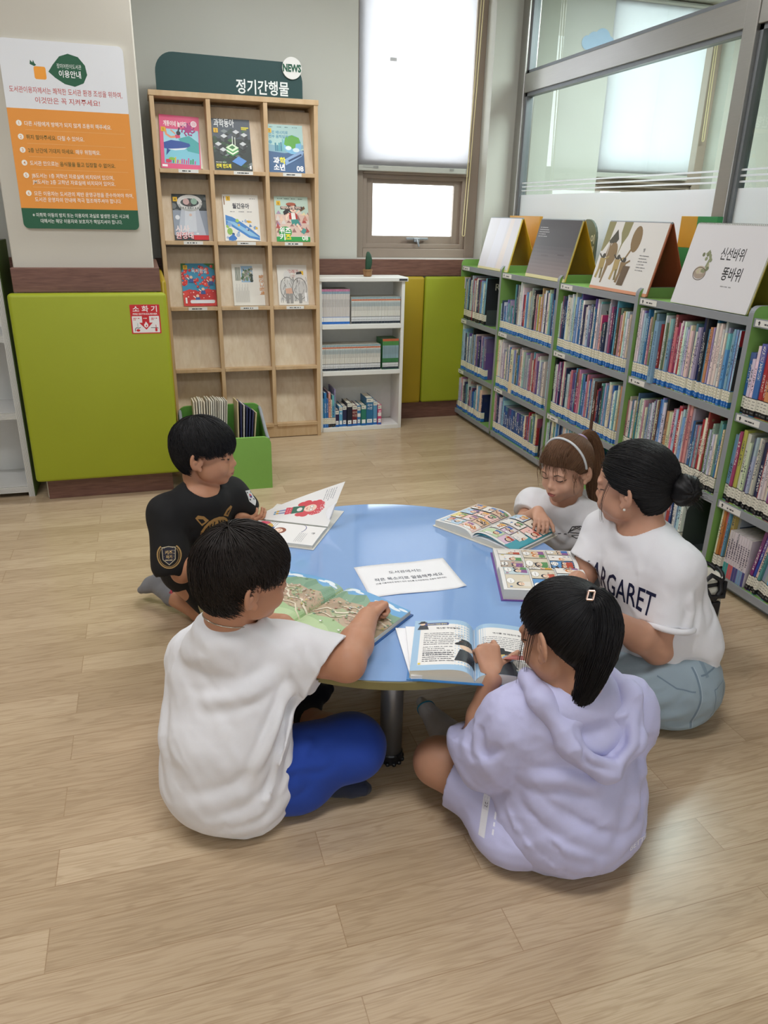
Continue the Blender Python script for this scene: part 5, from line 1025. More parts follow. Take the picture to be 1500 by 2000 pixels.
# --- the notice lying in the middle
c0 = Vector((.668, 1.872, TZ+.0009)); a0 = math.radians(-1)
nx, ny = Vector((math.cos(a0), math.sin(a0), 0)), Vector((-math.sin(a0), math.cos(a0), 0))
def sheetfn(u, v, h): x, y = (u-.5)*.287, (v-.5)*.199; return c0+nx*x+ny*(y+.003*math.sin(u*7))+Vector((0, 0, h+.0012*(1+math.sin(5*u+3*v))*(u*(1-u)*4*.5+.1)+(.004*max(0, u-.9)*10*max(0, .2-v)*5)))
T = MB().sheet(sheetfn, 20, 12, .0004).build('paper_notice', M_paper, None, True); tag(T, 'white sheet of paper with two lines of black lettering in the middle of the table', 'sheet of paper')
p = Print(); p.text('도서관에서는', .1435, .132, .019, '#3a3f50', 'c', .012, width=.1); p.text('작은 목소리로 말씀해주세요', .1435, .09, .021, '#3a3f50', 'c', .012, width=.21); p.text('(다른 이용자에게 방해가 되지 않도록 도서관에서는 조용히 해주세요)', .1435, .07, .0098, '#4a4d58', 'c', .012, width=.215)
p.build('notice_print', lambda x, y, h: sheetfn(x/.287, y/.199, .0006+h), T, sub=.03)

# ================================================================ canvas bag on the floor behind the woman
T = thing('handbag', 'white canvas bucket bag with black base and straps on the floor behind the woman', 'bag', (1.74, 1.9, 0))
M_canvas = mat('canvas', '#d9d5c6', rough=.85, bump=.3, bscale=900); M_blk = mat('black_leather', '#17171b', rough=.5, bump=.1)
bx, by = 1.735, 1.905
def bagout(t, s=1): w, d = (.10-.012*t)*s, (.075-.02*t)*s; return rrect(-w, -d, w, d, .045*s, 6)
def loft(levels, name, m, par):
    V = []; F = []; n = len(levels[0][0])
    for o, z in levels: V += [(bx+x, by+y, z) for x, y in o]
    for j in range(len(levels)-1):
        for i in range(n): F.append((j*n+i, j*n+(i+1) % n, (j+1)*n+(i+1) % n, (j+1)*n+i))
    F.append(tuple(range(n))[::-1]); return meshobj(name, V, F, m, par, True)
o = loft([(bagout(0, .96), .001), (bagout(0), .01), (bagout(.1), .06), (bagout(.12, .985), .062)], 'base', M_blk, T)
loft([(bagout(.12, .975), .058), (bagout(.4), .12), (bagout(.8, 1.02), .2), (bagout(1), .262), (bagout(1, .96), .262), (bagout(.9, .93), .2), (bagout(.5, .9), .1)], 'body', M_canvas, T)
rim = bagout(1, 1.01); MB().tube([(bx+x, by+y, .262+.02*math.sin(2.2*i/len(rim)*PI)) for i, (x, y) in enumerate(rim+rim[:1])], .007, 8).build('rim_binding', M_blk, T, True)
MB().tube([(bx-.06, by-.06, .26), (bx-.02, by-.075, .22), (bx+.02, by-.08, .2), (bx+.05, by-.07, .225), (bx+.045, by-.062, .265), (bx+.01, by-.06, .285), (bx-.02, by-.06, .26), (bx+.0, by-.08, .215), (bx+.06, by-.075, .205), (bx+.085, by-.045, .245)], .0085, 8).build('drawstring', M_blk, T, True)
MB().box(bx+.015, bx+.05, by-.083, by-.068, .03, .19, .004).build('strap', M_blk, T)
MB().tube([(bx+.03, by-.088, .09), (bx+.02, by-.11, .03), (bx-.02, by-.14, .006), (bx-.07, by-.15, .005), (bx-.12, by-.13, .005)], .005, 6).build('shoulder_strap', M_blk, T, True)
# ================================================================ people: one smooth implicit surface per body, garment or head of hair
def V3(*a): return np.array(a, float)
def nrm(v): v = np.asarray(v, float); return v/(np.linalg.norm(v)+1e-12)
class Field:
    def __init__(s, lo, hi, h):
        s.lo = np.array(lo, float)-3*h; s.h = h; s.n = np.ceil((np.array(hi, float)+3*h-s.lo)/h).astype(int)+1
        s.d = np.full(s.n, .5, np.float32)
    def _box(s, lo, hi, m):
        a = np.clip(np.floor((np.asarray(lo)-m-s.lo)/s.h).astype(int), 0, s.n-1); b = np.clip(np.ceil((np.asarray(hi)+m-s.lo)/s.h).astype(int)+1, 1, s.n)
        return tuple(slice(i, max(i+1, j)) for i, j in zip(a, b))
    def _pts(s, sl):
        return np.meshgrid(*[(s.lo[i]+s.h*np.arange(sl[i].start, sl[i].stop)).astype(np.float32) for i in range(3)], indexing='ij', sparse=True)
    def _put(s, sl, v, k, sub):
        a = s.d[sl]
        if sub: v = -v; h = np.clip(.5-.5*(a-v)/max(k, 1e-5), 0, 1) if k else None
        else: h = np.clip(.5+.5*(a-v)/max(k, 1e-5), 0, 1) if k else None
        if k: s.d[sl] = (a*(1-h)+v*h)+(k*h*(1-h) if sub else -k*h*(1-h))
        else: s.d[sl] = np.maximum(a, v) if sub else np.minimum(a, v)
    def cone(s, a, b, ra, rb, k=.01, sub=False):
        a, b = np.asarray(a, float), np.asarray(b, float); r = max(ra, rb)
        sl = s._box(np.minimum(a, b)-r, np.maximum(a, b)+r, k+2*s.h); X, Y, Z = s._pts(sl); ba = b-a; L = float(ba@ba)+1e-12
        t = np.clip(((X-a[0])*ba[0]+(Y-a[1])*ba[1]+(Z-a[2])*ba[2])/L, 0, 1)
        v = np.sqrt((X-a[0]-ba[0]*t)**2+(Y-a[1]-ba[1]*t)**2+(Z-a[2]-ba[2]*t)**2)-(ra+(rb-ra)*t)
        s._put(sl, v.astype(np.float32), k, sub); return s
    def chain(s, P, R, k=.01, sub=False):
        for i in range(len(P)-1): s.cone(P[i], P[i+1], R[i], R[i+1], k, sub)
        return s
    def ell(s, c, r, ax=None, k=.01, sub=False):
        c = np.asarray(c, float); r = np.asarray(r, float); ax = np.eye(3) if ax is None else np.asarray(ax, float)
        e = np.sqrt(((ax*r[:, None])**2).sum(0)); sl = s._box(c-e, c+e, k+2*s.h); X, Y, Z = s._pts(sl); X, Y, Z = X-c[0], Y-c[1], Z-c[2]
        q = [ax[i, 0]*X+ax[i, 1]*Y+ax[i, 2]*Z for i in range(3)]
        k0 = np.sqrt(sum((q[i]/r[i])**2 for i in range(3))); k1 = np.sqrt(sum((q[i]/r[i]**2)**2 for i in range(3)))+1e-9
        s._put(sl, (k0*(k0-1)/k1).astype(np.float32), k, sub); return s
    def plane(s, p, n, k=0):
        """cut away everything on the side n points to"""
        sl = tuple(slice(0, m) for m in s.n); X, Y, Z = s._pts(sl); n = nrm(n); v = (X-p[0])*n[0]+(Y-p[1])*n[1]+(Z-p[2])*n[2]
        if k: a = s.d; h = np.clip(.5-.5*(a-v)/k, 0, 1); s.d = (a*(1-h)+v*h+k*h*(1-h)).astype(np.float32)
        else: s.d = np.maximum(s.d, v).astype(np.float32)
        return s
    def merge(s, o, k=.01):
        h = np.clip(.5+.5*(s.d-o.d)/k, 0, 1); s.d = (s.d*(1-h)+o.d*h-k*h*(1-h)).astype(np.float32); return s
    def floor(s, z=.002): return s.plane((0, 0, z), (0, 0, -1))
    def disp(s, fn, band=.05):
        I = np.where(np.abs(s.d) < band); P = s.lo+s.h*np.stack(I, 1); s.d[I] += fn(P).astype(np.float32); return s
    def mesh(s, smooth=1):
        d = s.d; n = s.n; ins = d < 0; c = ins[:-1, :-1, :-1].astype(np.int8); tot = None
        cs = [(i, j, k) for i in (0, 1) for j in (0, 1) for k in (0, 1)]
        tot = sum(ins[i:n[0]-1+i, j:n[1]-1+j, k:n[2]-1+k].astype(np.int8) for i, j, k in cs)
        A = np.argwhere((tot > 0) & (tot < 8)); M = len(A); G = {q: d[A[:, 0]+q[0], A[:, 1]+q[1], A[:, 2]+q[2]] for q in cs}
        acc = np.zeros((M, 3)); cnt = np.zeros(M)
        for q in cs:
            for ax in range(3):
                if q[ax]: continue
                r = list(q); r[ax] = 1; a, b = G[q], G[tuple(r)]; x = (a < 0) != (b < 0); t = np.where(x, a/np.where(x, a-b, 1), 0)
                p = np.zeros((M, 3)); p[:] = q; p[:, ax] = t; acc[x] += p[x]; cnt[x] += 1
        Vv = s.lo+s.h*(A+acc/cnt[:, None]); ids = np.full(np.array(n)-1, -1, np.int32); ids[tuple(A.T)] = np.arange(M); F = []
        for ax in range(3):
            o = [i for i in range(3) if i != ax]; sl0 = [slice(1, -1)]*3; sl0[ax] = slice(0, -1); sl1 = [slice(1, -1)]*3; sl1[ax] = slice(1, None)
            a = ins[tuple(sl0)]; b = ins[tuple(sl1)]; E = np.argwhere(a != b)
            if not len(E): continue
            base = E.copy(); base[:, o[0]] += 1; base[:, o[1]] += 1; q = []
            for du, dv in ((-1, -1), (0, -1), (0, 0), (-1, 0)):
                z = base.copy(); z[:, o[0]] += du; z[:, o[1]] += dv; q.append(ids[tuple(z.T)])
            Q = np.stack(q, 1); fl = a[tuple(E.T)]; fl = fl if ax != 1 else ~fl; Q[~fl] = Q[~fl][:, ::-1]; F.append(Q)
        F = np.concatenate(F); F = F[(F >= 0).all(1)]
        for _ in range(smooth):
            S = np.zeros_like(Vv); C = np.zeros(M)
            for i in range(4): a, b = F[:, i], F[:, (i+1) % 4]; np.add.at(S, a, Vv[b]); np.add.at(C, a, 1); np.add.at(S, b, Vv[a]); np.add.at(C, b, 1)
            Vv = Vv*.5+.5*S/np.maximum(C, 1)[:, None]
        return Vv, F
    def build(s, name, m, parent, smooth=1):
        Vv, F = s.mesh(smooth); return meshobj(name, Vv, F, m, parent, True)
def frame(head, pitch=0, roll=0):
    h, p, r = (math.radians(a) for a in (head, pitch, roll)); f = V3(math.cos(h)*math.cos(p), math.sin(h)*math.cos(p), math.sin(p)); l = V3(-math.sin(h), math.cos(h), 0); u = np.cross(f, l)
    return l*math.cos(r)+u*math.sin(r), f, -l*math.sin(r)+u*math.cos(r)
class Head:
    def __init__(s, c, head, pitch, roll, sc): s.c = V3(*c); s.l, s.f, s.u = frame(head, pitch, roll); s.s = sc; s.ax = np.array([s.l, s.f, s.u])
    def w(s, x, y, z): return s.c+s.s*(s.l*x+s.f*y+s.u*z)
    def sculpt(s, F, neck, rn=.045, female=False):
        S = s.s; E = lambda c, r, k=.012, sub=False, ax=None: F.ell(s.w(*c), np.array(r)*S, s.ax if ax is None else ax, k*S, sub)
        E((0, -.012, .042), (.071, .088, .076)); E((0, .022, .036), (.062, .068, .06), .02); E((0, .03, -.018), (.056, .058, .056), .02); E((0, .036, -.056), (.044, .046, .038), .02)
        F.ell(s.w(0, .066, -.08), V3(.02, .017, .015)*S, s.ax, .018*S)
        for q in (-1, 1):
            E((.034*q, .056, -.028), (.028, .03, .03), .015); E((.045*q, .02, -.045), (.022, .032, .03), .018)
        F.cone(s.w(0, .083, .016), s.w(0, .094, -.016), .0075*S, .0095*S, .012*S); F.cone(s.w(0, .098, -.02), s.w(0, .099, -.021), .0095*S, .0095*S, .008*S)
        for q in (-1, 1): E((.010*q, .091, -.025), (.0075, .009, .0065), .006)
        for q in (-1, 1): E((.031*q, .097, .008), (.019, .013, .0125), .012, True)
        for q in (-1, 1): E((.031*q, .0785, .0065), (.017, .0105, .0125), .006); F.cone(s.w(.012*q, .088, .025), s.w(.046*q, .078, .027), .007*S, .006*S, .014*S)
        E((0, .084, -.048), (.026, .016, .02), .014); E((0, .094, -.0455), (.0185, .0085, .0052), .004); E((0, .0915, -.0565), (.0155, .0085, .0058), .004)
        F.cone(s.w(-.019, .0935, -.0512), s.w(.019, .0935, -.0512), .0012*S, .0012*S, .003*S, True); F.cone(s.w(-.006, .1, -.0505), s.w(.006, .1, -.0505), .0022*S, .0022*S, .003*S, True)
        for q in (-1, 1):
            t = frame(0)  # ear: tilted shell with a hollow
            ea = np.array([nrm(s.l*q+s.f*.5), nrm(s.f-s.l*q*.5), s.u]); ea[2] = nrm(np.cross(ea[0], ea[1]))
            c = s.w(.083*q, -.013, .002); F.ell(c, V3(.0068, .019, .032)*S, ea, .004*S); F.ell(c+ea[0]*.0085*S+s.f*.002*S+s.u*.004*S, V3(.0105, .0115, .021)*S, ea, .003*S, True); F.ell(c+ea[0]*.004*S+s.f*.0*S+s.u*-.002*S, V3(.003, .006, .008)*S, ea, .003*S); F.ell(s.w(.079*q, .0, -.026), V3(.006, .009, .010)*S, s.ax, .005*S); F.cone(s.w(.07*q, .006, .004), s.w(.074*q, .004, -.008), .006*S, .006*S, .006*S)
        F.chain([s.w(0, -.028, -.03), s.w(0, -.03, -.075), neck], [.045*S*rn/.045, .043*S*rn/.045, .05*S*rn/.045], .014)
def hand(F, W, d, n, s, side, curls=(25, 35, 25), thumb=(35, 10), spread=1., per=None):
    """W wrist, d towards the fingers, n the way the palm looks; side +1 puts the thumb to the side of cross(d, n)"""
    d = nrm(d); n = nrm(np.asarray(n)-d*np.dot(n, d)); b = np.cross(d, n)*side; W = np.asarray(W, float)
    kn = [W+d*.083*s+b*q*s for q in (.027, .009, -.010, -.027)]; kn[0] = kn[0]-d*.003*s; kn[3] = kn[3]-d*.010*s
    F.cone(W-d*.01*s, W+d*.02*s, .021*s, .02*s, .012*s)
    for i, p in enumerate(kn): F.cone(W+d*.018*s+b*(.016, .006, -.006, -.016)[i]*s, p, .0145*s, .0105*s, .009*s)
    F.cone(W+d*.02*s+b*.016*s+n*.004*s, W+d*.05*s+b*.02*s+n*.008*s, .015*s, .012*s, .012*s)
    for i, L in enumerate((.068, .076, .07, .055)):
        p = kn[i]; c = (per[i] if per else curls); a = 0; dd = nrm(d+b*(.10, .03, -.05, -.13)[i]*spread); r = (.0092, .0095, .009, .008)[i]*s
        for j, fr in enumerate((.45, .31, .24)):
            a += math.radians(c[j]); e = p+(dd*math.cos(a)+n*math.sin(a))*L*fr*s; F.cone(p, e, r*(1-.1*j), r*(.92-.1*j), .0025*s); p = e
    t0 = W+d*.028*s+b*.026*s+n*.004*s; a = math.radians(thumb[0]); dd = nrm(d*math.cos(a)+b*math.sin(a)+n*.25); p = t0
    for j, L in enumerate((.034, .03, .024)):
        e = p+dd*L*s; F.cone(p, e, (.0125, .0105, .0095)[j]*s, (.0105, .0095, .008)[j]*s, .005*s); p = e; dd = nrm(dd*math.cos(math.radians(thumb[1]))+(n*.5-b*.5)*math.sin(math.radians(thumb[1])))
def foot(F, ank, heel, toe, s=1., infl=0, up=(0, 0, 1)):
    """a foot from the ankle: heel and toe are points of the sole line"""
    ank, heel, toe = (np.asarray(q, float) for q in (ank, heel, toe)); d = nrm(toe-heel); up = nrm(np.asarray(up)-d*np.dot(up, d)); b = np.cross(d, up); i = infl
    F.cone(ank, heel+d*.02*s+up*.022*s, .030*s+i, .027*s+i, .015); F.cone(heel+d*.018*s+up*.024*s, heel+d*.06*s+up*.03*s, .026*s+i, .028*s+i, .015)
    ball = toe-d*.05*s
    for q in (-.016, 0, .016): F.cone(heel+d*.06*s+b*q*.5*s+up*.026*s, ball+b*q*1.2*s+up*.018*s, .026*s+i, .019*s+i, .012); F.cone(ball+b*q*1.2*s+up*.018*s, toe-d*(.014+abs(q)*.4)*s+b*q*1.1*s+up*.013*s, .019*s+i, .012*s+i, .01)
    F.cone(ank, heel+d*.10*s+up*.03*s, .03*s+i, .022*s+i, .015)
def torso(F, J, W, infl=0, k=.05, depth=1.):
    """J: pelvis, belly, chest, nb, sl, sr; W: half widths at pelvis, belly, chest"""
    lat = nrm(J['sr']-J['sl']); lp = nrm(J['hr']-J['hl'])
    def ax(a, b, l): v = nrm(np.asarray(b)-np.asarray(a)); dp = nrm(np.cross(l, v)); return np.array([nrm(np.cross(v, dp)), dp, v])
    F.ell(J['pelvis'], V3(W[0]+infl, W[3]*depth+infl, .10+infl*.5), ax(J['pelvis'], J['belly'], lp), k)
    F.ell(J['belly'], V3(W[1]+infl, W[4]*depth+infl, .13+infl), ax(J['pelvis'], J['chest'], lat), k)
    F.ell(J['chest'], V3(W[2]+infl, W[5]*depth+infl, .13+infl), ax(J['belly'], J['nb'], lat), k)
    for q in ('sl', 'sr'):
        F.cone(J['nb']+(0, 0, -.03), J[q], .045+infl*.6, J['rs']+infl*.7, .04); F.cone(J['chest'], J[q]+V3(0, 0, -.01), .07+infl, J['rs']+infl*.7, .04)
def fbm(P, sc, seed, warp=.6, stretch=None):
    r = np.random.default_rng(seed); Q = P*sc if stretch is None else (P@np.asarray(stretch).T)*sc; v = np.zeros(len(P)); a = 1
    for o in range(3):
        for _ in range(3):
            k = r.normal(size=3)*1.2*2**o; k2 = r.normal(size=3)*2**o; v += a*np.sin(Q@k+r.uniform(0, 6.3)+warp*2*np.sin(Q@k2+r.uniform(0, 6.3)))
        a *= .5
    return v/5
def crease(P, sc, seed, stretch=None):
    """sharp fold lines between soft facets"""
    return .5-np.abs(fbm(P, sc, seed, 1., stretch))**.8
def folds(L):
    """L: list of (polyline, amplitude, width): ridges with soft valleys beside them"""
    def fn(P):
        o = np.zeros(len(P))
        for pts, amp, w in L:
            pts = np.asarray(pts, float); best = np.full(len(P), 9.); tt = np.zeros(len(P)); n = len(pts)-1
            for i in range(n):
                a, b = pts[i], pts[i+1]; ba = b-a; t = np.clip(((P-a)@ba)/(ba@ba+1e-12), 0, 1); d = np.linalg.norm(P-a-t[:, None]*ba, axis=1); m = d < best; best[m] = d[m]; tt[m] = (i+t[m])/n
            env = np.clip(np.sin(PI*np.clip(tt, .04, .96)), 0, 1)**.6; q = best/w; o -= amp*env*(np.exp(-q**2)-.55*np.exp(-((q-1.7)/.8)**2))
        return o
    return fn
def skin(name, col): return mat(name, col, rough=.5, noise=.05, nscale=60, sss=.12, bump=.05, bscale=900, spec=.35)
def cloth(name, col, **k): return mat(name, col, rough=k.get('rough', .85), noise=.02, nscale=300, bump=k.get('bump', .18), bscale=k.get('bscale', 1400), sheen=k.get('sheen', .1))
# ---------------------------------------------------------------- hair
def hair_mat(name, col, tip=None, spec=.45):
    m = mat(name, col, rough=.5, noise=.3, nscale=180, spec=.28); return m
class Scalp:
    """egg-shaped hair surface in head coordinates; directions are (azimuth from the face towards the left, polar from the crown axis)"""
    def __init__(s, H, c=(0, -.008, .04), r=(.081, .099, .086), low=.125, tilt=22, turn=0):
        s.H = H; s.cc = V3(*c); s.r = V3(*r); s.low = low; t = math.radians(tilt); q = math.radians(turn)
        s.a = V3(math.sin(q)*math.sin(t), -math.sin(t)*math.cos(q), math.cos(t)); s.e1 = nrm(V3(0, 1, 0)-s.a*s.a[1]); s.e2 = np.cross(s.a, s.e1)*-1
    def dir(s, th, ph): return s.a*math.cos(th)+(s.e1*math.cos(ph)+s.e2*math.sin(ph))*math.sin(th)
    def loc(s, d, k=1.):
        """point of the surface along direction d, k scales it off the surface"""
        r = s.r.copy()
        if d[2] < 0: r[2] = s.low
        t = 1/math.sqrt(((d/r)**2).sum()); return s.cc+d*t*k
    def world(s, p): return s.H.w(*p)
def strands(paths, name, m, parent, r0=.0014, r1=.0004, n=4, rel=None):
    V = []; F = []; k = 0
    for P in paths:
        P = np.asarray(P, float); L = len(P); T = np.gradient(P, axis=0); T /= np.linalg.norm(T, axis=1)[:, None]+1e-9
        up = V3(.3, .5, .81); A = np.cross(T, up); A /= np.linalg.norm(A, axis=1)[:, None]+1e-9; B = np.cross(T, A); t = np.linspace(0, 1, L); R = (r0+(r1-r0)*t**2)[:, None]*np.where(t < .08, .6, 1)[:, None]
        for i in range(n): a = 2*PI*i/n; V.append(P+(A*math.cos(a)+B*math.sin(a))*R)
        idx = lambda i, j: k+i*L+j
        j = np.arange(L-1)
        for i in range(n): i2 = (i+1) % n; F.append(np.stack([k+i*L+j, k+i2*L+j, k+i2*L+j+1, k+i*L+j+1], 1))
        k += n*L
    return meshobj(name, np.concatenate(V), np.concatenate(F), m, parent, True)
def cap(S, lim, name, m, parent, thick=.012, N=72, M=24, lock=.0022, seed=1, k0=1.0):
    r = np.random.default_rng(seed); ph0 = r.uniform(0, 6.3, 6); V = []; F = []
    for lay in (0, 1):
        for j in range(M+1):
            for i in range(N):
                ph = 2*PI*i/N; th = lim(ph)*(j+.0)/M; d = S.dir(max(th, .004), ph); g = sum(math.sin((7+5*q)*ph+ph0[q]+1.5*th*(q % 3)) for q in range(4))/4
                k = k0+(lock*g*min(1, th*1.6)/.09 if lay == 0 else -thick/.09)
                if lay == 0 and j == M: k -= .03
                V.append(S.world(S.loc(d, k)))
    for lay in (0, 1):
        o = lay*(M+1)*N
        for j in range(M):
            for i in range(N): q = (o+j*N+i, o+j*N+(i+1) % N, o+(j+1)*N+(i+1) % N, o+(j+1)*N+i); F.append(q if lay else q[::-1])
    o = (M+1)*N
    for i in range(N): a, b = M*N+i, M*N+(i+1) % N; F.append((a, b, o+b, o+a))
    return meshobj(name, V, np.array(F), m, parent, True)
def short_hair(S, lim, n, name, m, parent, seed, lift=.004, over=.10, curl=.10, r0=.0019, thmin=.0):
    """strands running from the crown to the hairline and a little past it"""
    r = random.Random(seed); paths = []
    for _ in range(n):
        ph = r.uniform(0, 2*PI); L = lim(ph); t0 = max(thmin, L*math.sqrt(r.random())*.85-.1); t1 = min(L*(1+over*r.uniform(.2, 1)), t0+r.uniform(.7, 1.3)); sw = r.uniform(-curl, curl)+.10; li = 1+lift/.09*r.uniform(.3, 1.6); P = []
        for j in range(9):
            u = j/8; th = max(.01, t0+(t1-t0)*u); d = S.dir(th, ph+sw*u*u+.05*math.sin(5*u+_)); P.append(S.world(S.loc(d, li+(.02 if u < .2 else 0)*0-.035*u*u+(.012*math.sin(PI*u)))))
        paths.append(P)
    return strands(paths, name, m, parent, r0)
def lim_fn(S, pts):
    """hairline as z-heights (head coordinates) at azimuths measured from the face: [(deg, z)...] symmetrical or full circle"""
    A = [math.radians(a) for a, _ in pts]; Zs = [z for _, z in pts]
    def zl(az): az = az % (2*PI); return np.interp(az, A, Zs, period=2*PI)
    tab = []
    for i in range(120):
        ph = 2*PI*i/120; lo = 2.7
        for th in np.linspace(.3, 2.7, 90):
            p = S.loc(S.dir(th, ph)); az = math.atan2(p[0], p[1])
            if p[2] < zl(az): lo = th; break
        tab.append(lo)
    return lambda ph: float(np.interp((ph % (2*PI))/(2*PI)*120, np.arange(121), tab+tab[:1]))
# ---------------------------------------------------------------- marks lying on a body or garment
def bvh_of(o): me = o.data; return BVHTree.FromPolygons([v.co[:] for v in me.vertices], [tuple(p.vertices) for p in me.polygons])
def wrap(bvh, o, ux, uy, d, off=.0006):
    """project x,y onto the surface along d, starting from plane (o, ux, uy)"""
    o, ux, uy, d = (Vector(tuple(map(float, q))) for q in (o, ux, uy, d)); d.normalize()
    def fn(x, y, h):
        p = o+ux*x+uy*y; hit, n, i, l = bvh.ray_cast(p, d)
        if hit is None: hit, n, i, l = bvh.find_nearest(p+d*.1)
        return hit-d*(off+h)
    return fn
def face_marks(H, body, brow='#3a2c26', lip='#a8605a', lw=.0034):
    b = bvh_of(body); fn = wrap(b, H.w(0, .2, 0), H.l*H.s, H.u*H.s, -H.f, .0004)
    p = Print()
    for q in (-1, 1):
        c = .031*q; pts = [(c+x*q, .006-.0035*math.sin(PI*(x+.014)/.028)+.001*(x > 0)) for x in np.linspace(-.014, .015, 9)]; p.strip(pts, lw, '#1a1210')
        for x, y in pts[5:]: p.strip([(x, y), (x+.003*q, y-.003)], .0013, '#241a18')
    p.build('eyelashes', fn, body.parent, sub=.004)
    p = Print(); 
    for q in (-1, 1): p.strip([(.017*q, .024), (.03*q, .0285), (.046*q, .024)], .0055, brow, True)
    p.build('eyebrows', fn, body.parent, sub=.004)
    p = Print(); p.poly([(-.0185, -.051), (-.009, -.0455), (-.003, -.0432), (0, -.0445), (.003, -.0432), (.009, -.0455), (.0185, -.051), (.009, -.0595), (0, -.0615), (-.009, -.0595)], lip); p.strip([(-.0165, -.0512), (0, -.0508), (.0165, -.0512)], .0013, '#6e3a36')
    p.build('lips', fn, body.parent, print_mat('lip_print', .4, .4), sub=.004)
def A_(*a): return np.array(a, float)
def sleeve(F, lo, hi, h, P, R, cut, n, arm, ra, k=.03, ext=None):
    """a sleeve along points P, cut off square by a plane, hollow inside the cuff"""
    G = Field(lo, hi, h); G.chain(P, R, .02)
    if ext is not None: G.cone(*ext, .02)
    n = nrm(n); G.plane(cut, n); d = nrm(arm[1]-arm[0]); G.cone(np.asarray(arm[0]), np.asarray(arm[1])+d*.1, ra[0], ra[1], .003, True); F.merge(G, k)
def person(label, loc): return thing('person', label, 'person', loc)
def ring_on(o, c, n, r, tube, name, m, parent, push=.0, N=28, ry=None):
    """a band lying on mesh o around the axis n through c"""
    b = bvh_of(o); n = nrm(n); a = nrm(np.cross(n, (0.1, 1, .2))); q = np.cross(n, a); P = []
    for i in range(N+1):
        t = 2*PI*i/N; d = a*math.cos(t)+q*math.sin(t); hit = b.ray_cast(Vector(c+d*r*2.5), Vector(-d), r*3)[0]; p = np.array(hit) if hit else c+d*r
        P.append(p+d*push)
    return MB().tube([tuple(p) for p in P], tube, 8, cap=False).build(name, m, parent, True)
def sock(name, m, par, ank, heel, toe, s, up=(0, 0, 1), shin=None, hz=.003, top=.045, fl=True):
    F = Field(np.minimum(np.minimum(ank, heel), toe)-.07, np.maximum(np.maximum(ank, heel), toe)+.08, .003); foot(F, ank, heel, toe, s, .0035, up)
    if shin is not None: F.cone(ank, np.asarray(ank)+nrm(np.asarray(shin)-ank)*top, .030*s+.003, .031*s+.003, .01); F.plane(np.asarray(ank)+nrm(np.asarray(shin)-ank)*top, nrm(np.asarray(shin)-ank))
    if fl: F.floor()
    F.disp(lambda P: .0006*fbm(P, 120, 3)); return F.build(name, m, par)

# =================================================== A: boy in the white shirt
T = person('boy in white t-shirt and blue shorts sitting cross-legged, pointing at a book', (.1, 1.52, 0))
sk = skin('skin_tan', '#bd8a6e')
H = Head((.148, 1.516, .632), 13.6, -8, 2.8, 1.0)
J = dict(pelvis=A_(.095, 1.53, .105), belly=A_(.085, 1.515, .22), chest=A_(.105, 1.54, .35), nb=A_(.112, 1.525, .510), sl=A_(.045, 1.65, .365), sr=A_(.243, 1.53, .42), hl=A_(.03, 1.57, .1), hr=A_(.165, 1.50, .1), rs=.05)
Wd = (.135, .135, .13, .105, .105, .085)
elR, wrR = A_(.365, 1.425, .437), A_(.462, 1.592, .452); elL, wrL = A_(.12, 1.80, .36), A_(.255, 1.64, .434)
knR, anR, heR, toR = A_(.397, 1.505, .125), A_(.335, 1.735, .06), A_(.300, 1.775, .03), A_(.425, 1.845, .085)
knL, anL, heL, toL = A_(.14, 1.83, .13), A_(.31, 1.535, .05), A_(.30, 1.49, .012), A_(.438, 1.452, .015)
F = Field((-.09, 1.36, 0), (.60, 1.92, .77), .0029)
torso(F, J, Wd); H.sculpt(F, J['nb']+A_(0, 0, -.02), .050); F.ell(J['nb']+A_(.0, -.01, -.02), (.07, .06, .045), None, .03)
F.chain([J['sr'], elR], [.05, .042], .02); F.chain([elR, elR*.6+wrR*.4, wrR], [.042, .041, .026], .015)
F.chain([J['sl'], elL], [.05, .040], .02); F.chain([elL, elL*.6+wrL*.4, wrL], [.040, .038, .026], .015)
hand(F, wrR, A_(.62, .72, .04), A_(.25, -.3, -1), .84, 1, thumb=(25, 20), per=[(38, 45, 15), (75, 75, 50), (80, 80, 50), (85, 80, 50)])
hand(F, wrL, A_(.6, -.75, -.12), A_(0, 0, -1), .82, -1, curls=(12, 15, 10), thumb=(35, 8))
F.chain([J['hr'], knR], [.085, .062], .03); F.chain([knR, (knR+anR)/2, anR], [.058, .05, .033], .02); foot(F, anR, heR, toR, 1, 0, (-.5, -.2, .85))
F.chain([J['hl'], knL], [.085, .062], .03); F.chain([knL, (knL+anL)/2, anL], [.058, .05, .033], .02); foot(F, anL, heL, toL, 1, 0, (0, .5, .8)); F.floor(.004)
body = F.build('body', sk, T); face_marks(H, body, brow='#2a201c', lip='#9c5a50')
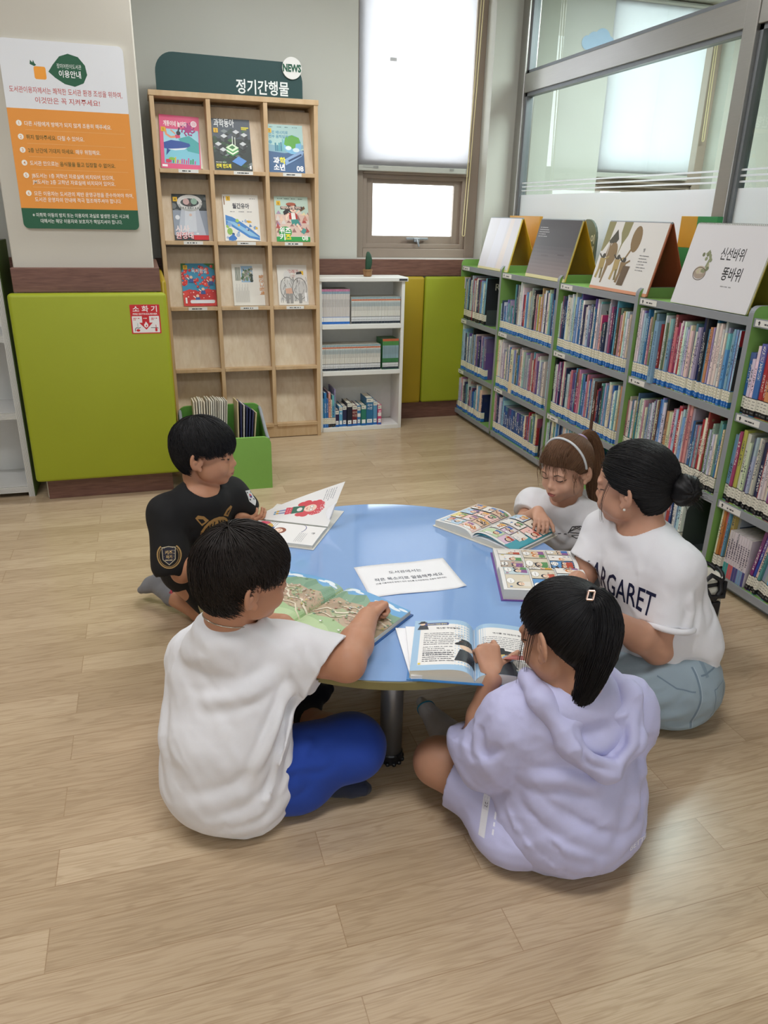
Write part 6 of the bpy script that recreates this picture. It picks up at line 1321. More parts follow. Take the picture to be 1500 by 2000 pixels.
# shirt
M_tee = cloth('white_cotton', '#e6e6ea'); F = Field((-.2, 1.3, 0), (.45, 1.85, .58), .004)
torso(F, J, (.15, .145, .138, .125, .118, .095), .014); F.ell(J['pelvis']+A_(0, 0, .01), (.168, .14, .125), frame(120)[0:3], .05); F.ell(J['nb']+A_(0, .01, -.045), (.10, .08, .045), None, .04)
F.ell(J['pelvis']+A_(.02, -.02, -.03), (.125, .12, .09), None, .06)
LH = ((-.2, 1.3, 0), (.45, 1.85, .58), .004)
F.ell(J['nb']+A_(0, -.004, .004), (.074, .07, .035), None, .045); F.cone(A_(.17, 1.475, .27), A_(.142, 1.445, .07), .05, .056, .06)
d = nrm(elR-J['sr']); c_ = J['sr']*.27+elR*.73
sleeve(F, *LH, [J['sr']*.8+J['chest']*.2, J['sr'], elR], [.075, .068, .060], c_, d+A_(0, 0, -.55), (J['sr']*.55+elR*.45, elR), (.051, .056), .035, ext=(J['sr']+A_(0, 0, -.04), elR+A_(-.05, .01, -.06), .06, .048))
d = nrm(elL-J['sl']); c_ = J['sl']*.4+elL*.6
sleeve(F, *LH, [J['sl']*.8+J['chest']*.2, J['sl'], elL], [.075, .068, .066], c_, d, (J['sl']*.6+elL*.4, elL), (.05, .056), .035)
F.cone(J['nb']+A_(.016, .004, .018), J['nb']+A_(.034, .006, .08), .050, .06, .008, True)
P0 = lambda *q: [A_(*a) for a in q]
F.disp(folds([(P0((.25, 1.47, .40), (.19, 1.40, .30), (.13, 1.37, .2)), 0.0135, .014), (P0((.27, 1.48, .37), (.215, 1.40, .25), (.17, 1.37, .13)), 0.0165, .013), (P0((.26, 1.48, .34), (.205, 1.42, .22), (.16, 1.40, .1)), 0.0180, .013), (P0((.24, 1.5, .43), (.15, 1.42, .40), (.05, 1.44, .38)), 0.0090, .018), (P0((.0, 1.62, .42), (.05, 1.5, .41), (.14, 1.45, .4)), 0.0090, .02), (P0((.22, 1.44, .24), (.1, 1.38, .16), (.0, 1.41, .13)), 0.0105, .02), (P0((.25, 1.44, .12), (.15, 1.39, .06), (.05, 1.39, .05)), 0.0120, .016), (P0((-.04, 1.6, .35), (-.05, 1.52, .25), (-.03, 1.46, .15)), 0.0090, .02)]))
F.disp(lambda P: -.006*crease(P, 9, 104, [[1, 0, .6], [0, 1, .2], [.5, 0, .6]])); F.disp(lambda P: .0022*fbm(P, 13, 4, stretch=[[1, 0, .5], [0, 1, 0], [.3, 0, .7]])+.0012*fbm(P, 40, 5)); F.floor(.004)
tee = F.build('t_shirt', M_tee, T, 2)
MB().tube([tuple(J['nb']+A_(.018, .006, .022)+(A_(1, 0, -.3)*math.cos(t)*.055+A_(0, 1, -.15)*math.sin(t)*.055)) for t in np.linspace(0, 2*PI, 33)], .0075, 8, cap=False).build('collar', M_tee, T, True)
# short hem bands on the sleeve
F = Field((-.05, 1.25, .02), (.5, 1.7, .30), .004); F.chain([J['hr']+A_(0, 0, .01), knR+A_(.0, .0, .004)], [.098, .084], .03); F.ell(knR+A_(.005, .01, .0), (.082, .075, .075), None, .03); F.ell(J['hr']+A_(-.03, .01, -.01), (.11, .09, .09), None, .04); F.ell(A_(.25, 1.475, .055), (.085, .065, .06), None, .04); F.cone(knR, knR+(anR-knR)*.36, .079, .066, .02)
d = nrm(anR-knR); F.plane(knR+d*.085, d); F.cone(knR+d*.06, knR+d*.2, .056, .06, .005, True)
F.disp(folds([(P0((.2, 1.42, .17), (.3, 1.43, .16), (.36, 1.46, .18)), .006, .012), (P0((.24, 1.42, .1), (.3, 1.45, .17), (.33, 1.52, .19)), .007, .012), (P0((.18, 1.44, .08), (.24, 1.42, .12), (.28, 1.46, .2)), .007, .013), (P0((.31, 1.44, .08), (.36, 1.44, .13), (.38, 1.5, .19)), .004, .01)])); F.disp(lambda P: .0022*fbm(P, 18, 8)); F.floor(.003)
F.build('shorts', cloth('blue_cotton', '#173e9c'), T, 2)
F = Field((-.1, 1.45, .02), (.3, 1.98, .30), .005); F.chain([J['hl'], knL+A_(0, 0, .004)], [.105, .082], .03); F.plane(knL+nrm(anL-knL)*.06, nrm(anL-knL)); F.floor(.003); F.build('shorts_leg', MATS['blue_cotton'], T, 2)
M_navy = cloth('navy_sock', '#1b2236', bscale=900); sock('sock', M_navy, T, anR, heR, toR, 1., (-.5, -.2, .85), knR, top=.03); sock('sock', M_navy, T, anL, heL, toL, 1., (0, .5, .8), knL, top=.04)
# necklace
ring_on(body, J['nb']+A_(.012, .0, .028), A_(.3, .12, 1), .06, .0016, 'necklace', mat('silver_chain', '#c8c2b4', rough=.25, metal=.9), T, .0012, 60)
S = Scalp(H, r=(.083, .102, .089), c=(0, -.010, .042)); M_hairA = hair_mat('hair_black_brown', '#1d1613')
lim = lim_fn(S, [(0, .052), (35, .045), (62, .035), (80, .028), (95, .046), (112, .03), (135, -.04), (180, -.065), (225, -.04), (248, .03), (265, .046), (280, .032), (298, .035), (325, .045)])
hc = cap(S, lim, 'hair', M_hairA, T, seed=2, k0=1.0, lock=.004); short_hair(S, lim, 5200, 'hair_strands', M_hairA, hc, 5, lift=.007, over=.15, curl=.24, r0=.0010)

# =================================================== E: boy in the black shirt
T = person('boy in black tiger t-shirt kneeling at the far left of the table, looking right', (.05, 2.5, 0))
sk = skin('skin_brown', '#b98668')
H = Head((.135, 2.43, .645), -15, -5, 0, .98)
J = dict(pelvis=A_(.085, 2.49, .225), belly=A_(.07, 2.49, .31), chest=A_(.095, 2.455, .41), nb=A_(.112, 2.43, .535), sl=A_(.215, 2.50, .475), sr=A_(.0, 2.38, .47), hl=A_(.135, 2.53, .2), hr=A_(.045, 2.465, .2), rs=.042)
Wd = (.09, .092, .10, .075, .075, .072)
elR, wrR = A_(.03, 2.30, .29), A_(.2, 2.20, .425); elL, wrL = A_(.285, 2.49, .385), A_(.262, 2.425, .425)
elL = A_(.285, 2.52, .355); wrL = A_(.245, 2.43, .405)
knR, anR, heR, toR = A_(.19, 2.33, .06), A_(-.01, 2.585, .055), A_(.0, 2.64, .08), A_(-.125, 2.70, .03); knL, anL, heL, toL = A_(.30, 2.46, .06), A_(.1, 2.72, .05), A_(.1, 2.76, .08), A_(.0, 2.84, .02)
F = Field((-.16, 2.15, 0), (.42, 2.88, .79), .0030); torso(F, J, Wd); H.sculpt(F, J['nb']+A_(0, 0, -.02), .040); F.ell(J['nb']+A_(.01, -.01, -.025), (.055, .055, .04), None, .03)
F.chain([J['sr'], elR, wrR], [.042, .034, .023], .015); F.chain([J['sl'], elL, wrL], [.042, .034, .023], .015)
hand(F, wrL, A_(.6, -.5, .1), A_(.3, .6, .6), .74, -1, curls=(45, 45, 25), thumb=(35, 8)); hand(F, wrR, A_(.95, .1, -.1), A_(0, 0, -1), .76, 1, curls=(12, 15, 10))
for h_, k_, a_, e_, t_ in ((J['hr'], knR, anR, heR, toR), (J['hl'], knL, anL, heL, toL)): F.chain([h_, k_], [.072, .05], .03); F.chain([k_, (k_+a_)/2, a_], [.048, .045, .03], .02); foot(F, a_, e_, t_, .92, 0, (-.3, .3, .8))
F.floor(.004); body = F.build('body', sk, T); face_marks(H, body, brow='#2c221e', lip='#a05850', lw=.0052)
M_bt = cloth('black_cotton', '#0d0d0f', bump=.12, sheen=0); F = Field((-.2, 2.2, .1), (.45, 2.75, .58), .004)
torso(F, J, (.12, .115, .115, .10, .095, .085), .012); F.ell(J['nb']+A_(0, 0, -.045), (.085, .075, .04), None, .04)
sr_ = A_(.0, 2.32, .315); F.chain([J['sr'], sr_], [.058, .066], .03); d = nrm(sr_-J['sr']); F.plane(sr_+d*.055, d) if False else None; F.cone(sr_+d*.03, sr_+d*.2, .05, .06, .004, True)
sl_ = A_(.262, 2.512, .415); F.chain([J['sl'], sl_], [.056, .056], .03); d = nrm(sl_-J['sl']); F.cone(sl_+d*.02, sl_+d*.15, .045, .05, .004, True)
F.cone(J['nb']+A_(.008, -.008, -.022), J['nb']+A_(.018, -.028, .06), .048, .066, .008, True)
F.disp(lambda P: .003*fbm(P, 14, 12)+.001*fbm(P, 45, 13)); F.disp(folds([(P0((.0, 2.33, .44), (.06, 2.36, .4), (.12, 2.36, .38)), .005, .014), (P0((.2, 2.44, .44), (.17, 2.4, .38), (.15, 2.39, .3)), .005, .014), (P0((.0, 2.40, .36), (.06, 2.40, .3), (.12, 2.42, .26)), .006, .014)]))
tee = F.build('t_shirt', M_bt, T, 2)
b = bvh_of(tee); fd = A_(.5, -.84, -.1); rt = A_(.86, .5, 0)
fn = wrap(b, A_(.115, 2.44, .40)+fd*.3, rt, (0, 0, 1), -fd, .0008); p = Print(); g1, g2 = '#a8824c', '#6e5230'
for q in (-1, 1):
    p.poly([(q*.055, .035), (q*.075, .066), (q*.066, .075), (q*.046, .068), (q*.03, .05)], g1); p.poly([(q*.055, .042), (q*.067, .062), (q*.05, .058), (q*.043, .048)], '#131316')
p.circle(0, -.005, .062, g1, .058); p.circle(0, -.008, .055, '#131316', .051); p.poly([(-.03, .035), (0, .045), (.03, .035), (.045, .01), (.02, .0), (0, -.05), (-.02, 0), (-.045, .01)], g1)
for q in (-1, 1):
    for j in range(3): p.strip([(q*(.008+.012*j), .04-.004*j), (q*(.014+.012*j), .022-.004*j)], .005, '#131316'); p.strip([(q*.06, .01-.018*j), (q*.035, .004-.016*j)], .006, g2)
    p.circle(q*.022, .006, .008, '#131316', .004); p.circle(q*.022, .006, .003, '#d8b060')
p.poly([(-.012, -.02), (.012, -.02), (0, -.034)], '#131316'); p.strip([(0, -.034), (0, -.05)], .003, '#131316'); p.build('tiger_print', fn, T, sub=.008)
fn = wrap(b, A_(-.0, 2.33, .36)+A_(-.1, -.95, .1)*.3, nrm(A_(.9, -.1, 0)), (0, 0, 1), A_(.1, .95, -.1), .0008); p = Print()
p.ring(0, 0, .037, .004, '#b0905c', .038, a0=-230, a1=50); p.ring(0, 0, .031, .003, '#8a7048', .033, a0=-220, a1=40); p.poly([(-.022, .026), (0, .03), (.022, .026), (.02, -.012), (0, -.028), (-.02, -.012)], '#c8bda0'); p.poly([(-.02, .024), (0, .028), (.02, .024), (.018, -.011), (0, -.0255), (-.018, -.011)], '#1c1c2e')
p.text('키즈', 0, .006, .013, '#d8b878', 'c', .02); p.text('자기', 0, -.007, .011, '#d8b878', 'c', .02); p.squig(-.012, -.014, .024, .004, '#d8c8a0', seed=2); p.build('sleeve_badge', fn, T, sub=.008)
fn = wrap(b, A_(.262, 2.505, .455)+A_(.65, -.7, .2)*.3, nrm(A_(.7, .65, -.2)), nrm(A_(-.15, -.1, 1)), A_(-.65, .7, -.2), .0008); p = Print()
p.poly([(-.02, .03), (.02, .03), (.022, -.012), (0, -.032), (-.02, -.012)], '#dadada'); p.circle(0, .008, .0085, '#c83a44'); p.poly([(-.0085, .008), (.0085, .008), (.006, .001), (-.006, .001)], '#2a4a8c')
for x, y in ((-.013, .022), (.013, .022), (-.012, -.006), (.012, -.006)): p.rect(x-.0035, y-.003, x+.0035, y+.003, '#26262c')
p.build('flag_patch', fn, T, sub=.008)
M_bs = cloth('black_shorts', '#0d0d0f', bump=.1, sheen=0); F = Field((-.2, 2.25, 0), (.42, 2.75, .35), .005)
for h_, k_ in ((J['hr'], knR), (J['hl'], knL)): F.chain([h_, h_*.25+k_*.75], [.068, .064], .03)
F.ell(J['pelvis'], (.088, .085, .085), None, .04); F.disp(lambda P: .003*fbm(P, 16, 22)); F.floor(.004); F.build('shorts', M_bs, T, 2)
M_gs = cloth('grey_sock', '#77777a', bscale=700); so = sock('sock', M_gs, T, anR, heR, toR, .92, (-.3, .3, .8), knR, top=.05); sock('sock', M_gs, T, anL, heL, toL, .92, (-.3, .3, .8), knL, top=.05)
fn = wrap(bvh_of(so), A_(-.0, 2.59, .075)+A_(-.1, -.8, .5)*.2, nrm(A_(.85, -.4, 0)), (0, 0, 1), A_(.1, .8, -.5), .0006); p = Print(); p.rect(-.012, -.014, .010, .014, '#b02438'); p.rect(-.005, -.008, .018, .003, '#1c1c22'); p.rect(.0, -.004, .016, .0, '#d0d0d4'); p.circle(-.012, -.01, .005, '#8a1c30'); p.build('sock_emblem', fn, T, sub=.006)
S = Scalp(H, r=(.086, .105, .089), c=(0, -.008, .042), tilt=18); M_hairE = hair_mat('hair_black', '#121113')
lim = lim_fn(S, [(0, .036), (40, .032), (62, .028), (78, .022), (95, .032), (112, .0), (140, -.05), (180, -.06), (220, -.05), (248, .0), (265, .032), (282, .022), (298, .028), (320, .032)])
hc = cap(S, lim, 'hair', M_hairE, T, seed=6, lock=.002); short_hair(S, lim, 4200, 'hair_strands', M_hairE, hc, 8, lift=.004, over=.09, curl=.12, r0=.0009)

# =================================================== B: girl in lavender
T = person('girl with black ponytail in lavender hooded outfit, sitting with her back to us', (.84, 1.2, 0))
sk = skin('skin_warm', '#b98a70')
H = Head((.795, 1.215, .557), 111, -24, 6, 1.02)
J = dict(pelvis=A_(.845, 1.20, .105), belly=A_(.84, 1.20, .21), chest=A_(.815, 1.205, .335), nb=A_(.805, 1.185, .455), sl=A_(.695, 1.22, .36), sr=A_(.945, 1.175, .37), hl=A_(.765, 1.225, .09), hr=A_(.91, 1.235, .1), rs=.045)
Wd = (.135, .12, .12, .105, .095, .08)
elL, wrL = A_(.655, 1.315, .235), A_(.683, 1.318, .416); elR, wrR = A_(1.02, 1.28, .24), A_(.90, 1.36, .43)
knL, anL, heL, toL = A_(.60, 1.41, .115), A_(.82, 1.50, .05), A_(.85, 1.48, .012), A_(.86, 1.6, .02); knR, anR, heR, toR = A_(1.03, 1.45, .13), A_(.715, 1.545, .062), A_(.655, 1.535, .035), A_(.645, 1.70, .085)
F = Field((.48, 1.0, 0), (1.18, 1.8, .75), .0035); torso(F, J, Wd); H.sculpt(F, J['nb']+A_(0, 0, -.02), .044); F.ell(J['nb']+A_(0, 0, -.02), (.07, .06, .045), None, .04)
F.chain([J['sl'], elL], [.045, .038], .02); F.chain([elL, elL*.6+wrL*.4, wrL], [.038, .036, .024], .015); F.chain([J['sr'], elR, wrR], [.045, .037, .024], .015)
hand(F, wrL, A_(.10, .70, .50), A_(.05, .6, -.8), .86, -1, thumb=(58, 5), per=[(42, 40, 20), (62, 62, 35), (68, 66, 40), (70, 66, 40)]); hand(F, wrR, A_(-.8, .45, -.1), A_(0, 0, -1), .84, 1, curls=(15, 20, 12))
F.chain([J['hl'], knL], [.085, .06], .03); F.chain([knL, (knL+anL)/2, anL], [.058, .05, .033], .02); F.chain([J['hr'], knR], [.085, .06], .03); F.chain([knR, (knR+anR)/2, anR], [.058, .05, .033], .02)
foot(F, anL, heL, toL, .95, 0); foot(F, anR, heR, toR, .98, 0, (.9, .1, .5)); F.floor(.004); body = F.build('body', sk, T); face_marks(H, body, brow='#241c1a')
M_lav = cloth('lavender_nylon', '#bcbce0', rough=.6, bump=.1, bscale=600); LH = ((.5, .98, 0), (1.2, 1.45, .5), .004); F = Field(*LH)
torso(F, J, (.165, .155, .138, .14, .125, .10), .014); F.ell(J['pelvis']+A_(-.0, -.01, .0), (.175, .145, .13), None, .06); F.ell(J['nb']+A_(0, 0, -.02), (.085, .07, .04), None, .04)
F.chain([J['sl']*.8+J['chest']*.2, J['sl'], A_(.665, 1.265, .275)], [.065, .06, .062], .03)
sleeve(F, *LH, [A_(.67, 1.255, .29), A_(.650, 1.30, .245)], [.066, .070], A_(.655, 1.31, .272), (-.05, .25, 1), (elL, wrL), (.045, .055), .03, ext=(A_(.665, 1.22, .28), A_(.65, 1.26, .22), .06, .062))
sleeve(F, *LH, [J['sr']*.8+J['chest']*.2, J['sr'], A_(1.02, 1.255, .26)], [.075, .07, .075], A_(1.01, 1.25, .28), nrm(elR-J['sr']), (A_(1., 1.23, .29), elR), (.046, .055), .03)
F.cone(J['nb']+A_(-.01, .012, -.01), J['nb']+A_(-.02, .02, .07), .052, .06, .01, True)
F.disp(folds([(P0((.70, 1.14, .27), (.76, 1.09, .29), (.83, 1.07, .27)), .016, .016), (P0((.71, 1.13, .22), (.78, 1.07, .17), (.86, 1.045, .13)), .015, .016), (P0((.69, 1.17, .2), (.73, 1.1, .13), (.80, 1.05, .08)), .017, .015), (P0((.67, 1.2, .16), (.70, 1.13, .1), (.75, 1.08, .06)), .015, .014), (P0((.95, 1.1, .3), (.93, 1.07, .2), (.88, 1.05, .1)), .010, .02), (P0((.99, 1.14, .2), (.93, 1.06, .13), (.84, 1.04, .09)), .013, .018),
    (P0((.64, 1.18, .40), (.63, 1.2, .33), (.66, 1.21, .27)), .009, .014), (P0((.6, 1.24, .36), (.62, 1.22, .30), (.68, 1.19, .26)), .011, .014), (P0((.99, 1.12, .36), (.97, 1.1, .26), (.98, 1.1, .16)), .010, .018), (P0((.72, 1.1, .38), (.80, 1.09, .36), (.88, 1.08, .37)), .007, .02)]))
F.disp(lambda P: -.011*crease(P, 8, 131)-.005*crease(P, 19, 132)); F.disp(lambda P: .003*fbm(P, 12, 31)); F.floor(.004); hood_t = F.build('hooded_top', M_lav, T, 1)
# the hood lies in folds on the back
F = Field((.62, .98, .2), (1.02, 1.28, .52), .0035); hp = [A_(.715, 1.225, .47), A_(.72, 1.16, .455), A_(.77, 1.10, .38), A_(.845, 1.075, .315), A_(.91, 1.09, .36), A_(.925, 1.14, .445), A_(.90, 1.2, .468)]
F.chain(hp, [.018, .024, .027, .028, .026, .022, .018], .02); F.chain([q*.9+A_(.083, .112, .042) for q in hp], [.014]*7, .012)
F.ell(A_(.83, 1.115, .37), (.085, .04, .075), frame(80)[0:3], .03); F.ell(A_(.835, 1.085, .40), (.055, .028, .055), None, .025, True)
F.disp(folds([(P0((.75, 1.13, .43), (.80, 1.07, .36), (.86, 1.06, .33)), .010, .009), (P0((.92, 1.12, .43), (.895, 1.07, .37), (.86, 1.06, .33)), .010, .009)])); F.disp(lambda P: -.006*crease(P, 17, 135)); F.build('hood', M_lav, T, 1)
F = Field((.5, 1.1, 0), (1.15, 1.6, .26), .004); F.chain([J['hl'], J['hl']*.28+knL*.72], [.110, .088], .03); F.chain([J['hr'], J['hr']*.28+knR*.72], [.105, .088], .03); F.ell(A_(.715, 1.2, .06), (.1, .095, .065), None, .05)
d = nrm(knL-J['hl']); G = J['hl']*.33+knL*.67; F.plane(G+d*.025, d+A_(0, 0, 0)); F.cone(G-d*.02, G+d*.2, .072, .076, .006, True)
F.disp(lambda P: -.007*crease(P, 11, 141)); F.disp(folds([(P0((.70, 1.2, .18), (.66, 1.25, .18), (.63, 1.32, .19)), .006, .012), (P0((.7, 1.19, .1), (.66, 1.24, .1), (.62, 1.31, .12)), .006, .012)])); F.floor(.003); sh = F.build('shorts', M_lav, T, 1)
bv = bvh_of(sh); fn = wrap(bv, A_(.655, 1.235, .105)+A_(-.5, -.75, .4)*.3, nrm(A_(.12, .2, .95)), nrm(A_(-.75, .62, .0)), A_(.5, .75, -.4), .0008); p = Print(); p.rect(-.045, -.008, .045, .008, '#e2e2ea'); p.rect(.012, -.006, .04, .006, '#d2d2de'); p.text('ac', .018, -.004, .013, '#3a3a44', 'l', .01); p.squig(-.03, -.028, .05, .007, '#e6e6f2', seed=5); p.build('pocket_zip', fn, T, sub=.008)
bv = bvh_of(hood_t); fn = wrap(bv, A_(.955, 1.10, .095)+A_(.45, -.88, .1)*.3, nrm(A_(.88, .45, .12)), (0, 0, 1), A_(-.45, .88, -.1), .001); p = Print(); p.text('BETTER', -.05, -.006, .02, '#f0f0fa', 'l', .012); p.text('Choice', .032, -.002, .017, '#e0e0f2', 'l', .006); p.build('hem_lettering', fn, T, sub=.01)
M_ws = cloth('white_sock', '#c6c4c8', bscale=700); so = sock('sock', M_ws, T, anR, heR, toR, .98, (.9, .1, .5), knR, top=.042); sock('sock', M_ws, T, anL, heL, toL, .95, (0, 0, 1), knL, top=.04)
M_cy = cloth('cyan_band', '#2a8fb4'); dr = nrm(knR-anR); 
for q, r in ((.036, .0375), (.026, .0372)): ring_on(so, anR+dr*q, dr, .036, .0032, 'sock_stripe', M_cy, so, .0003)
dt = nrm(toR-heR); ring_on(so, toR-dt*.042+A_(.02, 0, .012), dt, .03, .0025, 'sock_stripe', M_cy, so, .0003)
S = Scalp(H, r=(.084, .101, .088), c=(0, -.010, .042), tilt=58); M_hairB = hair_mat('hair_jet', '#0f0e11')
lim = lim_fn(S, [(0, .075), (30, .066), (55, .045), (75, .022), (95, .030), (115, -.015), (150, -.065), (180, -.075), (210, -.065), (245, -.015), (265, .030), (285, .022), (305, .045), (330, .066)])
hc = cap(S, lim, 'hair', M_hairB, T, seed=12, lock=.0015); tie = S.world(S.loc(S.a, 1.03))
def pulled(S, lim, n, seed, m, par, r0=.0009, lift=.0035):
    r = random.Random(seed); P_ = []
    for _ in range(n):
        ph = r.uniform(0, 2*PI); L = lim(ph); L0 = L*r.uniform(.55, 1.0); li = 1+lift/.09*r.uniform(.1, 1.3); w = r.uniform(-.03, .03); P_.append([S.world(S.loc(S.dir(max(.05, L0*(1-u)+.05*u), ph+w*math.sin(3*u)), li*(1-.02*(1-u)**3))) for u in np.linspace(0, 1, 9)])
    return strands(P_, 'hair_strands', m, par, r0, .0007)
pulled(S, lim, 3600, 15, M_hairB, hc)
def tail(path, radii, n, seed, m, par, name='ponytail', flare=.25, r0=.0011, flat=.65, side=None):
    r = random.Random(seed); path = np.array(path, float); t = np.linspace(0, 1, len(path)); U = np.linspace(0, 1, 14); C = np.stack([np.interp(U, t, path[:, i]) for i in range(3)], 1)
    for _ in range(3): C[1:-1] = (C[:-2]+2*C[1:-1]+C[2:])/4
    R = np.interp(U, t, radii); T_ = np.gradient(C, axis=0); T_ /= np.linalg.norm(T_, axis=1)[:, None]; A = np.cross(T_, V3(*(side or (.3, 1, .1)))); A /= np.linalg.norm(A, axis=1)[:, None]; B = np.cross(T_, A); out = []
    for _ in range(n):
        a = r.uniform(0, 2*PI); q = math.sqrt(r.random()); e = r.uniform(.72, 1.08); ph = r.uniform(0, 6); P = []
        for j, u in enumerate(U):
            uu = min(1, u*e); c = [np.interp(uu, U, C[:, i]) for i in range(3)]; rr = np.interp(uu, U, R)*q*(1+flare*r.uniform(-.3, .3)*u); k = min(13, int(uu*13)); P.append(np.array(c)+A[k]*math.cos(a+.5*u)*rr+B[k]*math.sin(a+.5*u)*rr*flat+V3(1, .3, 0)*.004*math.sin(5*u+ph)*u)
        out.append(P)
    return strands(out, name, m, par, r0, .0005)
tail([tie, tie+A_(.006, -.016, .006), tie+A_(.010, -.040, -.055), tie+A_(-.004, -.050, -.125), tie+A_(-.024, -.052, -.20), tie+A_(-.040, -.046, -.275)], [.012, .027, .043, .040, .026, .007], 2400, 21, M_hairB, hc)
wp = []; rr = random.Random(4)
for _ in range(13):
    a = rr.uniform(.070, .078); y = rr.uniform(.005, .04); L = rr.uniform(.08, .15); z0 = rr.uniform(.03, .06); wp.append([H.w(a+.008*math.sin(2*u), y+.005*u, z0)+A_(0, 0, -L*u) for u in np.linspace(0, 1, 8)])
strands(wp, 'loose_hair', M_hairB, hc, .0005, .0003)
ring_on(hc, tie-H.w(0, 0, 0)*0+A_(0, 0, 0), nrm(tie-np.array(S.world(S.cc))), .016, .004, 'hair_tie', mat('tie_black', '#1a1a1e', rough=.7), T, .0)
kb = MB(); kc = Vector(tie)+Vector((-.032, -.035, .02)); kx = Vector((.8, -.5, .1)).normalized(); kz = Vector((.25, .2, .95)).normalized()
for a, b_ in (((-.006, -.009), (-.006, .009)), ((.006, -.009), (.006, .009)), ((-.006, -.009), (.006, -.009)), ((-.006, .009), (.006, .009))): kb.tube([kc+kx*a[0]+kz*a[1], kc+kx*b_[0]+kz*b_[1]], .0022, 6)
kb.build('hair_clip', mat('rose_gold', '#d8b8a8', rough=.25, metal=.6), T)

# =================================================== C: the woman
T = person('woman with black bun in white lettered t-shirt and pale jeans, right of the table', (1.38, 1.62, 0))
sk = skin('skin_adult', '#c2937a')
H = Head((1.289, 1.722, .677), 125, -8, 0, 1.05)
J = dict(pelvis=A_(1.40, 1.615, .13), belly=A_(1.385, 1.63, .28), chest=A_(1.35, 1.675, .42), nb=A_(1.325, 1.69, .565), sl=A_(1.345, 1.565, .49), sr=A_(1.30, 1.825, .50), hl=A_(1.39, 1.53, .13), hr=A_(1.38, 1.69, .13), rs=.052)
Wd = (.155, .125, .125, .13, .11, .10)
elL, wrL = A_(1.305, 1.53, .265), A_(1.075, 1.49, .425); elR, wrR = A_(1.18, 1.80, .33), A_(1.10, 1.66, .44)
knL, anL = A_(1.10, 1.60, .09), A_(1.30, 1.60, .05); knR, anR = A_(1.06, 1.76, .10), A_(1.33, 1.72, .05)
F = Field((.93, 1.38, 0), (1.6, 1.95, .85), .0034); torso(F, J, Wd); H.sculpt(F, J['nb']+A_(0, 0, -.02), .048); F.ell(J['nb']+A_(0, 0, -.025), (.07, .08, .05), None, .04)
F.chain([J['sl'], elL], [.052, .047], .02); F.chain([elL, elL*.65+wrL*.35, wrL], [.047, .043, .027], .015); F.chain([J['sr'], elR, wrR], [.05, .043, .027], .015)
hand(F, wrL, A_(-.95, .25, .0), A_(0, 0, -1), .95, -1, curls=(15, 22, 15)); hand(F, wrR, A_(-.8, -.5, -.1), A_(0, 0, -1), .95, 1, curls=(15, 22, 15))
F.chain([J['hl'], knL], [.1, .07], .03); F.chain([knL, anL], [.06, .045], .02); F.chain([J['hr'], knR], [.1, .07], .03); F.chain([knR, anR], [.06, .045], .02); F.floor(.004)
body = F.build('body', sk, T); face_marks(H, body, brow='#2c2220', lip='#a85a58')
M_teeC = cloth('white_tee', '#e4e4e8'); LH = ((1.05, 1.38, .12), (1.62, 2.0, .62), .004); F = Field(*LH)
torso(F, J, (.17, .15, .142, .15, .132, .115), .014); F.ell(A_(1.455, 1.60, .24), (.085, .13, .075), None, .05); F.ell(J['nb']+A_(0, 0, -.025), (.075, .085, .045), None, .045)
c_ = A_(1.325, 1.545, .345); sleeve(F, *LH, [J['sl']*.8+J['chest']*.2, J['sl'], A_(1.315, 1.53, .30)], [.075, .072, .072], c_, (-.15, -.12, -1), (A_(1.33, 1.55, .36), elL), (.056, .06), .03, ext=(A_(1.38, 1.57, .45), A_(1.385, 1.55, .33), .06, .06))
c_ = J['sr']*.45+elR*.55; sleeve(F, *LH, [J['sr']*.8+J['chest']*.2, J['sr'], elR], [.075, .068, .066], c_, elR-J['sr'], (J['sr']*.6+elR*.4, elR), (.052, .056), .03)
F.cone(J['nb']+A_(-.012, .005, -.03), J['nb']+A_(-.035, .012, .05), .052, .07, .01, True)
F.plane(A_(1.4, 1.6, .165), (.12, 0, -1))
F.disp(folds([(P0((1.34, 1.47, .47), (1.36, 1.48, .40), (1.34, 1.47, .34)), .008, .014), (P0((1.43, 1.53, .45), (1.44, 1.52, .36), (1.40, 1.5, .3)), .012, .015), (P0((1.38, 1.53, .31), (1.45, 1.53, .27), (1.5, 1.56, .25)), .014, .014), (P0((1.33, 1.53, .26), (1.42, 1.49, .22), (1.5, 1.52, .2)), .014, .014), (P0((1.3, 1.56, .22), (1.37, 1.48, .185), (1.46, 1.49, .18)), .010, .012), (P0((1.28, 1.60, .47), (1.3, 1.57, .42), (1.31, 1.54, .37)), .008, .012), (P0((1.49, 1.6, .4), (1.5, 1.59, .3), (1.49, 1.6, .2)), .009, .02)]))
F.disp(lambda P: -.007*crease(P, 9, 151)-.002*crease(P, 22, 152)); F.disp(lambda P: .002*fbm(P, 12, 51)); teeC = F.build('t_shirt', M_teeC, T, 2)
MB().tube([tuple(A_(1.326, 1.525, .343)+(A_(1, 0, -.15)*math.cos(t)*.066+A_(0, 1, -.12)*math.sin(t)*.066)) for t in np.linspace(0, 2*PI, 33)], .009, 8, cap=False).build('rolled_cuff', M_teeC, T, True)
bv = bvh_of(teeC); fd = nrm(A_(-.86, -.5, .0)); rt = nrm(A_(.5, -.86, 0)); cc = A_(1.255, 1.668, .40)
fn = wrap(bv, cc+fd*.3, rt, (0, 0, 1), -fd, .0008); p = Print(); 
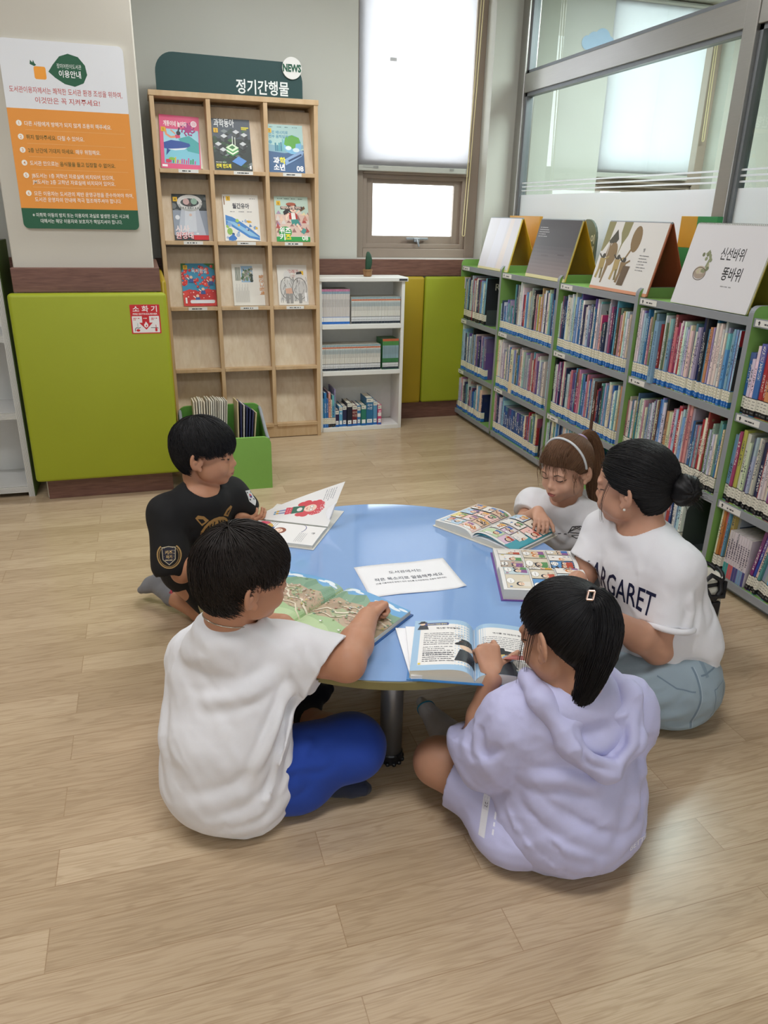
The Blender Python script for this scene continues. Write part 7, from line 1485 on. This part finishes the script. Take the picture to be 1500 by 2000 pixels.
p.text('MARGARET', -.005, -.025, .098, '#1c2240', 'c', .008, width=.27); p.ring(.0, -.085, .028, .003, '#6a6e7c', .04); p.ring(0, -.085, .022, .002, '#8a8e98', .033); p.circle(0, -.078, .015, '#7c808c', .02); p.circle(0, -.08, .011, '#aeb2ba', .014); p.strip([(-.015, -.095), (0, -.085), (.016, -.098)], .004, '#5a5e6c'); p.text('1992', .05, -.082, .017, '#4a4e5c', 'l', .004); p.text('EST', -.078, -.082, .017, '#4a4e5c', 'l', .004)
p.build('chest_lettering', fn, T, sub=.01)
M_jean = cloth('pale_denim', '#93a4ae', bump=.3, bscale=1000); F = Field((.95, 1.35, 0), (1.62, 1.95, .26), .0045)
for h_, k_, a_ in ((J['hl'], knL, anL), (J['hr'], knR, anR)): F.chain([h_, k_], [.118, .088], .03); F.chain([k_, a_], [.08, .058], .03)
F.ell(J['pelvis']+A_(.01, -.01, -.01), (.155, .165, .125), None, .05); F.ell(A_(1.40, 1.54, .1), (.12, .1, .11), None, .05)
F.disp(folds([(P0((1.36, 1.46, .19), (1.30, 1.45, .15), (1.24, 1.47, .12)), .008, .014), (P0((1.40, 1.44, .14), (1.33, 1.43, .10), (1.26, 1.45, .07)), .008, .014), (P0((1.45, 1.45, .08), (1.38, 1.42, .05), (1.3, 1.45, .04)), .008, .014), (P0((1.33, 1.5, .22), (1.27, 1.49, .2), (1.2, 1.52, .18)), .007, .014)])); F.disp(lambda P: -.006*crease(P, 11, 161)-.003*crease(P, 25, 162)); F.floor(.003); je = F.build('jeans', M_jean, T, 2)
bv = bvh_of(je); fn = wrap(bv, A_(1.42, 1.30, .13), (1, .1, 0), (0, 0, 1), (-.05, 1, 0), .0006); p = Print(); sd = '#6f8290'
p.strip([(-.035, .10), (-.03, .03), (-.04, -.04), (-.035, -.1)], .006, sd); p.strip([(-.03, .10), (-.025, .03), (-.035, -.04), (-.03, -.1)], .002, '#a8b6be'); p.strip([(-.13, .075), (-.09, .05), (-.045, .045)], .004, sd); p.strip([(.02, .04), (.075, .045), (.07, -.05), (.03, -.06), (.02, .04)], .003, sd); p.strip([(-.02, .082), (.07, .085)], .004, sd); p.rect(-.005, .075, .008, .112, '#7d909c')
p.build('denim_stitching', fn, T, sub=.01)
S = Scalp(H, r=(.088, .106, .092), c=(0, -.012, .045), tilt=105); M_hairC = hair_mat('hair_soft_black', '#100f11')
lim = lim_fn(S, [(0, .088), (30, .075), (55, .045), (78, .004), (92, .012), (108, .0), (130, -.05), (180, -.085), (230, -.05), (252, .0), (268, .012), (282, .004), (305, .045), (330, .075)])
hc = cap(S, lim, 'hair', M_hairC, T, seed=22, lock=.0012); pulled(S, lim, 3600, 25, M_hairC, hc); bun = np.array(S.world(S.loc(S.a, 1.22)))
F = Field(bun-.09, bun+.09, .003); F.ell(bun, (.044, .040, .045), None, .01); F.disp(lambda P: .0022*np.sin(60*((P-bun)@A_(.5, .5, .7))+9*np.arctan2((P-bun)[:, 2], (P-bun)[:, 0]))+.0012*fbm(P, 60, 71)); F.build('hair_bun', M_hairC, hc, 1)
rr = random.Random(9); wp = []
for _ in range(80):
    d = nrm(A_(rr.uniform(-.2, 1), rr.uniform(-.8, .4), rr.uniform(-1, .9))); p0 = bun+d*.032; tw = nrm(np.cross(d, A_(rr.random(), rr.random(), 1))); L = rr.uniform(.02, .055); wp.append([p0+d*L*u*.8+tw*L*math.sin(2*u)*.6 for u in np.linspace(0, 1, 7)])
strands(wp, 'bun_wisps', M_hairC, hc, .0005, .0003); wp = []
for _ in range(5): z0 = rr.uniform(.03, .045); yy = rr.uniform(.03, .04); wp.append([H.w(.080-.006*u+.002*math.sin(5*u+yy*200), yy+.02*math.sin(2.2*u)-.006*u*u, z0)+A_(0, 0, -.125*u) for u in np.linspace(0, 1, 9)])
strands(wp, 'loose_hair', M_hairC, hc, .0005, .0003)
MB().lathe([(.0005, -.004), (.0035, -.002), (.004, 0), (.003, .003), (.0005, .004)], tuple(H.w(.083, -.006, -.034)), 12).build('earring', mat('pearl', '#e8e4dc', rough=.15, metal=.3), T, True)

# =================================================== D: small girl with the headband
T = person('small girl with white headband and brown ponytail in white t-shirt, leaning on a comic book', (1.4, 2.2, 0))
sk = skin('skin_fair', '#cd9f86')
H = Head((1.322, 2.142, .590), 204.5, -11, 3, .93)
J = dict(pelvis=A_(1.43, 2.23, .17), belly=A_(1.41, 2.215, .26), chest=A_(1.375, 2.19, .36), nb=A_(1.35, 2.165, .478), sl=A_(1.42, 2.085, .42), sr=A_(1.275, 2.265, .425), hl=A_(1.45, 2.17, .17), hr=A_(1.39, 2.27, .17), rs=.037)
Wd = (.09, .09, .09, .075, .075, .065)
elR, wrR = A_(1.215, 2.21, .385), A_(1.205, 2.10, .468); elL, wrL = A_(1.395, 2.05, .27), A_(1.33, 2.03, .17)
knR, anR = A_(1.23, 2.24, .055), A_(1.46, 2.34, .045); knL, anL = A_(1.29, 2.07, .055), A_(1.52, 2.2, .045)
F = Field((1.0, 1.9, 0), (1.7, 2.55, .74), .0032); torso(F, J, Wd); H.sculpt(F, J['nb']+A_(0, 0, -.02), .040); F.ell(J['nb']+A_(0, 0, -.02), (.055, .055, .04), None, .035)
F.chain([J['sr'], elR, wrR], [.037, .031, .021], .015); F.chain([J['sl'], elL, wrL], [.037, .03, .021], .015)
hand(F, wrR, A_(-.25, -.85, -.1), A_(-.15, -.2, -1), .74, 1, curls=(48, 38, 15), thumb=(35, 20)); hand(F, wrL, A_(-.7, -.2, -.4), A_(0, 0, -1), .72, -1, curls=(12, 15, 10))
for h_, k_, a_ in ((J['hr'], knR, anR), (J['hl'], knL, anL)): F.chain([h_, k_], [.068, .048], .03); F.chain([k_, a_], [.045, .03], .02); foot(F, a_, a_+A_(.02, .02, .02), a_+A_(.11, .06, -.025), .8, 0, (.3, .2, .8))
F.floor(.004); body = F.build('body', sk, T); face_marks(H, body, brow='#4a382e', lip='#b0655e')
M_teeD = cloth('white_jersey', '#e2e2e6'); LH = ((1.12, 1.95, .14), (1.6, 2.42, .53), .0035); F = Field(*LH); torso(F, J, (.105, .103, .10, .09, .09, .078), .011); F.ell(J['nb']+A_(0, 0, -.022), (.06, .06, .035), None, .04)
c_ = A_(1.235, 2.245, .40); sleeve(F, *LH, [J['sr']*.8+J['chest']*.2, J['sr'], elR], [.06, .056, .052], c_, (-.75, -.45, -.5), (A_(1.25, 2.25, .41), elR), (.042, .048), .025, ext=(A_(1.29, 2.25, .40), A_(1.245, 2.235, .34), .045, .035))
c_ = A_(1.412, 2.06, .305); sleeve(F, *LH, [J['sl']*.8+J['chest']*.2, J['sl'], elL], [.06, .055, .052], c_, (0, -.15, -1), (A_(1.41, 2.065, .33), elL), (.040, .045), .025, ext=(A_(1.44, 2.1, .40), A_(1.445, 2.08, .27), .045, .045))
F.cone(J['nb']+A_(-.014, -.008, -.022), J['nb']+A_(-.03, -.02, .05), .042, .056, .008, True); F.plane(A_(1.4, 2.2, .16), (0, 0, -1))
F.disp(folds([(P0((1.4, 2.03, .42), (1.37, 2.08, .37), (1.33, 2.1, .3)), .007, .012), (P0((1.27, 2.2, .42), (1.3, 2.14, .37), (1.33, 2.1, .34)), .007, .012), (P0((1.38, 2.05, .34), (1.34, 2.09, .28), (1.31, 2.12, .22)), .007, .012)])); F.disp(lambda P: -.005*crease(P, 12, 181)); F.disp(lambda P: .0015*fbm(P, 15, 81)); teeD = F.build('t_shirt', M_teeD, T, 2)
fd = A_(-.8, -.58, .1); bv = bvh_of(teeD); fn = wrap(bv, A_(1.345, 2.13, .375)+fd*.3, nrm(A_(.59, -.81, 0)), (0, 0, 1), -fd, .0008); p = Print(); k_ = '#3c3c40'
p.strip([(.018, .0), (.03, .028), (.06, .038), (.085, .02), (.07, -.005), (.045, -.012), (.03, -.008)], .0028, k_)
for a in ((.03, .028), (.045, .033), (.06, .038)): p.strip([(.024, .008), a, (.085, .02)], .002, k_)
p.strip([(.02, .004), (.05, .008), (.082, .018)], .0024, k_); p.strip([(.03, -.006), (.055, .002), (.083, .016)], .002, k_); [p.strip([(.004-.02*j, -.006-.003*j), (.014-.02*j, -.003-.003*j)], .0026, k_) for j in range(3)]; p.build('line_drawing', fn, T, sub=.008)
F = Field((1.1, 1.95, 0), (1.7, 2.45, .28), .0045)
for h_, k2, a_ in ((J['hr'], knR, anR), (J['hl'], knL, anL)): F.chain([h_, h_*.3+k2*.7], [.082, .07], .03)
F.ell(J['pelvis'], (.1, .1, .09), None, .04); F.floor(.004); F.build('shorts', cloth('grey_shorts', '#5c5f68'), T, 2)
for a_ in (anR, anL): sock('sock', M_ws, T, a_, a_+A_(.02, .02, .02), a_+A_(.11, .06, -.025), .8, (.3, .2, .8))
S = Scalp(H, r=(.085, .103, .091), c=(0, -.010, .044), tilt=62); M_hairD = hair_mat('hair_brown', '#6b4d37'); 
lim = lim_fn(S, [(0, .06), (30, .055), (55, .04), (75, .012), (92, .012), (110, -.01), (150, -.06), (180, -.07), (210, -.06), (250, -.01), (268, .012), (285, .012), (305, .04), (330, .055)])
hc = cap(S, lim, 'hair', M_hairD, T, seed=32, lock=.0015); pulled(S, lim, 3200, 35, M_hairD, hc, .0009); tie = np.array(S.world(S.loc(S.a, 1.04)))
tail([tie, tie+A_(.035, .02, .012), tie+A_(.075, .03, -.06), tie+A_(.085, .01, -.18), tie+A_(.075, -.02, -.27)], [.012, .028, .036, .034, .010], 1500, 41, M_hairD, hc)
bp = []; rr = random.Random(14)                                     # thin fringe hanging over the forehead
for _ in range(95):
    x = rr.uniform(-.066, .066); z1 = .028+.03*rr.random()+(.0 if abs(x) > .04 else .008) if rr.random() < .9 else .005; y0 = .062-.25*x*x*10*.4; bp.append([H.w(x*(.8+.25*u)+.004*math.sin(3*u+_), .045+.052*math.sin(min(1, u*1.1)*PI/2)-5.5*x*x*u, .115-(.115-z1)*u**1.25) for u in np.linspace(0, 1, 9)])
for q in (-1, 1):
    for _ in range(6): L = rr.uniform(.03, .09); y_ = .025+.03*rr.random(); bp.append([H.w(q*(.076+.003*math.sin(4*u+_)), y_+.016*math.sin(2*u+.5*_), .03)+A_(0, 0, -L*u) for u in np.linspace(0, 1, 8)])
strands(bp, 'fringe', M_hairD, hc, .0008, .0003)
hb = [H.w(*(S.cc+V3(math.cos(t)*.0885, .012, math.sin(t)*.0945)*1.0+V3(0, .016*math.sin(t), 0))) for t in np.linspace(-.15, PI+.15, 40)]
MB().tube([tuple(q) for q in hb], .0042, 8).build('headband', mat('headband_white', '#d4d8da', rough=.35), T, True)
ring_on(hc, tie, nrm(tie-np.array(S.world(S.cc))), .014, .0055, 'hair_tie', mat('tie_lilac', '#b8a4cc', rough=.7), T, .002)
